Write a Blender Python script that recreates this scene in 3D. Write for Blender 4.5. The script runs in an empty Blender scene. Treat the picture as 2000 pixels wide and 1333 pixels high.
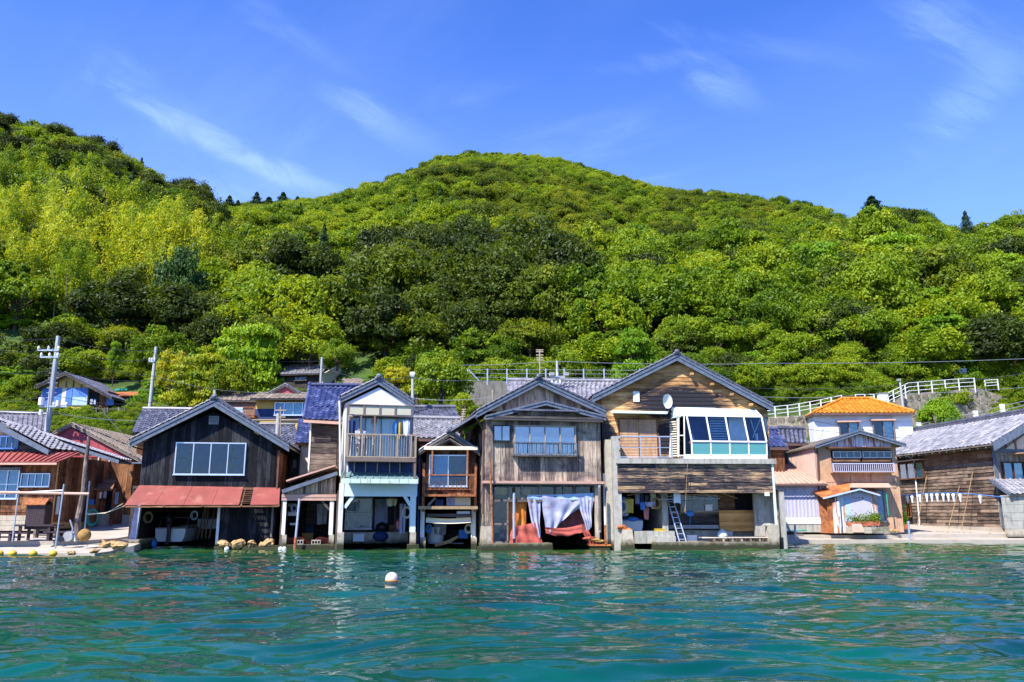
import bpy, math, random
import numpy as np
from mathutils import Vector, Matrix
random.seed(7); R = np.random.RandomState(11)
sc = bpy.context.scene
COL = sc.collection
RAD = math.radians
# ---------------------------------------------------------------- camera, sky, sun, exposure
EYE = Vector((0, 0, 1.6)); FPX = 1556.0; TH = RAD(12.1)
cam_d = bpy.data.cameras.new('camera'); cam = bpy.data.objects.new('camera', cam_d); COL.objects.link(cam)
cam_d.sensor_width = 36; cam_d.lens = 36 * FPX / 2000; cam_d.clip_start = .1; cam_d.clip_end = 6000
cam.location = EYE; cam.rotation_euler = (RAD(90) + TH, 0, 0); sc.camera = cam
SUN_AZ = RAD(40); SUN_EL = RAD(51)            # azimuth: to the left of straight behind the camera
sun_dir = Vector((-math.sin(SUN_AZ) * math.cos(SUN_EL), -math.cos(SUN_AZ) * math.cos(SUN_EL), math.sin(SUN_EL)))
sl = bpy.data.lights.new('sun', 'SUN'); sl.energy = 4.3; sl.angle = RAD(.53); sl.color = (1, .95, .86)
so = bpy.data.objects.new('sun', sl); COL.objects.link(so); so.rotation_euler = sun_dir.to_track_quat('Z', 'Y').to_euler(); so.location = (-20, -20, 60)
sc.view_settings.view_transform = 'Standard'; sc.view_settings.look = 'None'; sc.view_settings.exposure = 1.32; sc.view_settings.gamma = 1
sc.view_settings.use_curve_mapping = False
sc.cycles.max_bounces = 6; sc.cycles.diffuse_bounces = 2; sc.cycles.glossy_bounces = 3; sc.cycles.transmission_bounces = 3; sc.cycles.transparent_max_bounces = 8
w = bpy.data.worlds.new('World'); sc.world = w; w.use_nodes = True
nt = w.node_tree; N = nt.nodes; L = nt.links; N.clear()
out = N.new('ShaderNodeOutputWorld'); bg = N.new('ShaderNodeBackground'); L.new(bg.outputs[0], out.inputs[0])
sky = N.new('ShaderNodeTexSky'); sky.sky_type = 'NISHITA'; sky.sun_disc = False; sky.sun_elevation = SUN_EL
sky.sun_rotation = math.atan2(sun_dir.x, sun_dir.y); sky.air_density = 1.0; sky.dust_density = .15; sky.ozone_density = 3.0
hs = N.new('ShaderNodeHueSaturation'); hs.inputs['Saturation'].default_value = 1.12; hs.inputs['Hue'].default_value = .503
hs.inputs['Value'].default_value = 1.0; L.new(sky.outputs[0], hs.inputs['Color'])
tint = N.new('ShaderNodeMix'); tint.data_type = 'RGBA'; tint.blend_type = 'MULTIPLY'; tint.inputs[0].default_value = 1
tint.inputs[7].default_value = (.62, .86, 1.5, 1); L.new(hs.outputs[0], tint.inputs[6])
tc = N.new('ShaderNodeTexCoord')
def ray_(px, py):
    u = (px - 1000)/FPX; v = (666.5 - py)/FPX; return (u, math.cos(TH) - v*math.sin(TH), math.sin(TH) + v*math.cos(TH))
def mth(op, a, b=None, c=None, nt=nt):
    n = nt.nodes.new('ShaderNodeMath'); n.operation = op
    for i, v in enumerate((a, b, c)):
        if v is None: continue
        if isinstance(v, (int, float)): n.inputs[i].default_value = v
        else: nt.links.new(v, n.inputs[i])
    return n.outputs[0]
sep = N.new('ShaderNodeSeparateXYZ'); L.new(tc.outputs['Generated'], sep.inputs[0])
zz = mth('MAXIMUM', sep.outputs[2], .04)
pxn = mth('DIVIDE', sep.outputs[0], zz); pyn = mth('DIVIDE', sep.outputs[1], zz)
cmb = N.new('ShaderNodeCombineXYZ'); L.new(pxn, cmb.inputs[0]); L.new(pyn, cmb.inputs[1])
def sky_noise(rot, scale, stretch, nscale, detail, lo, hi, dist=1.5):
    r = N.new('ShaderNodeMapping'); r.inputs['Rotation'].default_value = (0, 0, rot); L.new(cmb.outputs[0], r.inputs[0])
    r2 = N.new('ShaderNodeMapping'); r2.inputs['Scale'].default_value = (scale, scale * stretch, 1); L.new(r.outputs[0], r2.inputs[0])
    n = N.new('ShaderNodeTexNoise'); n.inputs['Scale'].default_value = nscale; n.inputs['Detail'].default_value = detail
    n.inputs['Roughness'].default_value = .62; n.inputs['Distortion'].default_value = dist; L.new(r2.outputs[0], n.inputs[0])
    m = N.new('ShaderNodeMapRange'); m.interpolation_type = 'SMOOTHSTEP'; m.inputs[1].default_value = lo; m.inputs[2].default_value = hi
    L.new(n.outputs[0], m.inputs[0]); return m.outputs[0]
c1 = sky_noise(.75, .28, 3.4, 2.6, 9, .5, .86, 1.3); c2 = sky_noise(0.2, .22, 1.0, 1.1, 3, .46, .76)
c3 = sky_noise(1.1, .16, 1.6, 2.2, 6, .40, .95, .7); cl = mth('ADD', mth('MULTIPLY', mth('MULTIPLY', c1, c2), .35), mth('MULTIPLY', c3, .10))
fy = mth('MAXIMUM', sep.outputs[1], .05); ex = mth('DIVIDE', sep.outputs[0], fy); ez = mth('DIVIDE', sep.outputs[2], fy)
ecm = N.new('ShaderNodeCombineXYZ'); L.new(ex, ecm.inputs[0]); L.new(ez, ecm.inputs[1])
# cirrus streaks share one fibrous noise; each has (photograph x, y of the middle, angle, half length, half width, strength)
fm_ = N.new('ShaderNodeMapping'); fm_.inputs['Rotation'].default_value = (0, 0, RAD(28)); L.new(ecm.outputs[0], fm_.inputs[0])
fs_ = N.new('ShaderNodeMapping'); fs_.inputs['Scale'].default_value = (5, 17, 1); L.new(fm_.outputs[0], fs_.inputs[0])
fn_ = N.new('ShaderNodeTexNoise'); fn_.inputs['Scale'].default_value = 1.6; fn_.inputs['Detail'].default_value = 6; fn_.inputs['Roughness'].default_value = .62; fn_.inputs['Distortion'].default_value = .9; L.new(fs_.outputs[0], fn_.inputs[0])
of = N.new('ShaderNodeVectorMath'); of.operation = 'SUBTRACT'; of.inputs[1].default_value = (.5,.5,.5); L.new(fn_.outputs['Color'], of.inputs[0]); of2 = N.new('ShaderNodeVectorMath'); of2.operation = 'MULTIPLY'; of2.inputs[1].default_value = (1.6,1.6,0); L.new(of.outputs[0], of2.inputs[0])
n2 = N.new('ShaderNodeMapRange'); n2.inputs[1].default_value = .25; n2.inputs[2].default_value = .78; L.new(fn_.outputs[0], n2.inputs[0])
tot = None
for cx, cy, ang, la, lb, stg in ((440,285,-27,.17,.018,.55),(570,345,-22,.10,.016,.4),(330,220,-38,.14,.03,.22),(700,215,-30,.06,.019,.6),(780,250,-30,.07,.024,.3),(1410,165,-32,.06,.03,.5),(1290,120,8,.08,.014,.3),(1880,70,-35,.10,.05,.5),(1900,185,40,.10,.035,.38),(560,60,-35,.12,.02,.2),(1500,90,-10,.15,.02,.2),(430,380,-5,.18,.035,.4)):
    d = ray_(cx, cy); mp = N.new('ShaderNodeMapping'); mp.vector_type = 'TEXTURE'; mp.inputs['Location'].default_value = (d[0]/d[1], d[2]/d[1], 0); mp.inputs['Rotation'].default_value = (0, 0, RAD(ang)); mp.inputs['Scale'].default_value = (la, lb, 1); L.new(ecm.outputs[0], mp.inputs[0])
    wv = N.new('ShaderNodeVectorMath'); wv.operation = 'ADD'; L.new(mp.outputs[0], wv.inputs[0]); L.new(of2.outputs[0], wv.inputs[1]); ln_ = N.new('ShaderNodeVectorMath'); ln_.operation = 'LENGTH'; L.new(wv.outputs[0], ln_.inputs[0])
    g_ = N.new('ShaderNodeMapRange'); g_.interpolation_type = 'SMOOTHERSTEP'; g_.inputs[1].default_value = 1.6; g_.inputs[2].default_value = 0; L.new(ln_.outputs['Value'], g_.inputs[0]); v_ = mth('MULTIPLY', g_.outputs[0], stg*.3); tot = v_ if tot is None else mth('ADD', tot, v_)
cl = mth('ADD', cl, mth('MULTIPLY', tot, n2.outputs[0]))
cl = mth('MULTIPLY', cl, mth('GREATER_THAN', sep.outputs[2], .0))
low = N.new('ShaderNodeMapRange'); low.inputs[1].default_value = .05; low.inputs[2].default_value = .55; low.inputs[3].default_value = .2; low.inputs[4].default_value = 0
L.new(sep.outputs[2], low.inputs[0]); cl = mth('MINIMUM', mth('ADD', cl, low.outputs[0]), .8)
mixc = N.new('ShaderNodeMix'); mixc.data_type = 'RGBA'; mixc.inputs[7].default_value = (6.4, 8.4, 10.8, 1)
L.new(cl, mixc.inputs[0]); L.new(tint.outputs[2], mixc.inputs[6]); L.new(mixc.outputs[2], bg.inputs[0]); bg.inputs[1].default_value = .085
# ---------------------------------------------------------------- helpers
def ray(px, py):
    u = (px - 1000) / FPX; v = (666.5 - py) / FPX
    return Vector((u, math.cos(TH) - v * math.sin(TH), math.sin(TH) + v * math.cos(TH)))
def W(px, py, Y):                             # point of the place seen at a pixel of the photograph, Y metres away
    d = ray(px, py); return EYE + d * (Y / d.y)
def project(p):
    q = Vector(p) - EYE; f = q.y * math.cos(TH) + q.z * math.sin(TH); up = -q.y * math.sin(TH) + q.z * math.cos(TH)
    return 1000 + FPX * q.x / f, 666.5 - FPX * up / f
def tag(o, label=None, cat=None, group=None, kind=None):
    if label: o['label'] = label
    if cat: o['category'] = cat
    if group: o['group'] = group
    if kind: o['kind'] = kind
    return o
class MB:
    def __init__(s, mat=None): s.v = []; s.f = []; s.m = mat
    def add(s, vs, fs):
        b = len(s.v)
        s.v += [tuple(s.m @ Vector(v)) if s.m else tuple(v) for v in vs]; s.f += [tuple(i + b for i in f) for f in fs]; return s
    def box(s, x0, x1, y0, y1, z0, z1):
        return s.hexa([(x0,y0,z0),(x1,y0,z0),(x1,y1,z0),(x0,y1,z0),(x0,y0,z1),(x1,y0,z1),(x1,y1,z1),(x0,y1,z1)])
    def hexa(s, v): return s.add(v, [(3,2,1,0),(4,5,6,7),(0,1,5,4),(1,2,6,5),(2,3,7,6),(3,0,4,7)])
    def prism(s, poly, y0, y1):               # polygon in x,z drawn out along y
        n = len(poly); a = sum(poly[i][0]*poly[(i+1)%n][1]-poly[(i+1)%n][0]*poly[i][1] for i in range(n))
        if a < 0: poly = poly[::-1]
        vs = [(x, y0, z) for x, z in poly] + [(x, y1, z) for x, z in poly]
        return s.add(vs, [tuple(range(n)), tuple(range(2*n-1, n-1, -1))] + [((i+1)%n, i, n+i, n+(i+1)%n) for i in range(n)])
    def beam(s, a, b, w, h=None, up=(0,0,1)):
        a = Vector(a); b = Vector(b); h = h or w; d = (b-a).normalized(); u = Vector(up)
        if abs(d.dot(u)) > .98: u = Vector((0,1,0))
        sx = d.cross(u).normalized()*w/2; sz = sx.normalized().cross(d)*h/2
        return s.hexa([a-sx-sz, a+sx-sz, b+sx-sz, b-sx-sz, a-sx+sz, a+sx+sz, b+sx+sz, b-sx+sz])
    def tube(s, pts, r, n=6, cap=True):
        pts = [Vector(p) for p in pts]; rr = r if isinstance(r, (list, tuple)) else [r]*len(pts); vs = []; fs = []
        for i, p in enumerate(pts):
            d = (pts[min(i+1, len(pts)-1)] - pts[max(i-1, 0)]).normalized()
            u = d.cross(Vector((0,0,1)) if abs(d.z) < .95 else Vector((1,0,0))).normalized(); v = d.cross(u)
            vs += [p + (u*math.cos(2*math.pi*k/n) + v*math.sin(2*math.pi*k/n))*rr[i] for k in range(n)]
        for i in range(len(pts)-1):
            for k in range(n): fs.append((i*n+k, i*n+(k+1)%n, (i+1)*n+(k+1)%n, (i+1)*n+k))
        if cap: fs += [tuple(range(n-1, -1, -1)), tuple(range((len(pts)-1)*n, len(pts)*n))]
        return s.add(vs, fs)
    def plate(s, pts, th):                    # flat polygon given a thickness along its normal
        pts = [Vector(p) for p in pts]; nn = (pts[1]-pts[0]).cross(pts[-1]-pts[0]).normalized()*th; n = len(pts)
        return s.add(pts + [p-nn for p in pts], [tuple(range(n)), tuple(range(2*n-1, n-1, -1))] + [((i+1)%n, i, n+i, n+(i+1)%n) for i in range(n)])
    def ball(s, c, r, nu=14, nv=9, jit=0, sq=(1,1,1)):
        vs = [(c[0], c[1], c[2]-r*sq[2])]; fs = []
        for j in range(1, nv):
            t = math.pi*j/nv
            for i in range(nu):
                q = 1 + random.uniform(-jit, jit); a = 2*math.pi*i/nu
                vs.append((c[0]+r*q*sq[0]*math.sin(t)*math.cos(a), c[1]+r*q*sq[1]*math.sin(t)*math.sin(a), c[2]-r*q*sq[2]*math.cos(t)))
        vs.append((c[0], c[1], c[2]+r*sq[2])); T = len(vs)-1
        for i in range(nu): fs.append((0, 1+(i+1)%nu, 1+i)); fs.append((T, T-nu+i, T-nu+(i+1)%nu))
        for j in range(nv-2):
            for i in range(nu): a = 1+j*nu+i; b = 1+j*nu+(i+1)%nu; fs.append((a, b, b+nu, a+nu))
        return s.add(vs, fs)
    def grid(s, fn, nu, nv, closed=False):    # sheet from fn(u, v)
        vs = [fn(i/nu, j/nv) for j in range(nv+1) for i in range(nu+1)]
        return s.add(vs, [(j*(nu+1)+i, j*(nu+1)+i+1, (j+1)*(nu+1)+i+1, (j+1)*(nu+1)+i) for j in range(nv) for i in range(nu)])
    def mesh(s, name, mat, smooth=False):
        me = bpy.data.meshes.new(name); me.from_pydata(s.v, [], s.f); me.materials.append(mat)
        if smooth: me.shade_smooth()
        return me
    def build(s, name, mat, parent=None, smooth=False):
        o = bpy.data.objects.new(name, s.mesh(name, mat, smooth)); COL.objects.link(o)
        if parent: o.parent = parent.root if isinstance(parent, Thing) else parent
        return o
class Thing:                                  # an Empty at the base of a thing, x to the right, y inwards, z up
    def __init__(s, name, label, cat, loc, rot=0, group=None):
        s.root = bpy.data.objects.new(name, None); COL.objects.link(s.root); s.root.empty_display_size = .3
        s.root.location = loc; s.root.rotation_euler = (0, 0, rot); tag(s.root, label, cat, group)
        s.M = Matrix.Translation(Vector(loc)) @ Matrix.Rotation(rot, 4, 'Z'); s.I = s.M.inverted()
    def p(s, px, py, d=0):                    # local x, z on the local plane y = d behind a pixel
        o = s.I @ EYE; r = s.I.to_3x3() @ ray(px, py); t = (d - o.y)/r.y; q = o + r*t; return q.x, q.z
    def q(s, px, py, d=0):
        x, z = s.p(px, py, d); return Vector((x, d, z))
    def rect(s, a, b, c, e, d=0):             # photograph rectangle (left, top, right, bottom) -> x0, x1, z0, z1
        m = (b+e)/2; x0 = s.p(a, m, d)[0]; x1 = s.p(c, m, d)[0]; mid = (a+c)/2
        return x0, x1, s.p(mid, e, d)[1], s.p(mid, b, d)[1]
    def pb(s, name, mat, a, b, c, e, d0, d1, parent=None):
        x0, x1, z0, z1 = s.rect(a, b, c, e, d0); return MB().box(x0, x1, d0, d1, z0, z1).build(name, mat, parent or s)
# ---------------------------------------------------------------- materials
def pos_noise(nt, scale, stretch=(1,1,1), detail=4, rough=.6, dist=0, src=None, off=None):
    n = nt.nodes
    if src is None:
        g = n.new('ShaderNodeNewGeometry'); src = g.outputs['Position']
    m = n.new('ShaderNodeMapping'); m.inputs['Scale'].default_value = stretch; nt.links.new(src, m.inputs[0])
    if off is not None: nt.links.new(off, m.inputs[1])
    t = n.new('ShaderNodeTexNoise'); t.inputs['Scale'].default_value = scale; t.inputs['Detail'].default_value = detail
    t.inputs['Roughness'].default_value = rough; t.inputs['Distortion'].default_value = dist; nt.links.new(m.outputs[0], t.inputs[0]); return t.outputs[0]
def ramp(nt, fac, stops):
    r = nt.nodes.new('ShaderNodeValToRGB'); e = r.color_ramp.elements
    while len(e) < len(stops): e.new(.5)
    for i, (p, c) in enumerate(stops): e[i].position = p; e[i].color = (*c, 1)
    nt.links.new(fac, r.inputs[0]); return r.outputs[0]
def mixc_(nt, f, a, b, mode='MIX'):
    m = nt.nodes.new('ShaderNodeMix'); m.data_type = 'RGBA'; m.blend_type = mode
    for i, v in ((0, f), (6, a), (7, b)):
        if isinstance(v, (int, float)): m.inputs[i].default_value = v
        elif isinstance(v, tuple): m.inputs[i].default_value = (*v, 1)
        else: nt.links.new(v, m.inputs[i])
    return m.outputs[2]
def base_mat(name, rough=.8, metal=0, spec=.3):
    m = bpy.data.materials.new(name); m.use_nodes = True; b = m.node_tree.nodes['Principled BSDF']
    b.inputs['Roughness'].default_value = rough; b.inputs['Metallic'].default_value = metal; b.inputs['Specular IOR Level'].default_value = spec
    return m, m.node_tree, b
def bump(nt, b, h, strength=.4, dist=.02):
    bn = nt.nodes.new('ShaderNodeBump'); bn.inputs['Strength'].default_value = strength; bn.inputs['Distance'].default_value = dist
    nt.links.new(h, bn.inputs['Height']); nt.links.new(bn.outputs[0], b.inputs['Normal'])
def wood(name, dark, mid, light, axis='z', contrast=1, patch=None, patch_lo=.52, patch_hi=.62, rnd=.5, pscale=.55):
    m, nt, b = base_mat(name, .85, 0, .2)
    st = {'z': (14, 14, 1.1), 'x': (1.1, 5, 16), 'y': (5, 1.1, 16)}[axis]
    oi = nt.nodes.new('ShaderNodeObjectInfo'); offv = nt.nodes.new('ShaderNodeCombineXYZ')
    for i in range(3): nt.links.new(mth('MULTIPLY', oi.outputs['Random'], 37.0, nt=nt), offv.inputs[i])
    g = pos_noise(nt, 1.6, st, 6, .7, .3, off=offv.outputs[0])
    big = pos_noise(nt, 1.3, (1, 1, 1), 4, .6)
    f = mth('ADD', mth('MULTIPLY', mth('SUBTRACT', g, .5, nt=nt), 1.5*contrast, nt=nt), mth('ADD', mth('MULTIPLY', mth('SUBTRACT', oi.outputs['Random'], .5, nt=nt), rnd, nt=nt), mth('ADD', mth('MULTIPLY', mth('SUBTRACT', big, .5, nt=nt), .9, nt=nt), .5, nt=nt), nt=nt), nt=nt)
    c = ramp(nt, f, [(.15, dark), (.5, mid), (.88, light)])
    if patch:
        pn = pos_noise(nt, pscale, (1, 1, 1.6), 5, .62, .8); pm = nt.nodes.new('ShaderNodeMapRange'); pm.inputs[1].default_value = patch_lo; pm.inputs[2].default_value = patch_hi
        nt.links.new(mth('ADD', pn, mth('MULTIPLY', mth('SUBTRACT', g, .5, nt=nt), .45, nt=nt), nt=nt), pm.inputs[0]); c = mixc_(nt, pm.outputs[0], c, patch)
    nt.links.new(c, b.inputs['Base Color']); bump(nt, b, g, .6, .015); return m
def stain(m, c, rx, rz, col, lo=.75, hi=1.15):   # one weathered patch with a place and shape of its own
    nt = m.node_tree; b = nt.nodes['Principled BSDF']; old = b.inputs['Base Color'].links[0].from_socket
    g = nt.nodes.new('ShaderNodeNewGeometry'); mp = nt.nodes.new('ShaderNodeMapping'); mp.vector_type = 'POINT'
    mp.inputs['Location'].default_value = (-c[0]/rx, 0, -c[2]/rz); mp.inputs['Scale'].default_value = (1/rx, 0, 1/rz); nt.links.new(g.outputs['Position'], mp.inputs[0])
    ln = nt.nodes.new('ShaderNodeVectorMath'); ln.operation = 'LENGTH'; nt.links.new(mp.outputs[0], ln.inputs[0])
    n = pos_noise(nt, 1.1, (1, 1, 6), 5, .7); f = mth('ADD', ln.outputs['Value'], mth('MULTIPLY', mth('SUBTRACT', n, .5, nt=nt), 1.5, nt=nt), nt=nt)
    mr = nt.nodes.new('ShaderNodeMapRange'); mr.inputs[1].default_value = hi; mr.inputs[2].default_value = lo; nt.links.new(f, mr.inputs[0])
    nt.links.new(mixc_(nt, mr.outputs[0], old, col), b.inputs['Base Color'])
def plain(name, col, rough=.7, metal=0, spec=.3, var=.25, vscale=3, dirt=None, dlo=.5, dhi=.7, dscale=2, streak=False, bmp=.15, dz=None):
    m, nt, b = base_mat(name, rough, metal, spec)
    n = pos_noise(nt, vscale, (1, 1, 1), 5, .65)
    lo = tuple(x*(1-var) for x in col); hi = tuple(min(1, x*(1+var)) for x in col)
    c = ramp(nt, n, [(.3, lo), (.7, hi)])
    if dirt:
        st = (5, 5, .5) if streak else (1, 1, 1)
        dn = pos_noise(nt, dscale, st, 6, .65, .5); mr = nt.nodes.new('ShaderNodeMapRange'); mr.inputs[1].default_value = dlo; mr.inputs[2].default_value = dhi
        if dz:                                # tide stain below a height of its own
            g = nt.nodes.new('ShaderNodeNewGeometry'); s3 = nt.nodes.new('ShaderNodeSeparateXYZ'); nt.links.new(g.outputs['Position'], s3.inputs[0])
            zr = nt.nodes.new('ShaderNodeMapRange'); zr.inputs[1].default_value = dz; zr.inputs[2].default_value = 0; zr.inputs[3].default_value = 0; zr.inputs[4].default_value = .32
            nt.links.new(s3.outputs[2], zr.inputs[0]); dn = mth('ADD', dn, zr.outputs[0], nt=nt)
        nt.links.new(dn, mr.inputs[0]); c = mixc_(nt, mr.outputs[0], c, dirt)
        if dz:
            al = nt.nodes.new('ShaderNodeMapRange'); al.inputs[1].default_value = .50; al.inputs[2].default_value = .18; nt.links.new(mth('ADD', s3.outputs[2], mth('MULTIPLY', mth('SUBTRACT', n, .5, nt=nt), .35, nt=nt), nt=nt), al.inputs[0]); c = mixc_(nt, al.outputs[0], c, (.028,.032,.014))
    nt.links.new(c, b.inputs['Base Color'])
    if bmp: bump(nt, b, n, bmp, .02)
    return m
def tile_mat(name, a, b_, c_, rough=.45, spec=.5):
    m, nt, b = base_mat(name, rough, 0, spec); oi = nt.nodes.new('ShaderNodeObjectInfo')
    n = pos_noise(nt, 2.2, (1,1,1), 4, .7); f = mth('ADD', mth('MULTIPLY', oi.outputs['Random'], .28, nt=nt), mth('MULTIPLY', n, .8, nt=nt), nt=nt)
    nt.links.new(ramp(nt, f, [(.25, a), (.55, b_), (.8, c_)]), b.inputs['Base Color']); return m
def leaf_mat(name, a, b_, c_, trans=.45):
    m = bpy.data.materials.new(name); m.use_nodes = True; nt = m.node_tree; n = nt.nodes; l = nt.links; n.clear()
    o = n.new('ShaderNodeOutputMaterial'); oi = n.new('ShaderNodeObjectInfo'); tcn = n.new('ShaderNodeTexCoord')
    n1 = pos_noise(nt, 2.2, (1,1,1), 0, .5, src=tcn.outputs['Object']); n2 = pos_noise(nt, .03, (1,1,1), 0, .5)
    f = mth('ADD', mth('MULTIPLY', oi.outputs['Random'], .45, nt=nt), mth('ADD', mth('MULTIPLY', mth('SUBTRACT', n1, .5, nt=nt), .9, nt=nt), mth('MULTIPLY', n2, .5, nt=nt), nt=nt), nt=nt)
    col = ramp(nt, f, [(.12, a), (.45, b_), (.85, c_)])
    d = n.new('ShaderNodeBsdfPrincipled'); d.inputs['Roughness'].default_value = .55; d.inputs['Specular IOR Level'].default_value = .25; l.new(col, d.inputs['Base Color'])
    t = n.new('ShaderNodeBsdfTranslucent'); l.new(mixc_(nt, 1.0, col, (1.7, 1.45, .45), 'MULTIPLY'), t.inputs[0])
    mx = n.new('ShaderNodeMixShader'); mx.inputs[0].default_value = trans; l.new(d.outputs[0], mx.inputs[1]); l.new(t.outputs[0], mx.inputs[2]); l.new(mx.outputs[0], o.inputs[0]); return m
def glass_mat(name, tint=(.75,.9,.95), op=.0, col=(.1,.3,.3), ior=1.5):
    m = bpy.data.materials.new(name); m.use_nodes = True; nt = m.node_tree; n = nt.nodes; l = nt.links; n.clear()
    o = n.new('ShaderNodeOutputMaterial'); fr = n.new('ShaderNodeFresnel'); fr.inputs[0].default_value = ior
    nz = pos_noise(nt, 2.5, (1,1,1), 2); bn = n.new('ShaderNodeBump'); bn.inputs['Strength'].default_value = .12; bn.inputs['Distance'].default_value = .05; l.new(nz, bn.inputs['Height'])
    t = n.new('ShaderNodeBsdfTransparent'); t.inputs[0].default_value = (*tint, 1); g = n.new('ShaderNodeBsdfGlossy'); g.inputs['Roughness'].default_value = .03; l.new(bn.outputs[0], g.inputs['Normal'])
    last = t.outputs[0]
    if op:
        df = n.new('ShaderNodeBsdfPrincipled'); df.inputs['Base Color'].default_value = (*col, 1); df.inputs['Roughness'].default_value = .4
        mm = n.new('ShaderNodeMixShader'); mm.inputs[0].default_value = op; l.new(last, mm.inputs[1]); l.new(df.outputs[0], mm.inputs[2]); last = mm.outputs[0]
    mx = n.new('ShaderNodeMixShader'); l.new(fr.outputs[0], mx.inputs[0]); l.new(last, mx.inputs[1]); l.new(g.outputs[0], mx.inputs[2]); l.new(mx.outputs[0], o.inputs[0]); return m
K = {}
K['black_wood'] = wood('charred_board', (.002,.003,.005), (.006,.007,.011), (.045,.045,.052), 'z', 1.1)
K['grey_wood'] = wood('weathered_board', (.075,.058,.053), (.25,.195,.155), (.54,.43,.31), 'z', 1.35, (.035,.032,.04), .56, .74, pscale=.9)
K['grey_wood_h'] = wood('weathered_plank', (.03,.025,.025), (.09,.07,.06), (.22,.17,.14), 'x', 1.1)
K['cedar_h'] = wood('cedar_plank', (.20,.095,.035), (.46,.25,.10), (.68,.43,.20), 'x', 1.0)
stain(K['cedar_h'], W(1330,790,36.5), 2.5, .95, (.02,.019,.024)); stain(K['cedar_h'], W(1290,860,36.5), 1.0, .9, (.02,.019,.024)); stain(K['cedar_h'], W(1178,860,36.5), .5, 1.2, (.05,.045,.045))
K['burnt_h'] = wood('blackened_plank', (.012,.012,.016), (.05,.042,.045), (.36,.24,.13), 'x', 1.6)
K['gold_h'] = wood('golden_plank', (.30,.14,.04), (.50,.26,.08), (.62,.36,.14), 'x', .8)
K['clap_y'] = wood('clapboard', (.028,.02,.016), (.105,.074,.056), (.28,.20,.145), 'y', 1.2)
K['brown_z'] = wood('brown_board', (.04,.016,.008), (.16,.065,.028), (.34,.17,.08), 'z', 1.1, (.03,.016,.012), .55, .68, pscale=.9)
K['brown_x'] = wood('brown_plank', (.04,.02,.012), (.17,.085,.045), (.36,.2,.11), 'x', 1.1)
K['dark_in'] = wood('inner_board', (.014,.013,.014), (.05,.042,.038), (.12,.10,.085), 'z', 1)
K['beam'] = wood('old_beam', (.04,.035,.035), (.12,.10,.09), (.25,.21,.18), 'x', .8)
K['fascia'] = plain('grey_blue_fascia', (.10,.125,.17), .6, var=.3, vscale=6, dirt=(.05,.055,.07), dlo=.55, dhi=.75, dscale=5)
K['tile'] = tile_mat('grey_roof_tile', (.035,.038,.055), (.08,.085,.12), (.18,.18,.23))
K['tile_l'] = tile_mat('pale_roof_tile', (.09,.09,.105), (.20,.195,.22), (.33,.32,.34), .5)
K['tile_b'] = tile_mat('brown_roof_tile', (.11,.09,.07), (.24,.19,.15), (.36,.30,.24), .7, .3)
K['tile_n'] = tile_mat('navy_roof_tile', (.014,.020,.065), (.035,.046,.13), (.12,.14,.26), .32, .7)
K['tile_o'] = tile_mat('orange_roof_tile', (.27,.085,.006), (.46,.16,.006), (.60,.27,.03), .5)
K['plaster'] = plain('white_plaster', (.60,.63,.66), .8, var=.06, dirt=(.42,.44,.42), dlo=.6, dhi=.85, streak=True)
K['cream'] = plain('cream_render', (.62,.55,.42), .85, var=.08, dirt=(.3,.24,.16), dlo=.58, dhi=.8, streak=True)
K['white'] = plain('white_paint', (.64,.65,.66), .5, var=.06, dirt=(.45,.38,.28), dlo=.62, dhi=.8, dscale=3)
K['whitec'] = plain('painted_post', (.66,.66,.64), .7, var=.1, dirt=(.42,.26,.12), dlo=.5, dhi=.72, dscale=2.5, streak=True)
K['ltblue'] = plain('pale_blue_panel', (.58,.68,.70), .5, var=.05, dirt=(.35,.38,.34), dlo=.62, dhi=.85, dscale=2)
K['alu'] = plain('aluminium', (.55,.58,.62), .35, .6, var=.05)
K['alub'] = plain('bronze_aluminium', (.20,.145,.11), .45, .3, var=.1)
K['beige'] = plain('beige_frame', (.34,.27,.19), .5, var=.08)
K['red'] = plain('red_sheet', (.22,.052,.042), .6, var=.18, vscale=1.5, dirt=(.30,.12,.09), dlo=.55, dhi=.7, dscale=1.2, bmp=.05)
K['maroon'] = plain('maroon_sheet', (.32,.06,.07), .55, var=.2, vscale=2, dirt=(.07,.02,.03), dlo=.58, dhi=.7, dscale=3, streak=True)
K['rust'] = plain('rusty_steel', (.30,.11,.045), .9, var=.4, vscale=8, dirt=(.10,.035,.02), dlo=.5, dhi=.65, dscale=6)
K['rustor'] = plain('orange_rust_sheet', (.40,.125,.03), .8, var=.35, vscale=3, dirt=(.16,.055,.03), dlo=.42, dhi=.62)
K['rustwh'] = plain('rust_stained_sheet', (.60,.62,.68), .6, var=.08, dirt=(.36,.13,.04), dlo=.47, dhi=.56, dscale=1.6, streak=True)
K['tan'] = plain('tan_sheet', (.44,.27,.16), .6, var=.16, vscale=1.5, dirt=(.28,.13,.06), dlo=.48, dhi=.74, streak=True)
K['tanp'] = plain('pinkish_sheet', (.52,.36,.30), .6, var=.1)
K['lav'] = plain('lavender_sheet', (.42,.40,.50), .55, var=.05)
K['pinkroof'] = plain('pinkish_brown_roof', (.48,.29,.22), .5, var=.12, dirt=(.30,.16,.12), dlo=.58, dhi=.8)
K['conc'] = plain('concrete', (.34,.33,.29), .9, var=.18, vscale=4, dirt=(.17,.155,.12), dlo=.5, dhi=.7, dscale=1.3, streak=True, bmp=.3)
K['concb'] = plain('tide_stained_concrete', (.36,.32,.25), .9, var=.22, vscale=4, dirt=(.20,.125,.045), dlo=.62, dhi=.86, dscale=2.4, bmp=.3, dz=.6)
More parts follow.
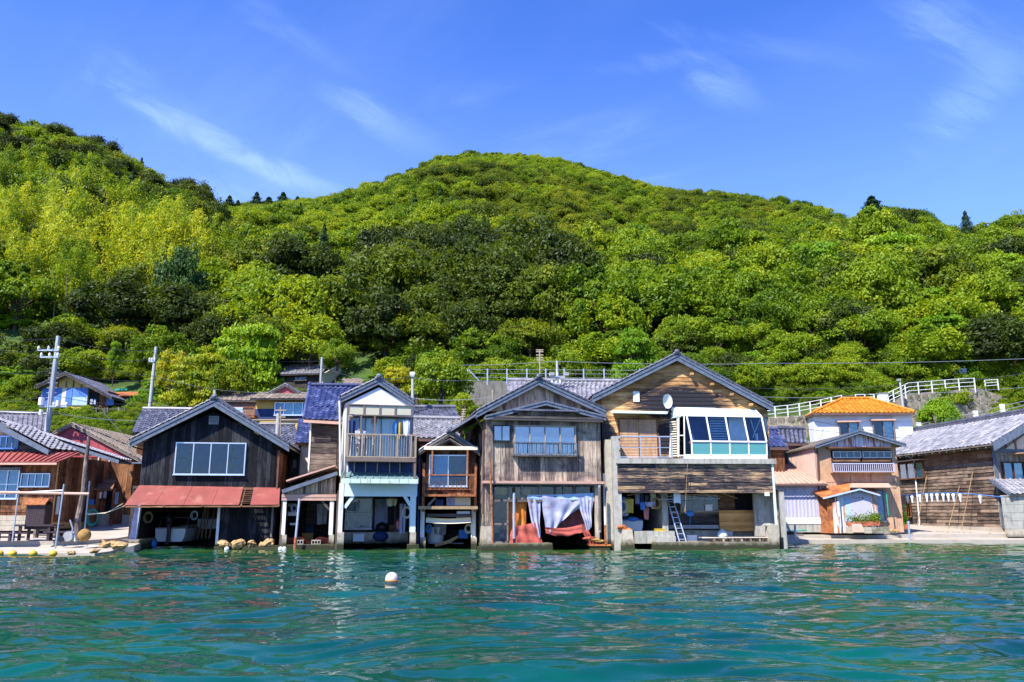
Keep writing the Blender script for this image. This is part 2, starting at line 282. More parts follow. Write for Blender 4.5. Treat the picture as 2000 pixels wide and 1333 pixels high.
K['deck'] = plain('warm_grey_concrete', (.36,.32,.27), .9, var=.12, vscale=1.2, dirt=(.33,.26,.19), dlo=.5, dhi=.7, dscale=.9, bmp=.2)  # warm grey concrete with browner blotches
K['stonew'] = plain('retaining_stone', (.24,.21,.16), .95, var=.35, vscale=6, dirt=(.09,.10,.05), dlo=.52, dhi=.65, dscale=1.2, bmp=.5)
K['rock'] = plain('ochre_rock', (.36,.23,.10), .95, var=.45, vscale=9, bmp=.6, dirt=(.10,.07,.05), dlo=.55, dhi=.7, dscale=5)
K['void'] = plain('dark_interior', (.012,.012,.015), .95, var=.2)  # near-black: the shade inside openings and bays is put into the colour
K['room'] = plain('dim_room_blue', (.035,.07,.13), .8, var=.3, vscale=2)  # in window backings: room dimness and bluish sky reflection painted in
K['curtain'] = plain('white_curtain', (.78,.79,.80), .9, var=.12, vscale=5)
K['curtainb'] = plain('blue_curtain', (.34,.46,.62), .9, var=.15, vscale=6)
K['glass'] = glass_mat('window_glass'); K['glassc'] = glass_mat('clear_glass', (.9,.96,.97)); K['teal'] = glass_mat('teal_panel_glass', (.4,.7,.68), .78, (.08,.30,.30))
K['glassm'] = glass_mat('sky_reflecting_glass', (.6,.8,.95), .35, (.05,.16,.32), 3.0)  # blue body colour paints in part of the sky reflection
K['polyc'] = glass_mat('yellowed_plastic', (.8,.75,.6), .8, (.60,.54,.38))
K['orange'] = plain('orange_tarp', (.72,.20,.02), .6, var=.2, vscale=3); K['redt'] = plain('brick_red_tarp', (.40,.085,.06), .7, var=.3, vscale=4)
K['maroont'] = plain('maroon_tarp', (.20,.05,.045), .8, var=.3, vscale=4); K['lilact'] = plain('pale_lilac_sheet', (.30,.31,.43), .7, var=.3, vscale=3, dirt=(.30,.14,.15), dlo=.58, dhi=.75)
K['blue'] = plain('blue_plastic', (.04,.22,.62), .5, var=.2); K['navy'] = plain('navy_cloth', (.02,.04,.12), .8, var=.3)
K['yellow'] = plain('yellow_plastic', (.50,.34,.03), .4, var=.15, dirt=(.4,.25,.04), dlo=.6, dhi=.75); K['pink'] = plain('pink_cloth', (.55,.22,.22), .8)
K['black'] = plain('black_plastic', (.012,.013,.018), .4, var=.2); K['dkbrown'] = plain('dark_stained_wood', (.035,.022,.028), .6, var=.3, vscale=10)
K['hull'] = plain('boat_hull', (.66,.68,.68), .4, var=.06, dirt=(.35,.3,.2), dlo=.6, dhi=.8, dscale=3); K['green'] = plain('green_hose', (.02,.30,.22), .5)
K['mint'] = plain('pale_green_sheet', (.50,.60,.52), .5, var=.12, dirt=(.40,.30,.18), dlo=.58, dhi=.72, dscale=4); K['copper'] = plain('green_blue_corrugated', (.12,.20,.20), .5, var=.2)
K['bluesheet'] = plain('blue_sheet_wall', (.07,.17,.48), .6, var=.25, vscale=1.5); K['yellowwall'] = plain('yellow_plaster', (.52,.36,.10), .85, var=.08)
K['pole'] = plain('concrete_pole', (.34,.35,.36), .8, var=.1); K['wire'] = plain('wire', (.05,.055,.07), .5); K['wirel'] = plain('light_wire', (.20,.23,.26), .5)
K['steel'] = plain('galvanised_pipe', (.38,.42,.48), .4, .5, var=.15, dirt=(.30,.12,.05), dlo=.66, dhi=.78, dscale=4)
K['ochre'] = plain('ochre_float', (.27,.16,.045), .8, var=.3, vscale=8); K['buoyband'] = plain('buoy_orange_band', (.55,.20,.06), .5); K['buoy'] = plain('faded_buoy', (.56,.46,.40), .5, var=.06)
K['bamboo'] = plain('bamboo_pole', (.27,.19,.10), .6, var=.25, vscale=6); K['bark'] = plain('bark', (.075,.055,.042), .95, var=.4, vscale=5, bmp=.5)
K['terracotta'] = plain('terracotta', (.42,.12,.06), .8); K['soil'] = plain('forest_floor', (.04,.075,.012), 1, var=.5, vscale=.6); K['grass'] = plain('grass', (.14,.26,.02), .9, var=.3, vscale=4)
K['concd'] = plain('dark_streaked_concrete', (.13,.125,.11), .9, var=.25, dirt=(.06,.055,.05), dlo=.5, dhi=.7, dscale=1, streak=True)
K['granite'] = plain('granite', (.33,.34,.38), .6, var=.15)
K['corr'] = plain('grey_corrugated', (.24,.25,.26), .6, var=.2); K['pvc'] = plain('white_downpipe', (.62,.62,.62), .5, dirt=(.4,.3,.2), dlo=.6, dhi=.75)
K['brownpipe'] = plain('brown_downpipe', (.10,.06,.05), .5)
K['lf_ever'] = leaf_mat('evergreen_leaves', (.030,.056,.004), (.090,.138,.007), (.205,.245,.012))
K['lf_dark'] = leaf_mat('dark_leaves', (.020,.036,.004), (.048,.078,.007), (.09,.13,.010), .35)
K['lf_light'] = leaf_mat('light_leaves', (.055,.115,.004), (.145,.235,.007), (.27,.34,.012), .4)
K['lf_yel'] = leaf_mat('yellow_tipped_leaves', (.12,.19,.006), (.26,.31,.010), (.46,.42,.02), .4)
K['lf_bam'] = leaf_mat('bamboo_leaves', (.09,.16,.006), (.23,.32,.012), (.42,.46,.03), .4)
K['lf_con'] = leaf_mat('conifer_needles', (.008,.028,.008), (.022,.06,.012), (.045,.10,.012), .15)
K['lf_lime'] = leaf_mat('lime_leaves', (.06,.14,.004), (.14,.27,.006), (.24,.36,.012), .4)
# ---------------------------------------------------------------- terrain
SKY = [(-300,120,150),(0,222,150),(60,240,150),(130,250,150),(200,285,148),(290,330,146),(310,350,145),(360,366,142),(400,382,140),(425,410,138),(440,470,132),(458,560,120),(490,640,105),(540,700,85),(620,760,72)]
SKC = [(-300,385,290),(430,398,280),(480,392,275),(560,380,270),(640,373,266),(700,360,264),(780,336,262),(850,306,260),(920,298,260),(1000,306,256),(1100,326,250),(1200,356,244),(1290,380,235),(1380,384,225),(1450,387,215),(1560,390,205),(1620,408,195),(1665,428,180),(1720,405,172),(1760,402,168),(1810,426,162),(1850,456,156),(1890,472,150),(1930,452,146),(1960,440,142),(2000,445,140),(2300,460,130)]
def ridge_table(T, drop):
    a = []; z = []; r = []
    for px, py, Y in T:
        p = W(px, py, Y); a.append(p.x/Y); z.append(p.z - drop); r.append(Y)
    return np.array(a), np.array(z), np.array(r)
TL = ridge_table(SKY, 5.5); TC = ridge_table(SKC, 4.5)
def sm(x): x = np.clip(x, 0, 1); return x*x*(3-2*x)
_g = [(R.uniform(.02,.07), R.uniform(.02,.07), R.uniform(0,6.3), R.uniform(0,6.3)) for _ in range(10)]
def hill(x, Y, T, fall):
    a = x/Y; zr = np.interp(a, T[0], T[1]); rr = np.interp(a, T[0], T[2]); yb = 66.0; zb = 12.5
    t = np.clip((Y-yb)/(rr-yb), 0, None); up = zb + (zr-zb)*np.minimum(t, 1)**.93
    return np.where(t <= 1, up, zr - (Y-rr)*fall)
def ground(x, Y):
    x = np.asarray(x, float); Y = np.asarray(Y, float); a = x/np.maximum(Y, 1)
    yl = np.interp(Y, [43,44.5,47,50,54,60,66], [-.6,.4,2.6,5.0,6.6,9.0,12.5])
    yr = np.interp(Y, [45,56,58.4,59.2,62,63.2,66], [-.8,.4,4.6,8.2,9.2,10.6,12.5]); w2 = sm((a - .43)/.03); yr = yr*(1-w2) + w2*np.interp(Y, [45,56,61.0,62.4,64.6,66], [-.8,.4,4.6,5.2,10.6,12.5])
    wl = sm((a - .15)/.12); base = yl*(1-wl) + yr*wl
    n = sum(np.sin(x*p+s)*np.cos(Y*q+t) for p, q, s, t in _g)
    h = np.maximum(hill(x, Y, TL, .5), hill(x, Y, TC, .35)) + n*.9*np.clip((Y-66)/40, 0, 1)
    return np.where(Y < 66, base, h)
av = np.linspace(-1.15, 1.15, 260); Yv = np.concatenate([np.arange(43, 70, 1.0), np.linspace(70, 460, 170)])
AA, YY = np.meshgrid(av, Yv); XX = AA*YY; ZZ = ground(XX, YY)
def grid_obj(name, XX, YY, ZZ, mat, smooth=True):
    nr, nc = XX.shape; v = np.stack([XX, YY, ZZ], -1).reshape(-1, 3); i = np.arange(nr*nc).reshape(nr, nc)
    f = np.stack([i[:-1,:-1], i[:-1,1:], i[1:,1:], i[1:,:-1]], -1).reshape(-1, 4)
    return np_mesh(name, v, f, mat, smooth)
def np_mesh(name, v, f, mat, smooth=False):
    me = bpy.data.meshes.new(name); me.vertices.add(len(v)); me.vertices.foreach_set('co', np.asarray(v, np.float32).ravel())
    k = f.shape[1]; me.loops.add(f.size); me.loops.foreach_set('vertex_index', f.astype(np.int32).ravel()); me.polygons.add(len(f))
    me.polygons.foreach_set('loop_start', (np.arange(len(f))*k).astype(np.int32)); me.polygons.foreach_set('loop_total', np.full(len(f), k, np.int32))
    if smooth: me.polygons.foreach_set('use_smooth', np.ones(len(f), bool))
    me.update(calc_edges=True); me.materials.append(mat); return me
def link(name, me, parent=None):
    o = bpy.data.objects.new(name, me); COL.objects.link(o)
    if parent: o.parent = parent.root if isinstance(parent, Thing) else parent
    return o
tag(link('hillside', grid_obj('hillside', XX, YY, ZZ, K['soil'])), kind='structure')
# ---------------------------------------------------------------- water
def water_mat():
    m, nt, b = base_mat('sea_water', .008, 0, .5); b.inputs['IOR'].default_value = 1.4
    g = nt.nodes.new('ShaderNodeNewGeometry'); s = nt.nodes.new('ShaderNodeSeparateXYZ'); nt.links.new(g.outputs['Position'], s.inputs[0])
    n = pos_noise(nt, .35, (1, 1, 1), 4, .6, .5); shore = nt.nodes.new('ShaderNodeMapRange'); shore.inputs[1].default_value = 25; shore.inputs[2].default_value = 36
    nt.links.new(mth('ADD', s.outputs[1], mth('MULTIPLY', mth('SUBTRACT', n, .5, nt=nt), 8, nt=nt), nt=nt), shore.inputs[0])
    deep = ramp(nt, n, [(.3, (.0,.026,.027)), (.7, (.0,.066,.044))]); shal = ramp(nt, n, [(.35, (.003,.055,.022)), (.65, (.035,.08,.012))])
    nt.links.new(mixc_(nt, shore.outputs[0], deep, shal), b.inputs['Base Color'])
    a = pos_noise(nt, 5.5, (.55, 1, 1), 3, .55, 1.2); c = pos_noise(nt, 1.7, (.5, 1, 1), 3, .5, 1.0)
    bump(nt, b, mth('ADD', mth('MULTIPLY', a, .16, nt=nt), mth('MULTIPLY', c, .7, nt=nt), nt=nt), .8, .035); return m
def waves(x, y):
    rs = np.random.RandomState(5); z = np.zeros_like(x)
    xw = x + .35*np.sin(y*.9 + .5*x) + .2*np.sin(y*2.1-x*.7); yw = y + .3*np.sin(x*.8 + .4*y) + .12*np.sin(x*1.9)
    for i in range(46):
        lam = .28*(1.062**i); th = rs.normal(0, .42) + .06; k = 2*math.pi/lam; am = .031/k / (1 + (lam/2.2)**2)*1.12
        z += am*np.sin(k*(xw*math.sin(th) + yw*math.cos(th)) + rs.uniform(0, 6.3))
    return z*1.25
rows = [-300, -120, -50, -20, -5, 0, 3, 5]; y = 6.0
while y < 46: rows.append(y); y += min(max(.036, y*y/1275*.55), .16)
rows += [48, 55, 70, 120]
rows = np.array(rows); t = np.linspace(-1, 1, 760); t = np.concatenate([[-60,-12,-4,-1.8,-1.3], t, [1.3,1.8,4,12,60]])
TT, RY = np.meshgrid(t, rows); wd = np.maximum(np.abs(RY)*.72 + 1.5, 6); WX = TT*wd; WY = RY.copy()
ins = (np.abs(TT) <= 1.01) & (RY > 5.5) & (RY < 46.5); WZ = np.where(ins, waves(WX, WY), 0)
tag(link('sea', grid_obj('sea', WX, WY, WZ, water_mat())), kind='structure')
# ---------------------------------------------------------------- trees
def quads(c, n, size, mat, name, asp=.6, rs=R):
    k = len(c); n = n/np.linalg.norm(n, axis=1, keepdims=True); r = rs.normal(size=(k, 3)); u = np.cross(n, r); u /= np.linalg.norm(u, axis=1, keepdims=True)
    v = np.cross(n, u); s = size[:, None]; u = u*s; v = v*s*asp
    V = np.stack([c-u, c-v*.9+u*.1, c+u, c+v*.9-u*.1], 1).reshape(-1, 3); F = np.arange(4*k).reshape(-1, 4)
    return np_mesh(name, V, F, mat)
def sph(k, rs, zmin=-.35):
    v = rs.normal(size=(int(k*2.4)+8, 3)); v /= np.linalg.norm(v, axis=1, keepdims=True); v = v[v[:, 2] > zmin]
    return v[:k]
def crown_broad(seed, lobes=20, leaves=260, w=1.0, h=.75, flat=.62, lr=.34, leaf=.05, jit=.55, mat='lf_ever', tiers=0):
    rs = np.random.RandomState(seed); C = []; Nn = []; S = []
    for i in range(lobes):
        if tiers:
            tz = (i % tiers)/tiers; an = rs.uniform(0, 6.28); rad = math.sqrt(1-(tz*.95)**2)*math.sqrt(rs.uniform(.08, .95))*.85*w
            lc = np.array([rad*math.cos(an), rad*math.sin(an), .18 + tz*h*1.1])
        else:
            d = sph(1, rs, -.25)[0]; q = rs.uniform(.55, .8); lc = d*np.array([w*q, w*q, h*q]); lc[2] += h*.7
        rr = lr*rs.uniform(.5, 1.45); dd = sph(leaves, rs, -.45); rad = rs.uniform(.62, 1.08, (len(dd), 1)) + .35*(rs.uniform(0, 1, (len(dd), 1)) > .93); bumpf = 1 + .22*np.sin(dd*7 + seed + i)
        p = lc + dd*rad*rr*np.array([1, 1, flat])*bumpf; C.append(p); Nn.append(dd*np.array([.8,.8,1.3]) + rs.normal(size=dd.shape)*jit + [0,0,.25]); S.append(np.full(len(dd), leaf)*rs.uniform(.7, 1.35, len(dd)))
    return quads(np.concatenate(C), np.concatenate(Nn), np.concatenate(S), K[mat], 'crown', .6, rs)
def crown_conifer(seed, mat='lf_con', H=2.6, r0=.82, n=7000):
    rs = np.random.RandomState(seed); z = rs.uniform(0, 1, n)**1.3; tier = .5+.5*np.cos(z*52); rad = r0*(1-z)**.8*(.55+.45*tier)*rs.uniform(.45, 1.05, n)+.01; a = rs.uniform(0, 6.28, n)
    rad *= 1+.22*np.sin(a*5+z*9)
    c = np.stack([rad*np.cos(a), rad*np.sin(a), .3+z*H - rad*.3], 1); nn = np.stack([np.cos(a)*.7, np.sin(a)*.7, np.full(n, .7)], 1) + rs.normal(size=(n, 3))*.5
    return quads(c, nn, rs.uniform(.03, .06, n), K[mat], 'crown', .4, rs)
def crown_bamboo(seed, mat='lf_bam', culms=11, n=560):
    rs = np.random.RandomState(seed); C = []; Nn = []
    for i in range(culms):
        b = rs.normal(size=2)*.16; lean = rs.normal(size=2)*.28; hh = rs.uniform(1.5, 2.5); t = rs.uniform(.22, 1, n)**.8
        x = b[0] + lean[0]*t**2.5*1.3; y_ = b[1] + lean[1]*t**2.5*1.3; z = hh*(t - .1*t**4); sp = .21*np.sin(np.clip(t, 0, .97)*math.pi)**.6
        d = rs.normal(size=(n, 3)); d[:, 2] -= .5; C.append(np.stack([x, y_, z], 1) + d*sp[:, None]*.8); Nn.append(rs.normal(size=(n, 3)) + [-.2,-.4,.5])
    return quads(np.concatenate(C), np.concatenate(Nn), rs.uniform(.03, .062, culms*n), K[mat], 'crown', .33, rs)
def trunk_mesh(seed, H=.9, r=.06, limbs=5, mat='bark'):
    random.seed(seed); m = MB(); m.tube([(0,0,-.5),(0.02,0,.0),(.04,.02,H*.45),(.0,.03,H)], [r*1.4, r, r*.75, r*.35], 6)
    for i in range(limbs):
        a = 2*math.pi*i/limbs + random.uniform(-.4,.4); z = H*random.uniform(.25,.6); l = random.uniform(.35,.6)
        m.tube([(0.02,0.01,z),(l*.5*math.cos(a), l*.5*math.sin(a), z+l*.45),(l*math.cos(a), l*math.sin(a), z+l*.85)], [r*.5, r*.34, r*.12], 5)
    return m.mesh('trunk', K[mat])
def bam_trunk(seed):
    random.seed(seed); m = MB()
    for i in range(9):
        x, y_ = random.gauss(0,.16), random.gauss(0,.16); m.tube([(x,y_,-.2),(x*1.1,y_*1.1,.8),(x*1.5,y_*1.5,1.45)], [.018,.015,.006], 5)
    return m.mesh('culms', K['bamboo'])
VAR = []                                       # (kind, crown mesh, trunk mesh)
for s in range(4): VAR.append(('ever', crown_broad(20+s, 46, 300, 1, .85, .72, .25, .036, .5, 'lf_ever'), trunk_mesh(s)))
for s in range(2): VAR.append(('dark', crown_broad(40+s, 44, 280, 1, 1.0, .8, .25, .037, .55, 'lf_dark'), trunk_mesh(10+s)))
for s in range(3): VAR.append(('light', crown_broad(60+s, 50, 240, 1, .95, .7, .22, .037, .8, 'lf_light'), trunk_mesh(20+s, 1.0, .045, 7)))
VAR.append(('conifer', crown_conifer(5), trunk_mesh(30, 2.4, .06, 0)))
for s in range(2): VAR.append(('bamboo', crown_bamboo(80+s), bam_trunk(80+s)))
VAR.append(('lime', crown_broad(91, 44, 300, 1, .9, .36, .26, .038, .6, 'lf_lime', tiers=6), trunk_mesh(41, 1.1, .05, 7)))
KINDS = {}
for i, v in enumerate(VAR): KINDS.setdefault(v[0], []).append(i)
TLAB = {'ever': ('broadleaf_tree', 'domed olive green evergreen tree in the forest on the hillside'), 'dark': ('shade_tree', 'dark green dense tree in the forest on the hillside'),
        'light': ('leafy_tree', 'bright yellow green leafy tree in the forest on the hillside'), 'conifer': ('cedar_tree', 'pointed dark cedar standing in the forest on the hillside'),
        'bamboo': ('bamboo_clump', 'feathery yellow green bamboo clump on the slope'), 'lime': ('tiered_tree', 'lime green tree with flat tiers of leaves on the hillside')}
FIRST = {}
def plant(vi, x, Y, z, s, rz, label=None, name=None, group=None, sz=1.0, cat='tree', mat=None):
    kind, cm, tm = VAR[vi]; nm, lb = TLAB[kind]
    r = bpy.data.objects.new(name or nm, None); COL.objects.link(r); r.location = (x, Y, z); r.rotation_euler = (0, 0, rz); r.scale = (s, s, s*sz)
    tag(r, label or lb, cat, group)
    c = link('crown', cm, r); link('culms' if kind == 'bamboo' else 'trunk', tm, r)
    if mat: c.material_slots[0].link = 'OBJECT'; c.material_slots[0].material = K[mat]
    if vi not in FIRST: FIRST[vi] = c
    return r
rs = np.random.RandomState(3); pts = []
Yg = 67.0
while Yg < 300:
    st = np.interp(Yg, [67, 110, 180, 300], [4.5, 4.6, 4.2, 4.3]); n = int(1.5*Yg/st)
    for i in range(n):
        a = -.75 + 1.5*(i + rs.uniform(0, 1))/n; Yt = Yg + rs.uniform(-.5, .5)*st; x = a*Yt
        rr = max(np.interp(a, TL[0], TL[2]) if hill(np.array(x), np.array(Yt), TL, .5) > hill(np.array(x), np.array(Yt), TC, .35) else 0, 0)
        z = float(ground(x, Yt)); px, py = project((x, Yt, z))
        if px < -120 or px > 2120: continue
        # behind the crest of either hill: skip what nobody can see
        rc = np.interp(a, TC[0], TC[2])
        if Yt > rc + 6: continue
        if a < -.36 and Yt > np.interp(a, TL[0], TL[2]) + 6 and a < -.40: continue
        # species by place
        u = rs.uniform(); nz = math.sin(x*.035+1)*math.cos(Yt*.04) + .5*math.sin(x*.09+Yt*.05)
        kind = 'ever' if nz > (-.1 if Yt < 130 else .25) else 'light'
        if u < .22: kind = 'light'
        elif u < .28: kind = 'dark'
        elif u < .292 and Yt < 150: kind = 'conifer'
        if px < 420 and 350 < py < 640 and py > 330 + px*.55 and u > .12: kind = 'bamboo'
        elif px < 430 and Yt > 95 and u > .3: kind = rs.choice(['light', 'dark', 'ever'])
        elif px < 620 and Yt < 100: kind = rs.choice(['light', 'ever', 'dark'])
        if 430 < px < 640 and py < 440 and kind == 'conifer': kind = 'light'
        if 420 < px < 1400 and py < 470 and kind == 'dark': kind = 'light'
        if 700 < px < 1150 and 520 < py < 720: kind = 'dark' if u > .62 else 'ever'
        if px > 1400 and py > 560 and u > .55: kind = rs.choice(['lime', 'light', 'dark', 'bamboo'], p=[.3,.35,.25,.1])
        s = np.interp(Yt, [67, 90, 130, 260], [4.3, 4.4, 3.7, 2.7])*rs.uniform(.72, 1.25)
        if kind == 'bamboo': s *= .8
        if kind == 'conifer': s *= .68
        if Yt < 72: s *= .78
        pts.append((Yt, x, z, s, rs.uniform(0, 6.28), kind, px, py))
    Yg += st*.86
def tree_label(kind, px, py, Y):
    w_ = {'ever': 'domed olive evergreen tree', 'dark': 'dense dark green tree', 'light': 'leafy yellow green tree', 'conifer': 'pointed dark cedar', 'bamboo': 'feathery yellow bamboo clump', 'lime': 'tiered lime green tree'}[kind]
    row = 'at the forest foot' if Y < 72 else 'in the second row' if Y < 77 else 'in the third row' if Y < 83 else 'further up the slope'
    at = [(120,'beyond the far left house'),(260,'above the maroon gable'),(420,'above the left half of the black boathouse'),(600,'above the yellow walled house'),(740,'above the navy tiled roof'),(900,'above the white gable pole'),(1060,'above the left half of the grey boathouse'),(1190,'above the right half of the grey boathouse'),(1330,'above the left half of the cedar house'),(1500,'above the right half of the cedar house'),(1640,'above the tan house left half'),(1790,'above the orange roof right half'),(1900,'above the grave terrace'),(9999,'at the far right edge')]
    return w_ + ' ' + row + ' ' + next(t for l, t in at if px < l)
pts.sort(); near = [p for p in pts if -40 < p[6] < 2040][:300]; ns = set(id(p) for p in near); far = [p for p in pts if id(p) not in ns]
for Yt, x, z, s, rz, kind, px, py in near:
    vi = int(rs.choice(KINDS[kind])); plant(vi, x, Yt, z-.15*s, s, rz, group='trees of the hillside forest', sz=rs.uniform(.8, 1.35), label=tree_label(kind, px, py, Yt))
for vi in range(len(VAR)):
    if vi not in FIRST: a = far.pop(); plant(vi, a[1], a[0], a[2], a[3], 0, group='trees of the hillside forest')
# the remaining forest reads as one mass: one object, instancing the crowns
FV = [int(rs.choice(KINDS[p[5]])) for p in far]
fm = bpy.data.meshes.new('forest'); fm.vertices.add(len(far)); fm.vertices.foreach_set('co', np.array([(p[1], p[0], p[2]-.15*p[3]) for p in far], np.float32).ravel())
for nm, ty, dat in (('kind', 'INT', FV), ('scl', 'FLOAT', [p[3] for p in far]), ('rz', 'FLOAT', [p[4] for p in far])):
    at = fm.attributes.new(nm, ty, 'POINT'); at.data.foreach_set('value', dat)
def gn_scatter(name, me, crowns, kind=True):
    ob = bpy.data.objects.new(name, me); COL.objects.link(ob); ng = bpy.data.node_groups.new(name + '_nodes', 'GeometryNodeTree')
    ng.interface.new_socket('Geometry', in_out='INPUT', socket_type='NodeSocketGeometry'); ng.interface.new_socket('Geometry', in_out='OUTPUT', socket_type='NodeSocketGeometry')
    n = ng.nodes; l = ng.links; gi = n.new('NodeGroupInput'); go = n.new('NodeGroupOutput'); jn = n.new('GeometryNodeJoinGeometry'); l.new(jn.outputs[0], go.inputs[0])
    def attr(nm, ty):
        a = n.new('GeometryNodeInputNamedAttribute'); a.data_type = ty; a.inputs['Name'].default_value = nm; return [o for o in a.outputs if o.enabled][0]
    ak = attr('kind', 'INT'); asx = attr('scl', 'FLOAT'); ar = attr('rz', 'FLOAT'); cx = n.new('ShaderNodeCombineXYZ'); l.new(ar, cx.inputs[2]); cs = n.new('ShaderNodeCombineXYZ')
    for i in range(3): l.new(asx, cs.inputs[i])
    for i, c in crowns.items():
        oi = n.new('GeometryNodeObjectInfo'); oi.inputs['Object'].default_value = c; oi.transform_space = 'ORIGINAL'; oi.inputs['As Instance'].default_value = True
        cp = n.new('FunctionNodeCompare'); cp.data_type = 'INT'; cp.operation = 'EQUAL'; l.new(ak, cp.inputs[2]); cp.inputs[3].default_value = i
        ip = n.new('GeometryNodeInstanceOnPoints'); l.new(gi.outputs[0], ip.inputs['Points']); l.new(cp.outputs[0], ip.inputs['Selection']); l.new(oi.outputs['Geometry'], ip.inputs['Instance'])
        l.new(cx.outputs[0], ip.inputs['Rotation']); l.new(cs.outputs[0], ip.inputs['Scale']); l.new(ip.outputs[0], jn.inputs[0])
    md = ob.modifiers.new('scatter', 'NODES'); md.node_group = ng; return ob
tag(gn_scatter('forest', fm, FIRST), 'dense green forest covering the upper slopes of the hills', 'forest', kind='stuff')
print('TREES', len(near), len(far))
# ---------------------------------------------------------------- building helpers
def G(px, py, z):                              # point on the level z seen at a pixel
    d = ray(px, py); return EYE + d*((z - EYE.z)/d.z)
def sub(name, me, parent, M=None, mat=None):
    o = link(name, me, parent)
    if M is not None: o.matrix_basis = M
    return o
def tile_mesh(mat, flat=False):                # one pantile in a unit square: x across, y up the slope, z out
    m = MB(); P = [(0,.30),(.12,.42),(.28,.30),(.42,.05),(.62,-.04),(.85,.06),(1.0,.30)] if not flat else [(0,.12),(.08,.22),(.16,.08),(.5,.04),(.92,.04),(1,.12)]
    n = len(P); vs = [(x,-.04,z+.16) for x, z in P] + [(x,1.04,z) for x, z in P] + [(x,-.04,z-.08) for x, z in P]
    m.add(vs, [(i,i+1,n+i+1,n+i) for i in range(n-1)] + [(2*n+i,2*n+i+1,i+1,i) for i in range(n-1)]); return m
_TM = {}
def roof_tiles(T, parent, e0, e1, r0, r1, tw, th, mat, joined=False, flat=False, relief=.5):
    e0, e1, r0, r1 = map(Vector, (e0, e1, r0, r1)); nr = max(1, round(((r0-e0).length + (r1-e1).length)/2/th)); u = (e1-e0).normalized()
    up = ((r0+r1)/2-(e0+e1)/2); up = (up - u*up.dot(u)).normalized(); nn = u.cross(up).normalized()
    slope = ((r0+r1)/2-(e0+e1)/2).dot(up)/nr; key = (mat, flat); lst = []
    if key not in _TM: _TM[key] = tile_mesh(mat, flat)
    for j in range(nr):
        a = e0.lerp(r0, (j+.5)/nr); b = e1.lerp(r1, (j+.5)/nr); L0 = (b-a).dot(u)
        a = a - up*slope*.5; Le = (e1-e0).dot(u); hip = abs((r1-r0).dot(u)) < Le*.8
        if hip: g0 = (a-e0).dot(u); i0 = math.ceil(g0/tw - .5); a = a + u*(i0*tw - g0); k = max(1, int((L0 - (i0*tw-g0))/tw + .5)); sp = tw
        else: k = max(1, round(L0/tw)); sp = L0/k
        for i in range(k):
            o = (a + u*(i*sp) if hip else a.lerp(a + (b-e1.lerp(r1,(j+.5)/nr)) + (e1.lerp(r1,(j+.5)/nr)-e0.lerp(r0,(j+.5)/nr)), i/k)) + nn*random.uniform(0,.012)
            X = u*sp; Yv_ = up*slope; Zv = nn*min(tw, .3)*relief
            lst.append(Matrix(((X.x,Yv_.x,Zv.x,o.x),(X.y,Yv_.y,Zv.y,o.y),(X.z,Yv_.z,Zv.z,o.z),(0,0,0,1))))
    Mw = T.M; lst.sort(key=lambda m: (Mw @ m.translation - EYE).length)
    parts = [] if joined else lst[:300]; rest = lst if joined else lst[300:]
    if parts:
        km = ('me',) + key
        if km not in _TM: _TM[km] = _TM[key].mesh('tile', K[mat])
        for m in parts: sub('tile', _TM[km], parent, m)
    if rest:
        b = MB(); t = _TM[key]
        for m in rest:
            b.m = m; b.add(t.v, t.f)
        b.m = None; tag(b.build('tiles', K[mat], parent), kind='stuff')
def gable_roof(T, Lp, P, Rp, d0, d1, bw, fmat='fascia', tmat='tile', tw=.27, rise=.07, ridge=True, name='roof', tiles=True, parts=False, thick=.09):
    l, p, r = [T.q(*x, d0) for x in (Lp, P, Rp)]
    poly = [(l.x,l.z-.03),(p.x,p.z-.03),(r.x,r.z-.03),(r.x,r.z-.03-thick),(p.x,p.z-.03-thick),(l.x,l.z-.03-thick)]
    rf = MB().prism(poly, d0+.05, d1).build(name, K['beam'], T)
    for a, b in ((l, p), (p, r)):
        MB().prism([(a.x,a.z),(b.x,b.z),(b.x,b.z-bw),(a.x,a.z-bw)], d0, d0+.05).build('bargeboard', K[fmat], rf)
        MB().prism([(a.x,a.z+.012),(b.x,b.z+.012),(b.x,b.z-bw*.34),(a.x,a.z-bw*.34)], d0-.03, d0-.003).build('verge_board', K[fmat], rf)
    if tiles:
        Z = Vector((0,0,.035)); D = Vector((0,d1-d0+.05,0)); l2, p2, r2 = [v+Z+Vector((0,-.05,0)) for v in (l,p,r)]
        roof_tiles(T, rf, l2+D, l2, p2+D, p2, tw, .24, tmat, joined=not parts)
        roof_tiles(T, rf, r2, r2+D, p2, p2+D, tw, .24, tmat, joined=not parts)
        m = MB()                               # rolled verge tiles up both edges
        for a, b in ((l2, p2), (r2, p2)):
            k = max(2, int((b-a).length/.26))
            for i in range(k):
                c = a.lerp(b, (i+.1)/k); e = a.lerp(b, (i+1.05)/k); m.tube([c+Vector((0,.06,.03)), e+Vector((0,.06,.06))], [.062,.05], 7)
        tag(m.build('verge_tiles', K[tmat], rf), kind='stuff')
    if ridge:
        m = MB(); k = int((d1-d0)/.3)
        for i in range(k): y0 = d0 + i*(d1-d0)/k; m.tube([(p.x,y0,p.z+.10),(p.x,y0+.31,p.z+.09)], [.105,.085], 8)
        m.box(p.x-.07,p.x+.07,d0,d1,p.z-.02,p.z+.08); m.build('ridge', K[tmat], rf)
        m = MB(); m.ball((p.x,d0-.03,p.z+.13),.13,10,7); m.ball((p.x-.12,d0-.03,p.z+.05),.07,8,6); m.ball((p.x+.12,d0-.03,p.z+.05),.07,8,6); m.build('ridge_end_tile', K[tmat], rf)
    return rf
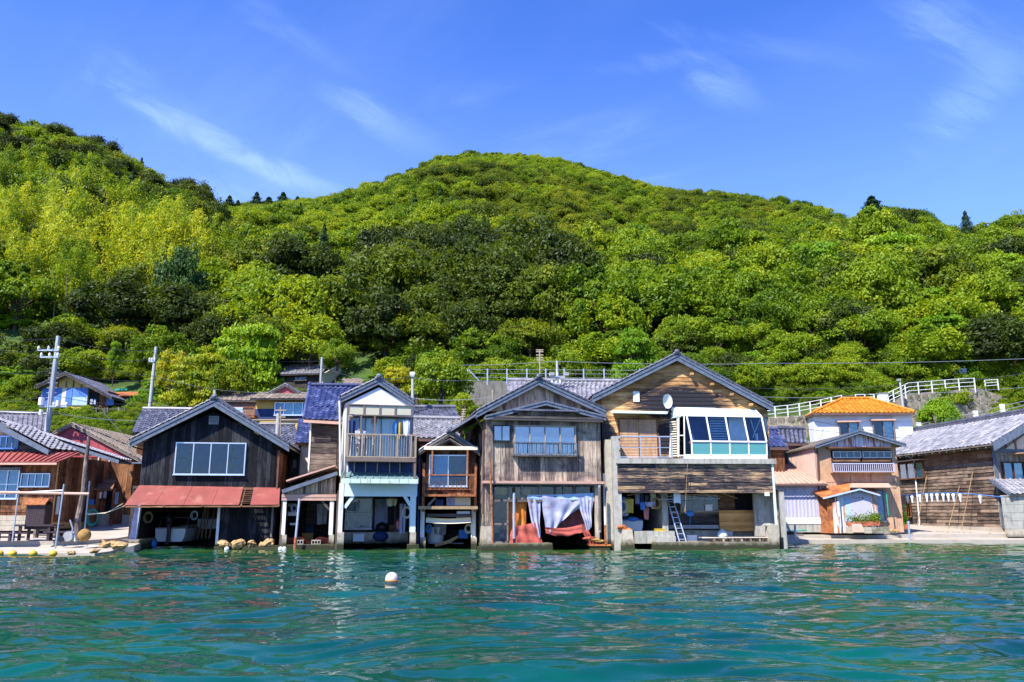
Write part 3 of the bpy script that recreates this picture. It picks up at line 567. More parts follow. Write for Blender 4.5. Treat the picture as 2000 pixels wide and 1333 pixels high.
def top_of(pts):                               # height of a polyline of (x, z)
    xs = [p[0] for p in pts]; zs = [p[1] for p in pts]; return lambda x: float(np.interp(x, xs, zs))
def boards_v(T, parent, mat, x0, x1, z0, top, y, w=.2, th=.02, fr=None, batten=False, peak=None, jit=.006):
    if not callable(top): tt = top; top = lambda x: tt
    n = max(1, round((x1-x0)/w)); ww = (x1-x0)/n
    for i in range(n):
        a = x0+i*ww+.004; b = x0+(i+1)*ww-.004; ys = y-th-random.uniform(0, jit)
        poly = [(a,z0+random.uniform(0,.02)),(b,z0),(b,top(b))]
        if peak and a < peak < b: poly.append((peak, top(peak)))
        poly.append((a, top(a)))
        m = MB(fr); m.prism(poly, ys, y-.001)
        if batten: m.prism([(b-.012,z0),(b+.018,z0),(b+.018,top(b)),(b-.012,top(b))], ys-.018, ys+.002)
        m.build('board', K[mat], parent)
def boards_h(T, parent, mat, z0, z1, left, right, y, h=.2, th=.02, seg=1.9, lap=.018, fr=None):
    if not callable(left): l0 = left; left = lambda z: l0
    if not callable(right): r0 = right; right = lambda z: r0
    n = max(1, round((z1-z0)/h)); hh = (z1-z0)/n
    for j in range(n):
        a = z0+j*hh; b = a+hh-.004; la, lb, ra, rb = left(a), left(b), right(a), right(b)
        if ra-la < .1: continue
        cuts = [0]; 
        while cuts[-1] < 1: cuts.append(cuts[-1] + random.uniform(.5,1.3)*seg/max(ra-la,.1))
        cuts[-1] = 1
        if len(cuts) > 2 and 1-cuts[-2] < .08: cuts.pop(-2)
        for c, d in zip(cuts[:-1], cuts[1:]):
            g = .003/(ra-la); A = la+(ra-la)*(c+g); B = la+(ra-la)*(d-g); C = lb+(rb-lb)*(d-g); D = lb+(rb-lb)*(c+g); q = random.uniform(0,.007)
            MB(fr).hexa([(A,y-th-lap-q,a),(B,y-th-lap-q,a),(B,y-.001,a),(A,y-.001,a),(D,y-th-q,b),(C,y-th-q,b),(C,y-.001,b),(D,y-.001,b)]).build('plank', K[mat], parent)
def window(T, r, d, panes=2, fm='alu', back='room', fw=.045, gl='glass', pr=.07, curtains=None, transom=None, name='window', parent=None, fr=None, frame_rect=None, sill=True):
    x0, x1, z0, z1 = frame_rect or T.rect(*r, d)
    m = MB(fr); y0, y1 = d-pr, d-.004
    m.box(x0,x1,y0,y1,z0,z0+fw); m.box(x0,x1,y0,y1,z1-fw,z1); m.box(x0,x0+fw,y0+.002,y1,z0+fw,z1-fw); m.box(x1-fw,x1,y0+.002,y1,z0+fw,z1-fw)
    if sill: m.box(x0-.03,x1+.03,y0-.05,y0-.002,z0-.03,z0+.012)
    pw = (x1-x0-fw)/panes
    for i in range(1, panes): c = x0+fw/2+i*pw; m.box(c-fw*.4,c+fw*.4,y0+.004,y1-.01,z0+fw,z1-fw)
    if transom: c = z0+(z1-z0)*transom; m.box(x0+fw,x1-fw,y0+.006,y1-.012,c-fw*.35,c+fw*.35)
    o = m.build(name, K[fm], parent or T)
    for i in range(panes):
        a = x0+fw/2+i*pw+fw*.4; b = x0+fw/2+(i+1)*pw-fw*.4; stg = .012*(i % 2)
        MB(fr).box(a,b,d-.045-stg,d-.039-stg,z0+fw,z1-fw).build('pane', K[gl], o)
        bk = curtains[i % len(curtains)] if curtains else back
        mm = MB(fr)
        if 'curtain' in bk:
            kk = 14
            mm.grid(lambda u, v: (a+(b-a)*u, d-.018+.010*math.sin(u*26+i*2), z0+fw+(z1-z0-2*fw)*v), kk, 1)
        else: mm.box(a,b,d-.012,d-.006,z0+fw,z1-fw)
        mm.build('curtain' if 'curtain' in bk else 'dim_room_backing', K[bk], o)  # without a curtain: flat sheet painted as the dim room behind the glass
    return o
def rail(T, r, d, n, mat='beige', rr=.014, name='balcony_rail', bars=True, posts=(0,1), parent=None, mid=None):
    x0, x1, z0, z1 = T.rect(*r, d); m = MB(); m.box(x0,x1,d-.03,d+.02,z1-.05,z1); m.box(x0,x1,d-.025,d+.015,z0,z0+.04)
    if mid: m.box(x0,x1,d-.02,d+.01,z0+(z1-z0)*mid,z0+(z1-z0)*mid+.025)
    for t in posts: c = x0+(x1-x0)*t; m.box(c-.025,c+.025,d-.035,d+.025,z0-.001,z1+.001)
    o = m.build(name, K[mat], parent or T)
    if bars:
        bm = MB().box(-rr*.6,rr*.6,-rr*.6,rr*.6,0,z1-z0-.08).mesh('baluster', K[mat])
        for i in range(n): sub('baluster', bm, o, Matrix.Translation((x0+(x1-x0)*(i+.5)/n, d-.004, z0+.04)))
    return o
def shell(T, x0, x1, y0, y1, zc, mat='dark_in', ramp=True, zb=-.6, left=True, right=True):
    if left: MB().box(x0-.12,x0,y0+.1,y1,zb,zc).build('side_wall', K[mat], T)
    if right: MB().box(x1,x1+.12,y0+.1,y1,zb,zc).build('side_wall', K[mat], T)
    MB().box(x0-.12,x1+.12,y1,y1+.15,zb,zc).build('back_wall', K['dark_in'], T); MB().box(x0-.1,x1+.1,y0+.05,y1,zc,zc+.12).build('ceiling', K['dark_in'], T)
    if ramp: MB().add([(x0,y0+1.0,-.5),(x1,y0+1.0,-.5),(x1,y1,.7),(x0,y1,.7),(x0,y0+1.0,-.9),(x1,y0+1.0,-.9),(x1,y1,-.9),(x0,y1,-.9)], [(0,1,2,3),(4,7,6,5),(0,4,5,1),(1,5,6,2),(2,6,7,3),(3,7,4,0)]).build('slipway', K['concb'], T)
def side_frame(x, left=True):                  # matrix taking (u, d, z) of a side wall to the thing's own axes
    return Matrix(((0,1,0,x),(-1,0,0,0),(0,0,1,0),(0,0,0,1))) if left else Matrix(((0,-1,0,x),(1,0,0,0),(0,0,1,0),(0,0,0,1)))
def corrugated(m, x0, x1, z0, z1, y, pitch=.1, amp=.012):
    n = int((x1-x0)/pitch*4); m.grid(lambda u, v: (x0+(x1-x0)*u, y-amp*(1+math.sin(u*n/4*2*math.pi)), z0+(z1-z0)*v), n, 1); return m
def house(name, label, px, py, Y, rot=0, cat='house', z=0, group=None):
    p = W(px, py, Y); return Thing(name, label, cat, (p.x, Y, z), RAD(rot), group)
# ---------------------------------------------------------------- quays
def slab(name, pts, th, mat):
    return tag(MB().plate(pts, th).build(name, K[mat]), kind='structure')
F = [Vector((-60,30.7,.07)),Vector((-19.8,30.7,.07)),Vector((-16.8,31.0,.08)),G(185,1081,.08),G(215,1077,.10),G(240,1070,.18),G(262,1066,.25)]
slab('quay_apron', F + [Vector((-16.9,38,.3)),Vector((-60,38,.3))], .8, 'deck')
slab('quay_terrace', [Vector((-60,33.2,.42)),G(150,1057,.42),G(225,1052,.44),Vector((-16.4,46,1.1)),Vector((-60,46,1.1))], 1.4, 'deck')
slab('quay_apron', [Vector((13.0,42.0,.2)),Vector((60,42.6,.2)),Vector((60,47,.36)),Vector((13.0,47,.36))], .9, 'deck')
slab('quay_terrace', [Vector((13.2,43.1,.40)),Vector((19.2,43.1,.40)),Vector((22,43.6,.44)),Vector((60,44.8,.46)),Vector((60,56,.9)),Vector((13.2,56,.9))], .7, 'deck')
# ---------------------------------------------------------------- black boathouse with red canopy
T = house('boathouse', 'black boarded boathouse with a red metal canopy over its boat bay', 400, 1070, 36.3, 8, 'boathouse'); BH1 = T
zc = T.p(400,950)[1]; xl = T.p(277,900)[0]; xr = T.p(538,900)[0]; pk = T.p(418,805); tl = (xl, T.p(283,864)[1]); tr = (xr, T.p(538,868)[1])
wl = MB().prism([(xl,zc),(xr,zc),tr,pk,tl], .0, 7).build('wall', K['black_wood'], T)
boards_v(T, wl, 'black_wood', xl, xr, zc-.05, top_of([tl,pk,tr]), 0, .2, peak=pk[0])
gable_roof(T, (253,862), (418,781), (565,870), -.5, 7.4, .30)
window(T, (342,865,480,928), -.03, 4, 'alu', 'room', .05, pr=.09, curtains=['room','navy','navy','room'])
for px_ in (366,453): T.pb('inner_post', K['brown_z'], px_, 868, px_+4, 925, -.062, -.052)
for px_ in (350,452): T.pb('inner_rail', K['brown_x'], px_, 893, px_+17, 896, -.067, -.063)
v = T.pb('vent', K['corr'], 408, 813, 427, 829, -.08, 0)
for i in range(5): x0,x1,z0,z1 = T.rect(409,814,426,828,-.1); zz_ = z0+(z1-z0)*(i+.5)/5; MB().box(x0,x1,-.1,-.081,zz_-.012,zz_+.012).build('louvre', K['grey_wood_h'], v)
# canopy
a = T.q(272,948,-.02); b = T.q(547,953,-.02); c = T.q(545,986,-1.0); e = T.q(243,987,-1.0)
cuts = [0,.235,.49,.74,.845,1.0]; cn = MB().beam(a-Vector((0,0,.08)), b-Vector((0,0,.08)), .08).beam(e-Vector((0,-.05,.07)), c-Vector((0,-.05,.07)), .06)
for t in (0,.25,.5,.75,1): cn.beam(a.lerp(b,t)-Vector((0,0,.1)), e.lerp(c,t)-Vector((0,0,.07)), .05)
cn = cn.build('canopy', K['brown_x'], T)
for t0, t1 in zip([0,.19,.375,.56,.81], [.188,.373,.558,.735,1.0]): MB().plate([e.lerp(c,t0), e.lerp(c,t1), a.lerp(b,t1), a.lerp(b,t0)], .012).build('sheet', K['red'], cn)
for i in range(9):
    t = (i+.2)/9; A = a.lerp(b,.737).lerp(e.lerp(c,.737), t); B = a.lerp(b,.808).lerp(e.lerp(c,.808), t); MB().beam(A, B, .055, .02).build('batten', K['brown_x'], cn)
# ground floor
z1 = T.p(400,984)[1]; x0 = T.p(256,1030)[0]; xo = T.p(425,1030)[0]; x2 = T.p(531,1030)[0]
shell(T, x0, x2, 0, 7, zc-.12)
MB().hexa([(x0-.02,-.12,-.3),(x0+.24,-.12,-.3),(x0+.24,.1,-.3),(x0-.02,.1,-.3),(x0+.1,-.12,z1),(x0+.36,-.12,z1),(x0+.36,.1,z1),(x0+.1,.1,z1)]).build('post', K['lilact'], T)
T.pb('post', K['whitec'], 423, 984, 428, 1064, -.08, .05); T.pb('post', K['beam'], 529, 984, 533, 1062, -.08, .05)
lw = MB().box(xo+.1,x2,0,.08,.1,zc-.1).build('bay_wall', K['black_wood'], T); boards_v(T, lw, 'black_wood', xo+.1, x2, .12, zc-.1, 0, .17)
MB().box(x0-.3,x0+.5,-.4,6,-.6,.42).build('footing', K['concb'], T)
# right side wall and eave props
fr = side_frame(xr, False); sw = MB().box(xr,xr+.04,.05,7,0,T.p(538,880)[1]).build('side_wall', K['brown_z'], T); boards_v(T, sw, 'brown_z', .1, 6.9, .2, T.p(538,882)[1], -.04, .35, fr=fr)
T.pb('downpipe', K['brownpipe'], 541, 880, 544, 960, -.1, -.04)
MB().tube([T.q(255,868,-.5),T.q(262,874,-.4),T.q(284,880,-.08)], .035).build('gutter_pipe', K['black'], T)
# boat inside
bp = W(335,1052,38.2)
def boat(name, label, loc, rot, Ln, Wd, H, mat='hull', motor=True):
    b = Thing(name, label, 'boat', loc, rot); m = MB(); nst = 9; vs = []; fs = []
    for i in range(nst):                       # stern at y = 0, bow towards +y
        t = i/(nst-1); w_ = Wd/2*(1-t**2.6)*(.86+.14*min(1,t*4)) + .02; k = H*(.05+.45*max(0,t-.5)**2)
        vs += [(-w_,Ln*t,H*(1+.25*t*t)),(-w_*.95,Ln*t,H*.35+k),(-w_*.8,Ln*t,k),(0,Ln*t,k*.8),(w_*.8,Ln*t,k),(w_*.95,Ln*t,H*.35+k),(w_,Ln*t,H*(1+.25*t*t)),(w_*.86,Ln*t,H*(1+.25*t*t)),(w_*.7,Ln*t,H*.5+k),(-w_*.7,Ln*t,H*.5+k),(-w_*.86,Ln*t,H*(1+.25*t*t))]
    for i in range(nst-1):
        for k in range(11): fs.append((i*11+k, i*11+(k+1)%11, (i+1)*11+(k+1)%11, (i+1)*11+k))
    m.add(vs, fs + [tuple(range(6,-1,-1)), tuple((nst-1)*11+k for k in range(11))]); m.build('hull', K[mat], b)
    g = MB(); g.tube([(-Wd/2*.88,-.02,H+.02),(Wd/2*.88,-.02,H+.02)], .03); g.build('transom_rail', K['bluesheet' if not motor else 'corr'], b)
    g = MB(); g.box(-Wd*.36,Wd*.36,Ln*.35,Ln*.42,H*.7,H*.78); g.box(-Wd*.3,Wd*.3,Ln*.62,Ln*.7,H*.8,H*.88); g.build('thwart', K['beam'], b)
    if motor:
        q = MB(); q.ball((0,-.22,H+.42),.24,12,8,sq=(.8,1,1.15)); mo = q.build('outboard_motor', K['black'], b, True)
        MB().beam((0,-.2,H+.3),(0,-.2,-.1),.13,.2,(0,1,0)).build('motor_leg', K['black'], mo); MB().tube([(0,-.42,.0),(0,-.1,.0)],[.08,.05],8).build('gearcase', K['black'], mo)
        q = MB(); q.tube([(-Wd*.4,.3,H),(-Wd*.4,.5,H+.5),(Wd*.4,.5,H+.5),(Wd*.4,.3,H)], .02); q.build('handrail', K['steel'], b)
    return b
boat('motor_boat', 'white motor boat with black outboard engine inside the black boathouse', (bp.x,38.0,.22), RAD(4), 4.2, 1.55, .62)
b = boat('rowing_boat', 'white rowing boat stored behind the motor boat in the black boathouse', (bp.x+.75,40.6,.75), RAD(2), 2.4, 1.2, .5, motor=False)
def ballthing(name, label, cat, c, r, mat, group=None, sq=(1,1,1), knob=True):
    t = Thing(name, label, cat, (c[0],c[1],c[2]-r*.9), 0, group); MB().ball((0,0,r*.9),r,18,12,sq=sq).build('float_body', K[mat], t, True)
    if knob: MB().tube([(0,0,r*.9+r*sq[2]*.9),(0,0,r*.9+r*sq[2]*1.14)],[r*.22,r*.16],8).build('eyelet', K[mat], t)
    return t
c = G(350,1064,.02); ballthing('buoy', 'blue float lying in the black boathouse mouth', 'buoy', (c.x,37.6,.16), .17, 'blue')
for i, (px, l) in enumerate(((392,.3),(399,.1),(407,-.12),(414,.2))):
    p = W(px,1000,39.5); m = MB().beam((0,0,0),(l*.6,.3,1.9),.05,.05); o = m.build('oar', K['bamboo']); o.location = (p.x,39.4,.35); MB().box(-.06,.06,-.01,.03,0,.4)
    tag(o, ['pale wooden oar leaning leftmost in the black boathouse','pale wooden pole leaning beside the leftmost oar in the black boathouse','third pale pole from the left in the black boathouse','rightmost pale pole leaning in the black boathouse'][i], 'pole', 'poles leaning inside the black boathouse')
# rubble plinth and rocks in front of the bay wall
tag(MB().plate([G(418,1068,.12),G(545,1070,.12),G(545,1062,.16)+Vector((0,.4,0)),G(418,1062,.16)+Vector((0,.4,0))], .5).build('rock_ledge', K['concb']), kind='structure')
for i, (px, py, r, lab) in enumerate(((438,1064,.27,'large brown rock leftmost on the ledge before the black boathouse'),(465,1064,.30,'long low brown rock second on the ledge before the black boathouse'),(492,1063,.25,'ochre yellow rock in the middle of the ledge before the black boathouse'),(512,1065,.18,'slanting flat rock between the ochre rock and the tall rock'),(524,1062,.29,'tall yellow topped rock at the right end of the ledge'),(491,1070,.12,'small dark red rock at the water below the ochre rock'))):
    c = W(px,py,35.4); random.seed(50+i); o = MB().ball((0,0,0), r, 9, 6, .22, (1.05,.7,.62)).build('rock', K['rock']); o.location = (c.x,35.4,c.z+.02); o.rotation_euler = (.1,.2*(-1)**i,.7*i); tag(o, lab, 'rock', 'rocks in front of the black boathouse')
random.seed(3)
for px, py, l in ((443,1072,'white float lying left at the ledge before the black boathouse'),(548,1073,'white float left of its pair by the slanting silver pole'),(555,1073,'white float nearest the slanting silver pole')):
    c = W(px,py,34.8); ballthing('float', l, 'float', (c.x,34.8,.06), .1, 'white', 'white floats at the water edge', knob=False)
# ---------------------------------------------------------------- lean-to shed
T = house('lean_to_shed', 'small grey lean-to shed on posts between the black boathouse and the white house', 605, 1070, 35.8, 10, 'shed'); SH = T
a = T.q(551,958,-.3); b = T.q(659,922,-.3); D = Vector((0,3.6,0)); H = Vector((0,0,.07))
rf = MB().hexa([a-H,b-H,b-H+D,a-H+D,a,b,b+D,a+D]).build('roof', K['fascia'], T)
MB().beam(a-Vector((0,.02,.06)),b-Vector((0,.02,.06)),.04,.16).build('bargeboard', K['fascia'], rf)
a2 = T.q(559,938,.6); b2 = T.q(655,908,.6); MB().hexa([a2-H,b2-H,b2-H+D,a2-H+D,a2,b2,b2+D,a2+D]).build('upper_roof', K['pinkroof'], T)
x0, zt = T.p(556,965); x1 = T.p(655,965)[0]; ga = MB().prism([(x0,zt),(x1,zt),(x1,T.p(655,930)[1]),(x0,T.p(556,960)[1])],0,.1).build('gable', K['grey_wood'], T)
boards_v(T, ga, 'grey_wood', x0, x1, zt, top_of([(x0,T.p(556,962)[1]),(x1,T.p(655,932)[1])]), 0, .13)
bm_ = T.pb('beam', K['pinkroof'], 550, 966, 657, 978, -.12, .02); MB().box(x0-.1,x1+.05,-.14,-.121,zt-.15,zt-.03).build('flashing', K['pinkroof'], bm_)
T.pb('post', K['whitec'], 551, 978, 558, 1045, -.08, .08); T.pb('footing', K['concb'], 550, 1045, 559, 1070, -.1, .1); T.pb('post', K['whitec'], 643, 978, 651, 1045, -.08, .08); T.pb('footing', K['concb'], 642, 1045, 652, 1070, -.1, .1)
MB().beam(T.q(643,996,0),T.q(629,979,0),.09).build('brace', K['beam'], T)
shell(T, x0, x1-.1, 0, 3.6, zt, ramp=False); T.pb('slab', K['concb'], 545, 1065, 655, 1076, -.5, 3.4)
fr = None
for (a_, b_, c_, e_, d_, mt) in ((562,1000,580,1008,.9,'white'),(563,984,578,990,.8,'corr'),(566,1022,582,1026,.9,'white')): T.pb('shelf', K[mt], a_, b_, c_, e_, d_, d_+.5)
T.pb('inner_panel', K['room'], 598, 985, 615, 1040, 3.3, 3.5)
o = MB().grid(lambda u,v:(x0+.15+(x1-x0-.3)*u, .5+.08*math.sin(u*9)-.3*v+.3, .12+.42*v*(.8+.2*math.sin(u*7+1))-.06*math.sin(u*15)*v), 26, 6).build('tarpaulin', K['redt']); o.matrix_world = T.M; tag(o, 'red tarpaulin sagging inside the small lean-to shed', 'tarpaulin')
for i, px in enumerate((583,617)):
    q = T.M @ T.q(px,1062,.35); t = Thing('concrete_block', ['hollow grey concrete block at left in the lean-to shed','hollow grey concrete block at right in the lean-to shed'][i], 'block', (q.x,q.y,q.z-.05), RAD(10), 'concrete blocks in the lean-to shed')
    m = MB()
    for zz_ in (0,.16): m.box(-.2,.2,0,.15,zz_,zz_+.04)
    for xx in (-.2,-.075,.05,.17): m.box(xx,xx+.03,.002,.148,.04,.16)
    m.build('block_body', K['conc'], t)
def pole(name, label, a, b, r, mat, cat='pole', group=None, extra=None):
    a = Vector(a); b = Vector(b); t = Thing(name, label, cat, a, 0, group); MB().tube([(0,0,0), b-a], r, 8).build('shaft', K[mat], t)
    if extra: MB().tube([(b-a)*extra[0], (b-a)*extra[1]], (r if not isinstance(r, list) else r[0])*1.25, 8).build('sleeve', K[extra[2]], t)
    return t
pole('slanting_pole', 'slanting silver pole with a rusty foot in front of the lean-to shed', W(575,1074,34.9)+Vector((0,0,-.2)), W(585,974,35.0), .05, 'steel', extra=(.0,.3,'rust'))
# ---------------------------------------------------------------- white balcony house
T = house('balcony_house', 'narrow white boathouse with a beige balcony and glazed doors above its boat bay', 740, 1075, 35.2, 13, 'house'); WH = T
xl = T.p(671,870)[0]; xr = T.p(806,870)[0]; zb = T.p(740,945)[1]; zt = T.p(740,793)[1]; pk = (T.p(740,757)[0], T.p(740,757)[1])
wl = MB().prism([(xl,zb),(xr,zb),(xr,T.p(806,793)[1]),pk,(xl,T.p(671,788)[1])], 0, 7).build('wall', K['plaster'], T)
gable_roof(T, (665,777), (740,741), (809,786), -.12, 7.5, .24, tw=.25)
MB().prism([(xl+.05,zt+.02),(xr-.05,zt+.02),(pk[0],pk[1]-.05)],-.02,-.001).build('gable_panel', K['white'], T)
for i in range(4): T.pb('awning_panel', K['polyc'], 680+i*31+1, 794, 680+(i+1)*31-1, 811, -.62, -.60)
m = MB()
for px in (679,711,742,772,804): x0,x1,z0,z1 = T.rect(px-1.5,792,px+1.5,812,-.64); m.box(x0,x1,-.66,-.59,z0,z1)
x0,x1,z0,z1 = T.rect(678,811,806,813,-.64); m.box(x0,x1,-.67,-.58,z0,z1); x0,x1,z0,z1 = T.rect(678,791,806,793,-.64); m.box(x0,x1,-.67,0,z0,z1); m.build('awning_frame', K['alub'], T)
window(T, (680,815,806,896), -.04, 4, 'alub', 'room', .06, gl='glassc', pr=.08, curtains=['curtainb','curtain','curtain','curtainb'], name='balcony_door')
rl = rail(T, (677,848,812,894), -.85, 26, 'beige', posts=(0,.22,.48,.73,.93,1)); x0,x1,z0,z1 = T.rect(676,894,812,902,-.85); MB().box(x0,x1,-.87,0,z0,z1-.01).build('balcony_floor', K['alub'], T)
m = MB()
for px in (677,811):
    x0,x1,z0,z1 = T.rect(px-2,794 if px < 700 else 848,px+2,938,-.85); m.box(x0,x1,-.84,-.78,z0,z1)
for px in (704,731): x0,x1,z0,z1 = T.rect(px-1.5,813,px+1.5,894,-.7); m.box(x0,x1,-.72,-.68,z0,z1)
for yy in (851,): x0,x1,z0,z1 = T.rect(677,yy,738,yy+2,-.7); m.box(x0,x1,-.73,-.69,z0,z1)
tag(m.build('balcony_frame', K['alub'], T), kind='stuff')
T.pb('underfloor_panel', K['navy'], 680, 903, 806, 926, -.06, -.01)
for px in (692,714,737,761,781): T.pb('strut', K['beige'], px-1, 902, px+1, 926, -.14, -.07)
a = T.q(672,922,-.06); b = T.q(810,924,-.06); c = T.q(817,938,-.95); e = T.q(666,936,-.95)
n_ = 10; aw = MB().plate([e,c,b,a], .03).build('lower_awning', K['copper'], T)
for i in range(n_+1): MB().beam(a.lerp(b,i/n_)+Vector((0,0,.03)), e.lerp(c,i/n_)+Vector((0,0,.03)), .035).build('seam', K['copper'], aw)
for i in range(8): MB().prism([((e.lerp(c,i/8)).x+.01,e.z-.17),((e.lerp(c,(i+1)/8)).x-.01,e.z-.17),((e.lerp(c,(i+1)/8)).x-.01,e.z+.02),((e.lerp(c,i/8)).x+.01,e.z+.02)], -1.0, -.96).build('fascia_panel', K['mint'], aw)
bw = T.pb('bay_header', K['ltblue'], 670, 944, 815, 970, -.10, 0)
zh = T.p(740,968)[1]; x0 = T.p(668,1000)[0]; x1 = T.p(808,1000)[0]
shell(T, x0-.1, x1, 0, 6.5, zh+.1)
T.pb('post', K['whitec'], 661, 944, 670, 1040, -.12, .12); T.pb('footing', K['concb'], 658, 1040, 671, 1085, -.16, .16)
T.pb('post', K['ltblue'], 801, 969, 812, 1040, -.12, .12); T.pb('footing', K['concb'], 801, 1040, 812, 1085, -.14, .14); T.pb('footing_base', K['concb'], 797, 1064, 818, 1090, -.3, .2)
MB().beam(T.q(673,992,-.02),T.q(690,969,-.02),.14,.08,(0,1,0)).build('brace', K['ltblue'], T); MB().beam(T.q(804,992,-.02),T.q(790,969,-.02),.14,.08,(0,1,0)).build('brace', K['ltblue'], T)
window(T, (674,972,727,1034), 3.0, 2, 'whitec', 'room', .07, transom=.52, name='sliding_door'); T.pb('inner_panel', K['lilact'], 732, 975, 757, 1034, 3.0, 3.1); T.pb('inner_wall', K['dark_in'], 668, 969, 806, 1060, 3.12, 3.2)
for i in range(5): T.pb('hanging_board', K['dark_in'], 762+i*7, 978+i, 767+i*7, 1040, 2.6, 2.7)
T.pb('inner_step', K['concb'], 668, 1040, 806, 1062, 2.2, 3.1)
# left white wall seen along the side
fr = side_frame(xl, True); MB().box(xl-.03,xl,.02,7,1.2,T.p(671,790)[1]).build('side_wall', K['cream'], T); MB().box(xl-.03,xl,.1,7,-.3,1.19).build('side_footing', K['concb'], T)
m = MB(); m.tube([T.q(663,783,-.1),T.q(664,800,-.06),T.q(665,930,-.06)], .05, 8); m.build('downpipe', K['whitec'], T)
for yy in (1.0,1.9): MB().box(xl-.06,xl-.031,yy,yy+.35,2.6,4.1).build('side_shutter', K['brown_z'], T)
def drop(T, name, label, cat, px, py, d, w_, h_, mat, group=None, depth=.12, taper=.8, wob=.03):
    q = T.M @ T.q(px, py, d); random.seed(int(px*7+py)); ph = random.uniform(0,6)
    m = MB().grid(lambda u,v: ((u-.5)*w_*(taper+(1-taper)*v), -.02+wob*math.sin(u*9+ph)*(1-v*.5), -h_*(1-v)-.03*math.sin(u*5+ph)*(1-v)), 10, 5)
    m2 = MB().grid(lambda u,v: ((.5-u)*w_*(taper+(1-taper)*v), .03+wob*math.sin(u*7+ph)*(1-v*.5), -h_*(1-v)), 10, 5); m.add(m2.v, m2.f)
    m.tube([(-w_*.3,0,0),(0,0,.08),(w_*.3,0,0)],.008,4)
    o = m.build(name, K[mat]); o.location = q; o.rotation_euler = T.root.rotation_euler; tag(o, label, cat, group); return o
G1 = 'laundry on the white balcony'
drop(WH,'shirt','dark blue shirt hanging at the left end of the white balcony','shirt',688,822,-.55,.3,.6,'navy',G1); drop(WH,'red_cloth','small red cloth hanging high in the balcony doorway','cloth',732,816,-.5,.2,.26,'redt',G1)
drop(WH,'towel','yellow towel hanging at the right of the white balcony','towel',781,826,-.55,.12,.7,'yellow',G1); drop(WH,'towel','blue towel hanging beside the yellow towel on the balcony','towel',773,824,-.5,.14,.6,'blue',G1); drop(WH,'shirt','pale shirt hanging at the far right of the balcony','shirt',794,822,-.55,.3,.65,'curtain',G1)
t = Thing('drying_rack','white folding drying rack standing on the balcony','rack', WH.M @ WH.q(706,893,-.5), RAD(13)); m = MB()
for xx in (-.5,-.2,.2,.5): m.tube([(xx,-.1,0),(xx*.9,.1,.95)],.012,5)
t2 = m.build('rack_legs', K['white'], t); m = MB()
for k in range(5): m.tube([(-.55,-.12+k*.06,.95),(.55,-.12+k*.06,.95)],.01,5)
m.build('rack_bars', K['white'], t)
drop(WH,'towel','white towel draped on the balcony drying rack','towel',704,842,-.62,.45,.55,'white',G1)
# things in its boat bay
def crate(T, name, label, px, py, d, w_, h_, mat, cat='crate', dep=.35):
    q = T.M @ T.q(px, py, d); t = Thing(name, label, cat, q, T.root.rotation_euler.z); m = MB()
    m.box(-w_/2,w_/2,0,dep,0,.03); m.box(-w_/2,w_/2,0,.025,.03,h_); m.box(-w_/2,w_/2,dep-.025,dep,.03,h_); m.box(-w_/2,-w_/2+.025,.025,dep-.025,.03,h_); m.box(w_/2-.025,w_/2,.025,dep-.025,.03,h_); m.build('crate_body', K[mat], t)
    m = MB(); m.box(-w_/2-.015,w_/2+.015,-.015,dep+.015,h_,h_+.03); m.build('rim', K[mat], t); return t
crate(WH,'crate','brown plastic crate in the boat bay of the white house',768,1046,2.3,.38,.42,'brown_x'); crate(WH,'crate','blue plastic crate beside the brown crate in the white house boat bay',780,1040,2.35,.34,.36,'blue')
q = WH.M @ WH.q(746,1030,2.4); ballthing('kettle_drum','round black pot standing in the boat bay of the white house','pot',(q.x,q.y,q.z),.3,'black',sq=(1,1,.7)); q = WH.M @ WH.q(742,1048,2.3)
ballthing('sack','black sack slumped below the pot in the white house bay','sack',(q.x,q.y,q.z),.36,'navy',sq=(1.1,.8,.7),knob=False)
drop(WH,'net','pale fishing net hanging at the right of the white house boat bay','net',787,985,1.2,.28,1.3,'lilact'); drop(WH,'bag','orange bag hanging in the white house boat bay','bag',779,1018,1.4,.22,.35,'pink')
# ---------------------------------------------------------------- grey plank house with navy tiles behind
T = house('plank_house', 'weathered plank house with navy glazed tile roof behind the lean-to shed', 630, 925, 38.6, 6, 'house'); NH = T
e0 = T.q(593,819,-.5); e1 = T.q(668,823,-.5); r0 = T.q(605,756,2.6); r1 = T.q(704,757,2.6)
xl, xr = T.p(606,870)[0], T.p(658,870)[0]; zt = T.p(630,818)[1]; wl = MB().box(xl,xr+1.5,0,4,1,zt-.05).build('wall', K['grey_wood_h'], T); boards_h(T, wl, 'grey_wood_h', T.p(630,930)[1], zt-.05, xl, xr, 0, .27, seg=1.3)
dk = MB().plate([e0,e1+Vector((.3,0,0)),r1,r0], .08).build('roof', K['beam'], T); roof_tiles(T, dk, e0+Vector((0,0,.02)), e1+Vector((.3,0,.02)), r0+Vector((0,0,.02)), r1+Vector((0,0,.02)), .27, .27, 'tile_n')
MB().beam(e0-Vector((0,.03,.1)),e1-Vector((0,.03,.1)),.05,.13).build('gutter_board', K['pinkroof'], T)
m = MB(); k = 8
for i in range(k): m.tube([r0.lerp(r1,i/k)+Vector((0,0,.12)), r0.lerp(r1,(i+1.05)/k)+Vector((0,0,.12))], [.1,.085], 8)
m.build('ridge', K['tile_n'], dk); m = MB(); m.ball(tuple(r0+Vector((0,0,.16))),.12,8,6); m.build('ridge_end_tile', K['tile_n'], dk)
m = MB()
for i in range(11): m.tube([e0.lerp(r0,i/11)+Vector((-.02,0,.08)), e0.lerp(r0,(i+1)/11)+Vector((-.02,0,.1))],[.07,.055],7)
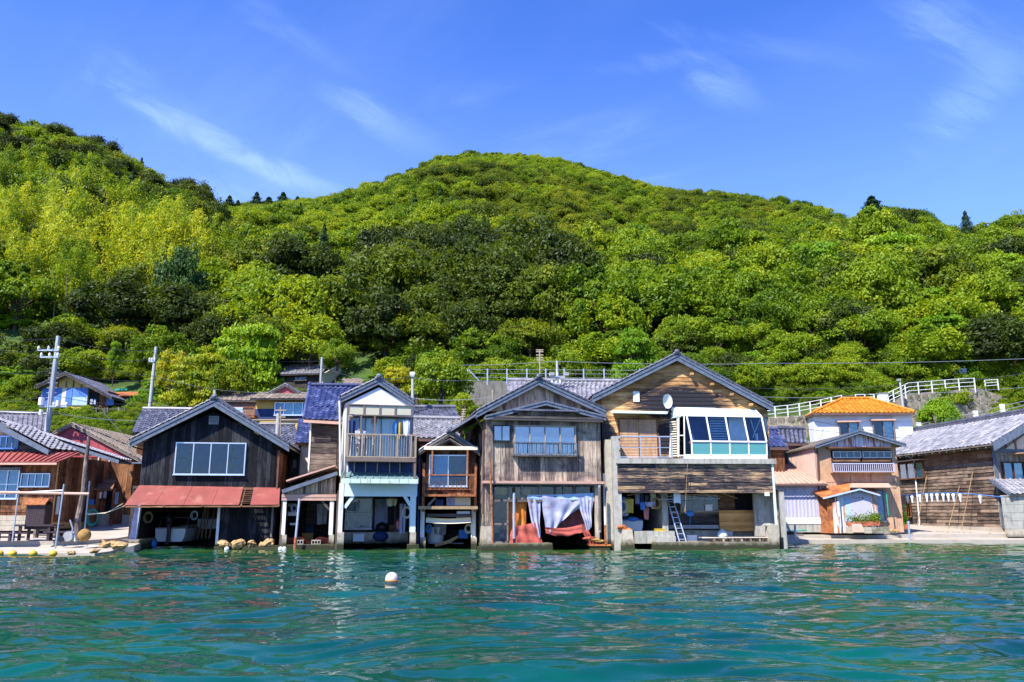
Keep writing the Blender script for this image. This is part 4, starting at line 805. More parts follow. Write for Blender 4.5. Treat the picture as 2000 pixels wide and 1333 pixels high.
tag(m.build('verge_tiles', K['tile_n'], dk), kind='stuff'); T.pb('corner_post', K['whitec'], 603, 824, 606, 926, -.06, .06)
T = house('cream_house', 'small cream rendered house with patched blue tiles behind the plank house', 590, 930, 40.5, 4, 'house')
T.pb('wall', K['cream'], 586, 864, 606, 940, 0, 4); e0 = T.q(576,866,-.4); e1 = T.q(612,868,-.4); r0 = T.q(583,820,2); r1 = T.q(612,820,2)
dk = MB().plate([e0,e1,r1,r0], .08).build('roof', K['rust'], T); roof_tiles(T, dk, e0+Vector((0,0,.02)), e1+Vector((0,0,.02)), r0+Vector((0,0,.02)), r1+Vector((0,0,.02)), .26, .26, 'tile_n')
T.pb('downpipe', K['black'], 581, 868, 585, 960, -.1, -.04); T.pb('side_wall', K['dark_in'], 566, 868, 581, 960, .5, 4)
T.pb('meter_box', K['corr'], 572, 898, 580, 914, .35, .49)
T = house('background_house', 'low house with faded tile roof seen right of the black boathouse gable', 540, 900, 42, 4, 'house')
e0 = T.q(500,888,-.4); e1 = T.q(592,882,-.4); r0 = T.q(506,832,2.2); r1 = T.q(576,833,2.2); dk = MB().plate([e0,e1,r1,r0], .08).build('roof', K['beam'], T); roof_tiles(T, dk, e0+Vector((0,0,.02)), e1+Vector((0,0,.02)), r0+Vector((0,0,.02)), r1+Vector((0,0,.02)), .28, .27, 'tile')
MB().box(e0.x+.2,e1.x-.1,.05,4,1,e0.z-.05).build('wall', K['brown_z'], T); m = MB(); m.tube([r0+Vector((0,0,.1)),r1+Vector((0,0,.1))],.09,8); m.build('ridge', K['tile'], dk)
# ---------------------------------------------------------------- little house with rusty balcony
T = house('rusty_balcony_house', 'little brown house with a rusty steel balcony between the white and grey houses', 877, 1075, 36.0, 3, 'house'); LH = T
xl = T.p(832,930)[0]; xr = T.p(930,930)[0]; zb = T.p(877,968)[1]; zt = T.p(877,880)[1]
gable_roof(T, (817,884), (879,846), (937,884), -.5, 5, .14, fmat='beam', tw=.25)
gable_roof(T, (838,876), (879,857), (914,878), -.58, -.1, .08, fmat='beam', tiles=False, ridge=False, name='inner_gable')
wl = MB().prism([(xl,zb),(xr,zb),(xr,zt),(T.p(879,858)),(xl,zt)],0,5).build('wall', K['brown_z'], T); boards_v(T, wl, 'brown_z', xl, xr, zb, zt, 0, .17)
T.pb('eave_board', K['cream'], 828, 872, 933, 879, -.62, -.54)
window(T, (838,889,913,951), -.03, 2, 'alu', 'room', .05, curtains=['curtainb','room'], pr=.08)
rl = rail(T, (830,927,928,968), -.7, 2, 'rust', bars=False, posts=(0,1), mid=.28)
x0,x1,z0,z1 = T.rect(833,930,926,955,-.7); m = MB(); k = 11
for i in range(k): a_ = x0+(x1-x0)*i/k; b_ = x0+(x1-x0)*(i+1)/k; m.tube([(a_,-.7,z0),((a_+b_)/2,-.7,z1),(b_,-.7,z0)],.012,4)
m.build('zigzag_bars', K['rust'], rl)
for px in (844,913): T.pb('rail_post', K['rust'], px-1.5, 880, px+1.5, 928, -.73, -.67)
for px in (827,929): T.pb('rust_post', K['rust'], px-2.5, 905, px+2.5, 1000, -.2, -.08)
T.pb('balcony_floor', K['rust'], 829, 966, 930, 970, -.72, 0)
T.pb('plank', K['bamboo'], 817, 989, 933, 995, -.75, -.4); T.pb('plank', K['grey_wood_h'], 834, 1004, 920, 1010, -.5, -.2)
T.pb('panel', K['cream'], 889, 972, 919, 988, -.1, -.04); T.pb('panel', K['lilact'], 872, 972, 889, 988, -.1, -.05); T.pb('panel', K['curtain'], 892, 999, 918, 1012, -.3, -.2)
MB().beam(T.q(836,988,-.15),T.q(851,972,-.15),.1,.05,(0,1,0)).build('brace', K['beam'], T); T.pb('bundle', K['navy'], 850, 976, 866, 988, -.1, .1)
x0,x1,z0,z1 = T.rect(832,1011,920,1021,-.4); MB().grid(lambda u,v:(x0+(x1-x0)*u,-.45+.12*math.sin(v*3),z0-.05*math.sin(u*math.pi)+(z1-z0)*v),12,4).build('sagging_sheet', K['cream'], T)
for a_, c_, mt in ((821,829,'whitec'),(921,929,'whitec')): T.pb('post', K[mt], a_, 990, c_, 1050, -.1, .1); T.pb('footing', K['concb'], a_-1, 1050, c_+2, 1085, -.13, .15)
x0 = T.p(826,1020)[0]; x1 = T.p(926,1020)[0]; shell(T, x0, x1, 0, 5, zb-.02)
T.pb('pipe', K['navy'], 816, 890, 819, 1075, -.15, -.08); m = MB(); m.tube([T.q(921,1020,-.12),T.q(921,1050,-.12)],.025); m.build('drainpipe', K['pvc'], T)
q = T.M @ T.q(850,1062,1.6); t = Thing('tub', 'round white tub standing in the bay under the rusty balcony', 'tub', q, 0); m = MB(); m.tube([(0,0,0),(0,0,.7)],[.36,.44],18,False); m.tube([(0,0,0),(0,0,.02)],.36,18); m.build('tub_body', K['hull'], t); m = MB(); m.tube([(0,0,.68),(0,0,.73)],.46,18); m.build('tub_lid', K['hull'], t)
tag(MB().tube([T.M @ T.q(850,1066,.6),T.M @ T.q(878,1058,.5),T.M @ T.q(895,1048,.5)],[.07,.09,.05],6).build('driftwood', K['bamboo']), 'pale crooked branch lying in the bay under the rusty balcony', 'branch')
tag(MB().tube([T.M @ T.q(838,1060,.9),T.M @ T.q(905,1062,.9)],.025).build('mooring_bar', K['steel']), 'thin metal bar across the bay under the rusty balcony', 'bar')
# ---------------------------------------------------------------- big grey boathouse with tarpaulins
T = house('grey_boathouse', 'weathered grey board boathouse with ragged orange and lilac tarpaulins in its bay', 1060, 1075, 35.2, 10, 'boathouse'); GH = T
xl = T.p(950,880)[0]; xr = T.p(1172,880)[0]; zb = T.p(1060,943)[1]; zt = T.p(1060,818)[1]
pk = T.p(1063,790); wl = MB().prism([(xl,zb),(xr,zb),(xr,zt),pk,(xl,zt)],0,8).build('wall', K['grey_wood'], T)
boards_v(T, wl, 'grey_wood', xl, xr, zb, zt, 0, .2, batten=True); zg = T.p(1060,812)[1]
boards_v(T, wl, 'grey_wood', T.p(975,812)[0], T.p(1150,812)[0], zg, top_of([T.p(960,813),pk,T.p(1172,815)]), -.03, .2, peak=pk[0])
gable_roof(T, (948,812), (1066,783), (1184,813), -.5, -.05, .20, tiles=False, ridge=False, name='pent_roof')
T.pb('pent_tiles', K['tile'], 1000, 800, 1130, 803, -.6, -.5)
T.pb('eave_beam', K['beam'], 950, 814, 1180, 818, -.5, -.3); T.pb('eave_beam', K['pinkroof'], 955, 819, 1178, 822, -.42, -.1)
p2 = T.q(1052,752,.25); g2 = MB().prism([T.p(955,804,.25),T.p(1160,800,.25),(p2.x,p2.z)],.25,.35).build('upper_gable', K['grey_wood'], T)
boards_v(T, g2, 'grey_wood', T.p(965,800,.25)[0], T.p(1150,800,.25)[0], T.p(1050,800,.25)[1]-.1, top_of([T.p(955,803,.25),(p2.x,p2.z),T.p(1160,801,.25)]), .25, .18, peak=p2.x)
gable_roof(T, (930,806), (1052,742), (1184,803), -.15, 8.4, .24, tw=.26)
# the long left slope reaching further down over the side wall
a = T.q(930,808,-.15); b = T.q(893,838,2.4); D = Vector((0,6,0)); e_ = Vector((a.x-1.0, .6, a.z-.62)); MB().hexa([e_-Vector((0,0,.1)),a-Vector((0,0,.1)),a-Vector((0,0,.1))+D,e_-Vector((0,0,.1))+D,e_,a,a+D,e_+D]).build('side_eave', K['tile'], T)
window(T, (963,831,997,863), -.03, 2, 'black', 'room', .05, pr=.08, name='small_window', gl='glassm')
ww = window(T, (1003,832,1124,890), -.04, 4, 'beige', 'room', .06, pr=.12, curtains=['room'], gl='glassm')
rail(T, (1004,864,1126,890), -.34, 14, 'fascia', rr=.022, posts=(0,.25,.5,.75,1)); T.pb('balcony_floor', K['beam'], 1003, 888, 1127, 892, -.36, 0)
T.pb('floor_beam', K['pinkroof'], 944, 940, 1181, 945, -.34, 0); T.pb('floor_beam', K['beam'], 946, 945, 1180, 948, -.25, 0)
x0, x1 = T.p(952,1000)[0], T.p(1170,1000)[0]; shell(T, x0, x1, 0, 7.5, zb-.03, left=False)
# glazed transoms and posts
for i, (a_, c_) in enumerate(((965,992),(996,1018),(1022,1052),(1056,1083),(1087,1100),(1104,1120),(1125,1160))): T.pb('transom_pane', K['glass'], a_, 951, c_, 975, .05, .06); T.pb('transom_mullion', K['beam'], c_, 949, c_+4, 978, -.03, .08)
T.pb('transom_rail', K['beam'], 960, 976, 1166, 981, -.04, .08)
for a_, c_, mt in ((952,961,'grey_wood'),(1163,1170,'grey_wood')): T.pb('post', K[mt], a_, 948, c_, 1068, -.08, .1)
T.pb('glazed_door', K['glass'], 962, 981, 992, 1061, .0, .012); T.pb('door_back', K['maroont'], 962, 981, 992, 1061, .05, .08)
m = MB()
for r_ in ((961,980,964,1063),(990,980,993,1063),(961,1022,993,1026),(961,1058,993,1063)): q_ = T.rect(*r_,-.02); m.box(q_[0],q_[1],-.03,-.002,q_[2],q_[3])
m.build('door_frame', K['beam'], T)
for r_ in ((968,1010,980,1060),(940,1066,1078,1076),): pass
T.pb('quay_slab', K['concb'], 942, 1062, 1079, 1069, -.7, .4); T.pb('quay_slab', K['concb'], 940, 1069, 1080, 1090, -.75, .6)
# side wall on the left
fr = side_frame(xl, True); zs = e_.z-.05; sw = MB().box(xl-.04,xl,.02,8,1.05,zs).build('side_wall', K['grey_wood'], T)
boards_v(T, sw, 'grey_wood', -7.9, -.05, 1.0, zs, -.04, .42, fr=fr, batten=True); MB().box(xl-.08,xl+.1,-.05,8,-.6,1.0).build('side_footing', K['concb'], T)
MB().box(xl-.02,xl+.28,-.1,-.002,1.0,T.p(950,830)[1]).build('corner_board', K['grey_wood'], T); MB().box(xl-.02,xl+.3,-.12,.1,-.5,1.0).build('corner_footing', K['concb'], T)
m = MB(); m.tube([T.q(928,815,-.1),T.q(934,822,-.05),Vector((xl-.12,.15,T.p(940,840)[1])),Vector((xl-.12,.15,1.5))], .04, 7); m.build('downpipe', K['brownpipe'], T)
def cloth(name, label, fn, nu, nv, mat, T=GH, group='tarpaulins in the grey boathouse'):
    m = MB(); m.grid(fn, nu, nv); f2 = list(m.f); n0 = len(m.v); m.v += [(x,y+.012,z) for x,y,z in m.v]; m.f += [tuple(i+n0 for i in f[::-1]) for f in f2]
    o = m.build(name, K[mat], None, True); o.matrix_world = T.M; tag(o, label, 'tarpaulin', group); return o
def quadmap(T, pts, d, wav=.05, f=5, ph=0, sag=0):
    A, B, C, D_ = [T.q(x, y, d) for x, y in pts]     # bottom left, bottom right, top right, top left
    def fn(u, v):
        p = A.lerp(B, u).lerp(D_.lerp(C, u), v); return (p.x + .02*math.sin(v*7+ph), p.y + wav*math.sin(u*f*2*math.pi+ph+v*2)*(1.1-v*.5)+.02*math.sin(v*11+u*4), p.z - sag*math.sin(u*math.pi)*(1-v*.3) + .02*math.sin(u*17+ph)*(1-v))
    return fn
cloth('tarpaulin','bright orange tarpaulin hanging at the left of the grey boathouse bay', quadmap(T, ((993,1042),(1026,1046),(1030,974),(993,958)), .16, .04, 2), 22, 14, 'orange')
cloth('tarpaulin','orange strip of tarpaulin across the glazing top of the grey boathouse', quadmap(T, ((968,966),(1036,968),(1036,955),(968,953)), .1, .02, 3), 20, 3, 'orange')
cloth('tarpaulin','brick red tarpaulin spread at the bottom left of the grey boathouse bay', quadmap(T, ((994,1063),(1060,1063),(1050,1020),(1000,1030)), -.05, .05, 3, 1), 24, 8, 'redt')
cloth('tarpaulin','narrow lilac sheet twisted down to the floor beside the orange tarpaulin', quadmap(T, ((1046,1052),(1056,1052),(1054,972),(1028,972)), -.02, .05, 2, 2), 14, 14, 'lilact')
cloth('tarpaulin','wide lilac white sheet draped across the top of the grey boathouse bay', quadmap(T, ((1066,1042),(1102,1012),(1160,975),(1058,968)), -.06, .04, 3.1, .5, .12), 60, 16, 'lilact')
cloth('tarpaulin','pale blue sheet lining the window strip above the grey boathouse bay', quadmap(T, ((1030,976),(1160,977),(1160,963),(1030,967)), -.045, .02, 5, .5, .03), 36, 5, 'curtainb')
cloth('tarpaulin','lilac sheet hanging down the right side of the grey boathouse bay', quadmap(T, ((1146,1040),(1154,1030),(1160,972),(1128,972)), -.08, .03, 4, .5), 24, 12, 'lilact')
cloth('tarpaulin','maroon tarpaulin hanging behind the lilac sheets of the grey boathouse', quadmap(T, ((1066,1040),(1148,1042),(1150,985),(1060,985)), .3, .05, 4, .2), 24, 10, 'maroont')
cloth('tarpaulin','brick red tarpaulin bulging low across the right of the grey boathouse bay', quadmap(T, ((1066,1042),(1136,1040),(1138,1024),(1066,1030)), -.12, .06, 1, .2, .14), 24, 6, 'redt')
cloth('tarpaulin','red rope netting heap trailing down at the right post of the grey boathouse', quadmap(T, ((1150,1062),(1166,1064),(1150,1036),(1138,1036)), -.2, .07, 3, .2), 14, 8, 'redt')
pole('rusty_pole','tall thin rusty pole standing left before the grey boathouse', W(963,1066,34.3), W(957,895,34.3), .04, 'rust'); pole('chain_post','dark post wrapped in chain in the grey boathouse bay', W(1004,1064,34.9), W(1004,952,34.9), .05, 'black', extra=(.1,.9,'steel'))
pole('silver_pole','silver pole leaning against the left frame of the grey boathouse', W(960,1062,34.8), W(952,985,34.9), .045, 'steel'); pole('pipe_post','white pipe post with rusty foot right of the grey boathouse', W(1183,1066,35.9), W(1179,925,35.9), .055, 'pvc', extra=(0,.28,'rust'))
pole('chain_post','spiral wrapped post at the right corner of the grey boathouse', W(1172,1040,35.0), W(1171,948,35.0), .05, 'corr', extra=(.05,.95,'beam'))
t = Thing('rusty_platform','rusty orange platform at the water right of the grey boathouse','platform', W(1170,1070,35.6)); x0_ = W(1150,1070,35.6).x-t.root.location.x; x1_ = W(1192,1070,35.6).x-t.root.location.x; zt_ = W(1170,1064,35.6).z-t.root.location.z
MB().box(x0_,x1_,-.3,.5,zt_-.05,zt_+.02).build('deck_plate', K['rustor'], t); MB().box(x0_+.05,x1_-.05,-.25,.45,-.6,zt_-.052).build('block', K['concb'], t)
for i in range(3):
    c = W(1152+i*10,1052+i*3,35.4); o = MB().ball((0,0,0),.16,8,6,.3,(1.6,.8,.5)).build('net_bundle', K['ochre' if i else 'redt']); o.location = c; tag(o, ['red net bundle heaped left on the rusty platform','ochre net bundle in the middle of the rusty platform','ochre net bundle at the right end of the rusty platform'][i], 'net', 'net bundles on the rusty platform')
# ---------------------------------------------------------------- large cedar house with glazed sunroom
T = house('sunroom_house', 'large cedar plank house with a white glazed sunroom over an open boat bay', 1340, 1070, 36.5, 3, 'house'); CH = T
xl = T.p(1176,850)[0]; xr = T.p(1502,850)[0]; zb = T.p(1340,903)[1]; pk = T.p(1324,706); tl = (xl, T.p(1176,772)[1]); tr = (xr, T.p(1502,803)[1])
wl = MB().prism([(xl,zb),(xr,zb),tr,pk,tl],0,8).build('wall', K['cedar_h'], T)
def inv(pts, side):                            # x on a gable edge at height z
    (x0,z0),(x1,z1) = pts
    return lambda z: x0 if z <= z0 else x0+(x1-x0)*min(1,(z-z0)/(z1-z0))
boards_h(T, wl, 'cedar_h', zb, pk[1], inv((tl,pk),0), inv((tr,pk),1), 0, .19, seg=2.6)
gable_roof(T, (1157,775), (1322,693), (1510,793), -.38, 8.4, .28, tw=.27)
for px, py in ((1352,730),(1392,750),(1430,770),(1468,790)): T.pb('purlin', K['cedar_h'], px-3, py-2, px+3, py+2, -.34, .1)
T.pb('ledge', K['conc'], 1204, 896, 1516, 906, -1.15, 0); lb = T.pb('fascia_wall', K['burnt_h'], 1206, 906, 1513, 963, -1.0, -.9)
q_ = T.rect(1206,907,1513,963,-1.0); boards_h(T, lb, 'burnt_h', q_[2], q_[3], q_[0], q_[1], -1.0, .15, seg=1.5)
T.pb('corner_trim', K['ltblue'], 1512, 906, 1516, 1060, -1.06, -.98)
# shutters
sh = T.pb('shutter', K['tan'], 1211, 820, 1247, 895, -.09, -.03); sh2 = T.pb('shutter', K['tan'], 1249, 820, 1283, 895, -.06, -.01)
for par, a_, c_, d_ in ((sh,1211,1247,-.09),(sh2,1249,1283,-.06)):
    x0,x1,z0,z1 = T.rect(a_,820,c_,895,d_); k = 26; sm_ = MB().hexa([(x0,-.022,0),(x1,-.022,0),(x1,0,0),(x0,0,0),(x0,-.004,.05),(x1,-.004,.05),(x1,0,.05),(x0,0,.05)]).mesh('slat', K['tan'])
    for i in range(k): sub('slat', sm_, par, Matrix.Translation((0,d_,z0+(z1-z0)*i/k)))
m = MB(); q_ = T.rect(1208,817,1286,897,-.05)
m.box(q_[0],q_[0]+.05,-.1,-.002,q_[2],q_[3]); m.box(q_[1]-.05,q_[1],-.1,-.002,q_[2],q_[3]); m.box(q_[0]+.05,q_[1]-.05,-.1,-.002,q_[3]-.05,q_[3]); tag(m.build('shutter_frame', K['brown_z'], T))
a = T.q(1196,802,0); b = T.q(1306,804,0); c = T.q(1303,808,-.6); e = T.q(1192,806,-.6); MB().plate([e,c,b,a],.03).build('hood', K['mint'], T)
for t in (.12,.88): MB().beam(a.lerp(b,t)-Vector((0,0,.35)), e.lerp(c,t)-Vector((0,-.05,.03)), .05).build('hood_bracket', K['cedar_h'], T)
m = T.pb('wall_box', K['white'], 1237, 765, 1249, 785, -.1, -.03)
dish = MB(); dish.grid(lambda u,v:(.26*v*math.cos(u*2*math.pi), -.09*(1-v*v)*-1, .34*v*math.sin(u*2*math.pi)), 18, 4); dish.tube([(0,.05,-.28),(0,-.22,-.12)],.012,5); d_ = dish.build('satellite_dish', K['white'], T); d_.location = T.q(1304,784,-.35); d_.rotation_euler = (0,0,.35)
MB().tube([T.q(1304,790,-.33),T.q(1300,798,-.02)],.02).build('dish_arm', K['white'], d_).parent = T.root
rail(T, (1206,852,1312,894), -1.08, 0, 'steel', bars=False, posts=(.42,.78,1), mid=.45)
# sunroom
sr = T.q(1407,895,-1.0); n_ = 4
TLs = [T.q(x,812+i*.6,-.82) for i, x in enumerate((1341,1379,1416,1452,1487))]; BLs = [T.q(x,862+i*.4,-1.06) for i, x in enumerate((1351,1388,1425,1462,1497))]
BB = [T.q(x,892,-1.06) for x in (1352,1389,1426,1463,1498)]; RB = [T.q(x,797+i*.8,0) for i, x in enumerate((1312,1352,1394,1434,1474))]
m = MB()
for i in range(5):
    m.beam(TLs[i], BLs[i], .07, .06, (1,0,0)); m.beam(BLs[i]+Vector((0,.01,0)), BB[i]+Vector((0,.01,0)), .05, .06, (1,0,0)); m.beam(RB[i], TLs[i], .06, .05, (1,0,0))
m.beam(TLs[0], TLs[4], .08, .07); m.beam(BLs[0], BLs[4], .09, .07); m.beam(RB[0], RB[4], .07, .06); m.beam(BB[0]-Vector((0,0,-.04)), BB[4]+Vector((0,0,.04)), .06, .08)
m.beam(RB[0], T.q(1308,893,-.02), .06); m.beam(T.q(1323,818,-.35), T.q(1325,893,-.35), .06); m.beam(RB[4], Vector((BB[4].x,-.03,BB[4].z)), .07)
sf = m.build('sunroom', K['white'], T)
gl = [[('room')],['room'],['curtain'],['curtainb']]
for i in range(4):
    f_ = .05
    MB().plate([BLs[i].lerp(BLs[i+1],f_), BLs[i+1].lerp(BLs[i],f_), TLs[i+1].lerp(TLs[i],f_), TLs[i].lerp(TLs[i+1],f_)], .01).build('pane', K['glassc'], sf)
    MB().plate([BB[i].lerp(BB[i+1],f_), BB[i+1].lerp(BB[i],f_), BLs[i+1].lerp(BLs[i],f_), BLs[i].lerp(BLs[i+1],f_)], .02).build('teal_panel', K['teal'], sf)
    MB().plate([TLs[i].lerp(TLs[i+1],f_)+Vector((0,0,.02)), TLs[i+1].lerp(TLs[i],f_)+Vector((0,0,.02)), RB[i+1].lerp(RB[i],f_)+Vector((0,0,.02)), RB[i].lerp(RB[i+1],f_)+Vector((0,0,.02))], .02).build('roof_pane', K['ltblue'], sf)
T.pb('sunroom_wall', K['white'], 1340, 888, 1499, 897, -1.10, -.02)
T.pb('inner_wall', K['room'], 1330, 815, 1500, 888, -.05, -.01); T.pb('inner_blind', K['navy'], 1345, 815, 1382, 860, -.35, -.3)
T.pb('inner_bench', K['rustor'], 1350, 861, 1384, 866, -.9, -.5); T.pb('inner_bench', K['rustor'], 1466, 863, 1490, 867, -.9, -.5)
for i in range(9): x0,x1,z0,z1 = T.rect(1386,816+i*5,1420,819+i*5,-.5); MB().box(x0,x1,-.5,-.47,z0,z1).build('blind_slat', K['curtainb'], sf)
T.pb('curtain', K['curtain'], 1424, 816, 1456, 860, -.4, -.38); 
m = MB(); m.beam(T.q(1466,820,-.5),T.q(1478,860,-.5),.03); m.beam(T.q(1484,820,-.5),T.q(1470,855,-.5),.03); m.build('airer', K['steel'], T)
for a_ in (0,): MB().plate([T.q(1311,818,-.04),T.q(1337,808,-.80),TLs[0]-Vector((.05,0,.02)),RB[0]-Vector((.02,0,.03))], .015).build('end_panel', K['mint'], sf)
for i in range(15):
    z_ = T.p(1316,893,-.2)[1] + (T.p(1316,822,-.2)[1]-T.p(1316,893,-.2)[1])*(i+.5)/15; a_ = T.q(1309,860,-.05); b_ = T.q(1322,860,-.33); MB().beam((a_.x,a_.y,z_),(b_.x,b_.y,z_),.03,.05).build('louvre', K['cream'], sf)
m = MB(); p1 = T.q(1326,890,-.4); p2 = T.q(1337,890,-.8); p3 = T.q(1326,812,-.4); p4 = T.q(1336,812,-.78)
m.beam(p1,p3,.05); m.beam(p2,p4,.05); m.beam(p1,p2,.05); m.beam(p3,p4,.05); m.beam(p1.lerp(p3,.5),p2.lerp(p4,.5),.04); m.build('side_door', K['white'], sf); MB().plate([p1,p2,p4,p3],.008).build('door_pane', K['glassc'], sf)
# bay
x0 = T.p(1207,1010)[0]; x1 = T.p(1512,1010)[0]; zc = T.p(1340,962)[1]; xm = T.p(1300,1010)[0]
MB().box(x0-.05,x1+.1,-.88,7.5,zc,zc+.1).build('ceiling', K['dark_in'], T)
MB().box(x0-.35,x0,-1.0,7.5,-.6,T.p(1190,852)[1]-.1).build('side_wall', K['conc'], T); MB().box(x0-.62,x0-.36,-.8,7.5,-.6,T.p(1190,862)[1]).build('outer_wall', K['concb'], T)
MB().hexa([(x0-.15,-1.5,-.6),(x0+.5,-1.5,-.6),(x0+.5,-.9,-.6),(x0-.15,-.9,-.6),(x0-.05,-1.35,.85),(x0+.35,-1.35,.85),(x0+.35,-.9,.85),(x0-.05,-.9,.85)]).build('footing', K['concb'], T)
MB().box(x1-.05,x1+.13,-1.0,7.5,-.6,zc).build('side_wall', K['conc'], T); MB().box(x1-.95,x1-.06,-.2,-.02,.5,zc).build('pier_wall', K['conc'], T)
T.pb('pier', K['concb'], 1503, 1025, 1522, 1080, -1.35, -.9)
# back walls: deep left bay, shallow kitchen wall on the right
MB().box(x0,xm,6.5,6.7,-.6,zc).build('back_wall', K['void'], T); MB().box(xm-.2,xm+.05,-.2,6.5,-.6,zc).build('partition', K['conc'], T)
T.pb('partition_end', K['conc'], 1288, 963, 1306, 1050, .35, .5)
kw = T.pb('kitchen_wall', K['grey_wood_h'], 1300, 963, 1478, 1040, 1.0, 1.1); q_ = T.rect(1306,998,1404,1036,1.0); boards_h(T, kw, 'grey_wood_h', q_[2], q_[3], q_[0], q_[1], 1.0, .16, lap=.006); q_ = T.rect(1404,963,1470,1000,1.0); boards_h(T, kw, 'brown_x', q_[2], q_[3], q_[0], q_[1], 1.0, .2, lap=.006)
window(T, (1328,966,1402,1000), .97, 3, 'beige', 'room', .05); T.pb('counter', K['corr'], 1306, 1026, 1404, 1033, .55, .97)
T.pb('dark_doorway', K['void'], 1436, 966, 1470, 997, .9, .96)
gp = T.pb('panel_back', K['gold_h'], 1405, 997, 1474, 1038, .45, .5); q_ = T.rect(1405,997,1474,1038,.45); boards_h(T, gp, 'gold_h', q_[2], q_[3], q_[0], q_[1], .45, .14, seg=9, lap=.003)
T.pb('quay_wall', K['conc'], 1266, 1036, 1505, 1060, .9, 1.3); T.pb('quay_step', K['conc'], 1240, 1038, 1318, 1062, -.5, .9); T.pb('step', K['conc'], 1282, 1048, 1320, 1060, -.85, -.5)
T.pb('quay_slab', K['concb'], 1281, 1059, 1522, 1090, -1.25, .9)
# objects in and before the bay
q = T.M @ T.q(1236,1040,.6); boat('skiff', 'small white skiff with square stern inside the cedar house bay', (q.x,q.y,q.z), RAD(-3), 2.6, 1.05, .52, motor=False)
q = T.M @ T.q(1236,1015,.7); ballthing('bundle','blue tarpaulin bundle lying on the skiff stern','bundle',(q.x,q.y,q.z),.16,'blue',sq=(1.8,1,.8),knob=False)
G2 = 'clothes hanging in the cedar house bay'
for px, py, d_, w_, h_, mt, nm, lb_ in ((1215,972,-.3,.35,.45,'blue','jacket','blue jacket hanging leftmost in the cedar house bay'),(1228,975,-.35,.42,.6,'yellow','trousers','yellow oilskin trousers hanging in the cedar house bay'),(1250,966,-.1,.32,.5,'navy','jacket','dark navy jacket hanging beside the yellow trousers'),(1255,982,-.3,.24,.32,'bluesheet','shirt','blue shirt hanging low right of the yellow trousers'),(1266,968,-.1,.3,.4,'black','jacket','black jacket hanging above the pink basket'),(1262,992,.1,.25,.5,'pink','trousers','pink trousers hanging under the pale basket'),(1222,990,0,.3,.4,'curtainb','cloth','pale blue cloth hanging behind the yellow trousers')):
    drop(T, nm, lb_, 'clothing', px, py, d_, w_, h_, mt, G2)
q = T.M @ T.q(1270,990,-.3); t = Thing('basket','pale pink plastic basket hanging in the cedar house bay','basket', q, 0); m = MB(); m.tube([(0,0,0),(0,0,.2)],[.2,.26],12,False); m.tube([(0,0,0),(0,0,.015)],.2,12); m.build('basket_body', K['lilact'], t); m = MB(); m.tube([(-.25,0,.2),(0,0,.5),(.25,0,.2)],.008,4); m.build('basket_cord', K['wirel'], t)
def ladder(name, label, a, b, w_, n, mat):
    a = Vector(a); b = Vector(b); t = Thing(name, label, 'ladder', a); d = b-a; s = Vector((w_/2,0,0))
    for q in (-1,1): MB().beam(s*q, d+s*q*.8, .045, .07, (0,1,0)).build('rail', K[mat], t)
    for i in range(n): f_ = (i+.6)/n; MB().beam(d*f_-s, d*f_+s, .03).build('rung', K[mat], t)
ladder('ladder','aluminium ladder leaning steeply in the cedar house bay', T.M @ T.q(1334,1060,-.5), T.M @ T.q(1306,966,.2), .3, 9, 'steel')
tag(MB().tube([T.M @ T.q(1287,976,-.6),T.M @ T.q(1406,974,-.6)],.022).build('hanging_pipe', K['steel']),'long silver pipe hung level under the cedar house boards','pipe')
tag(MB().tube([T.M @ T.q(1343,906,-1.25),T.M @ T.q(1341,940,-1.25),T.M @ T.q(1339,985,-1.25),T.M @ T.q(1338,998,-1.25),T.M @ T.q(1339,1003,-1.25)],[.009,.009,.01,.03,.012],5).build('hoist_rope', K['bamboo']),'thin hoist rope with a knot hanging before the cedar house','rope')
for px, py, px2, py2, i in ((1360,962,1410,970,0),(1400,960,1440,974,1),(1225,968,1262,962,2),(1283,961,1305,976,3)):
    tag(MB().tube([T.M @ T.q(px,py,-.4),T.M @ T.q(px2,py2,-.2)],.022).build('stored_pole', K['bamboo']), ['thin pole stored under the ceiling left of the knotted rope end','long thin pole slanting under the cedar house ceiling above the golden panel','short pole stored above the yellow trousers','bent orange pole under the ceiling at the concrete partition'][i],'pole','poles stored under the ceiling of the cedar house bay')
q = T.M @ T.q(1411,1046,.2); ballthing('water_can','round blue grey plastic float by the golden panel','float',(q.x,q.y,q.z),.24,'ltblue'); q = T.M @ T.q(1424,1048,.2); crate(T,'crate','blue grey crate beside the round float',1424,1052,.1,.35,.28,'corr')
q = T.M @ T.q(1348,1008,.85); t = Thing('brush','blue scrubbing brush hung on the kitchen wall of the cedar house','brush', q); MB().ball((0,0,.1),.15,10,6,sq=(1.3,.4,.9)).build('brush_head', K['blue'], t); MB().tube([(0,0,0),(-.03,0,-.5)],.015).build('handle', K['blue'], t)
drop(T,'paper','white notice sheet hanging on the silver pipe','sheet',1322,964,-.7,.3,.42,'white',wob=.003,taper=1)
crate(T,'box','white box standing on the kitchen window sill in the cedar house bay',1385,998,.8,.32,.25,'white',dep=.2)
t = Thing('pallet','weathered pale slatted raft lying on the slab before the cedar house','pallet', T.M @ T.q(1450,1058,-1.0), RAD(3)); random.seed(4)
for i in range(7): MB().beam((-1.8+random.uniform(-.1,.3),-.1+i*.12,.16),(1.6+random.uniform(-.3,.1),-.1+i*.12,.17+random.uniform(-.02,.04)),.08,.03).build('slat', K['grey_wood_h' if i % 3 else 'cream'], t)
for i in range(8): MB().box(-1.3+i*.4,-1.22+i*.4,-.12,.6,.0,.14).build('block', K['grey_wood'], t)
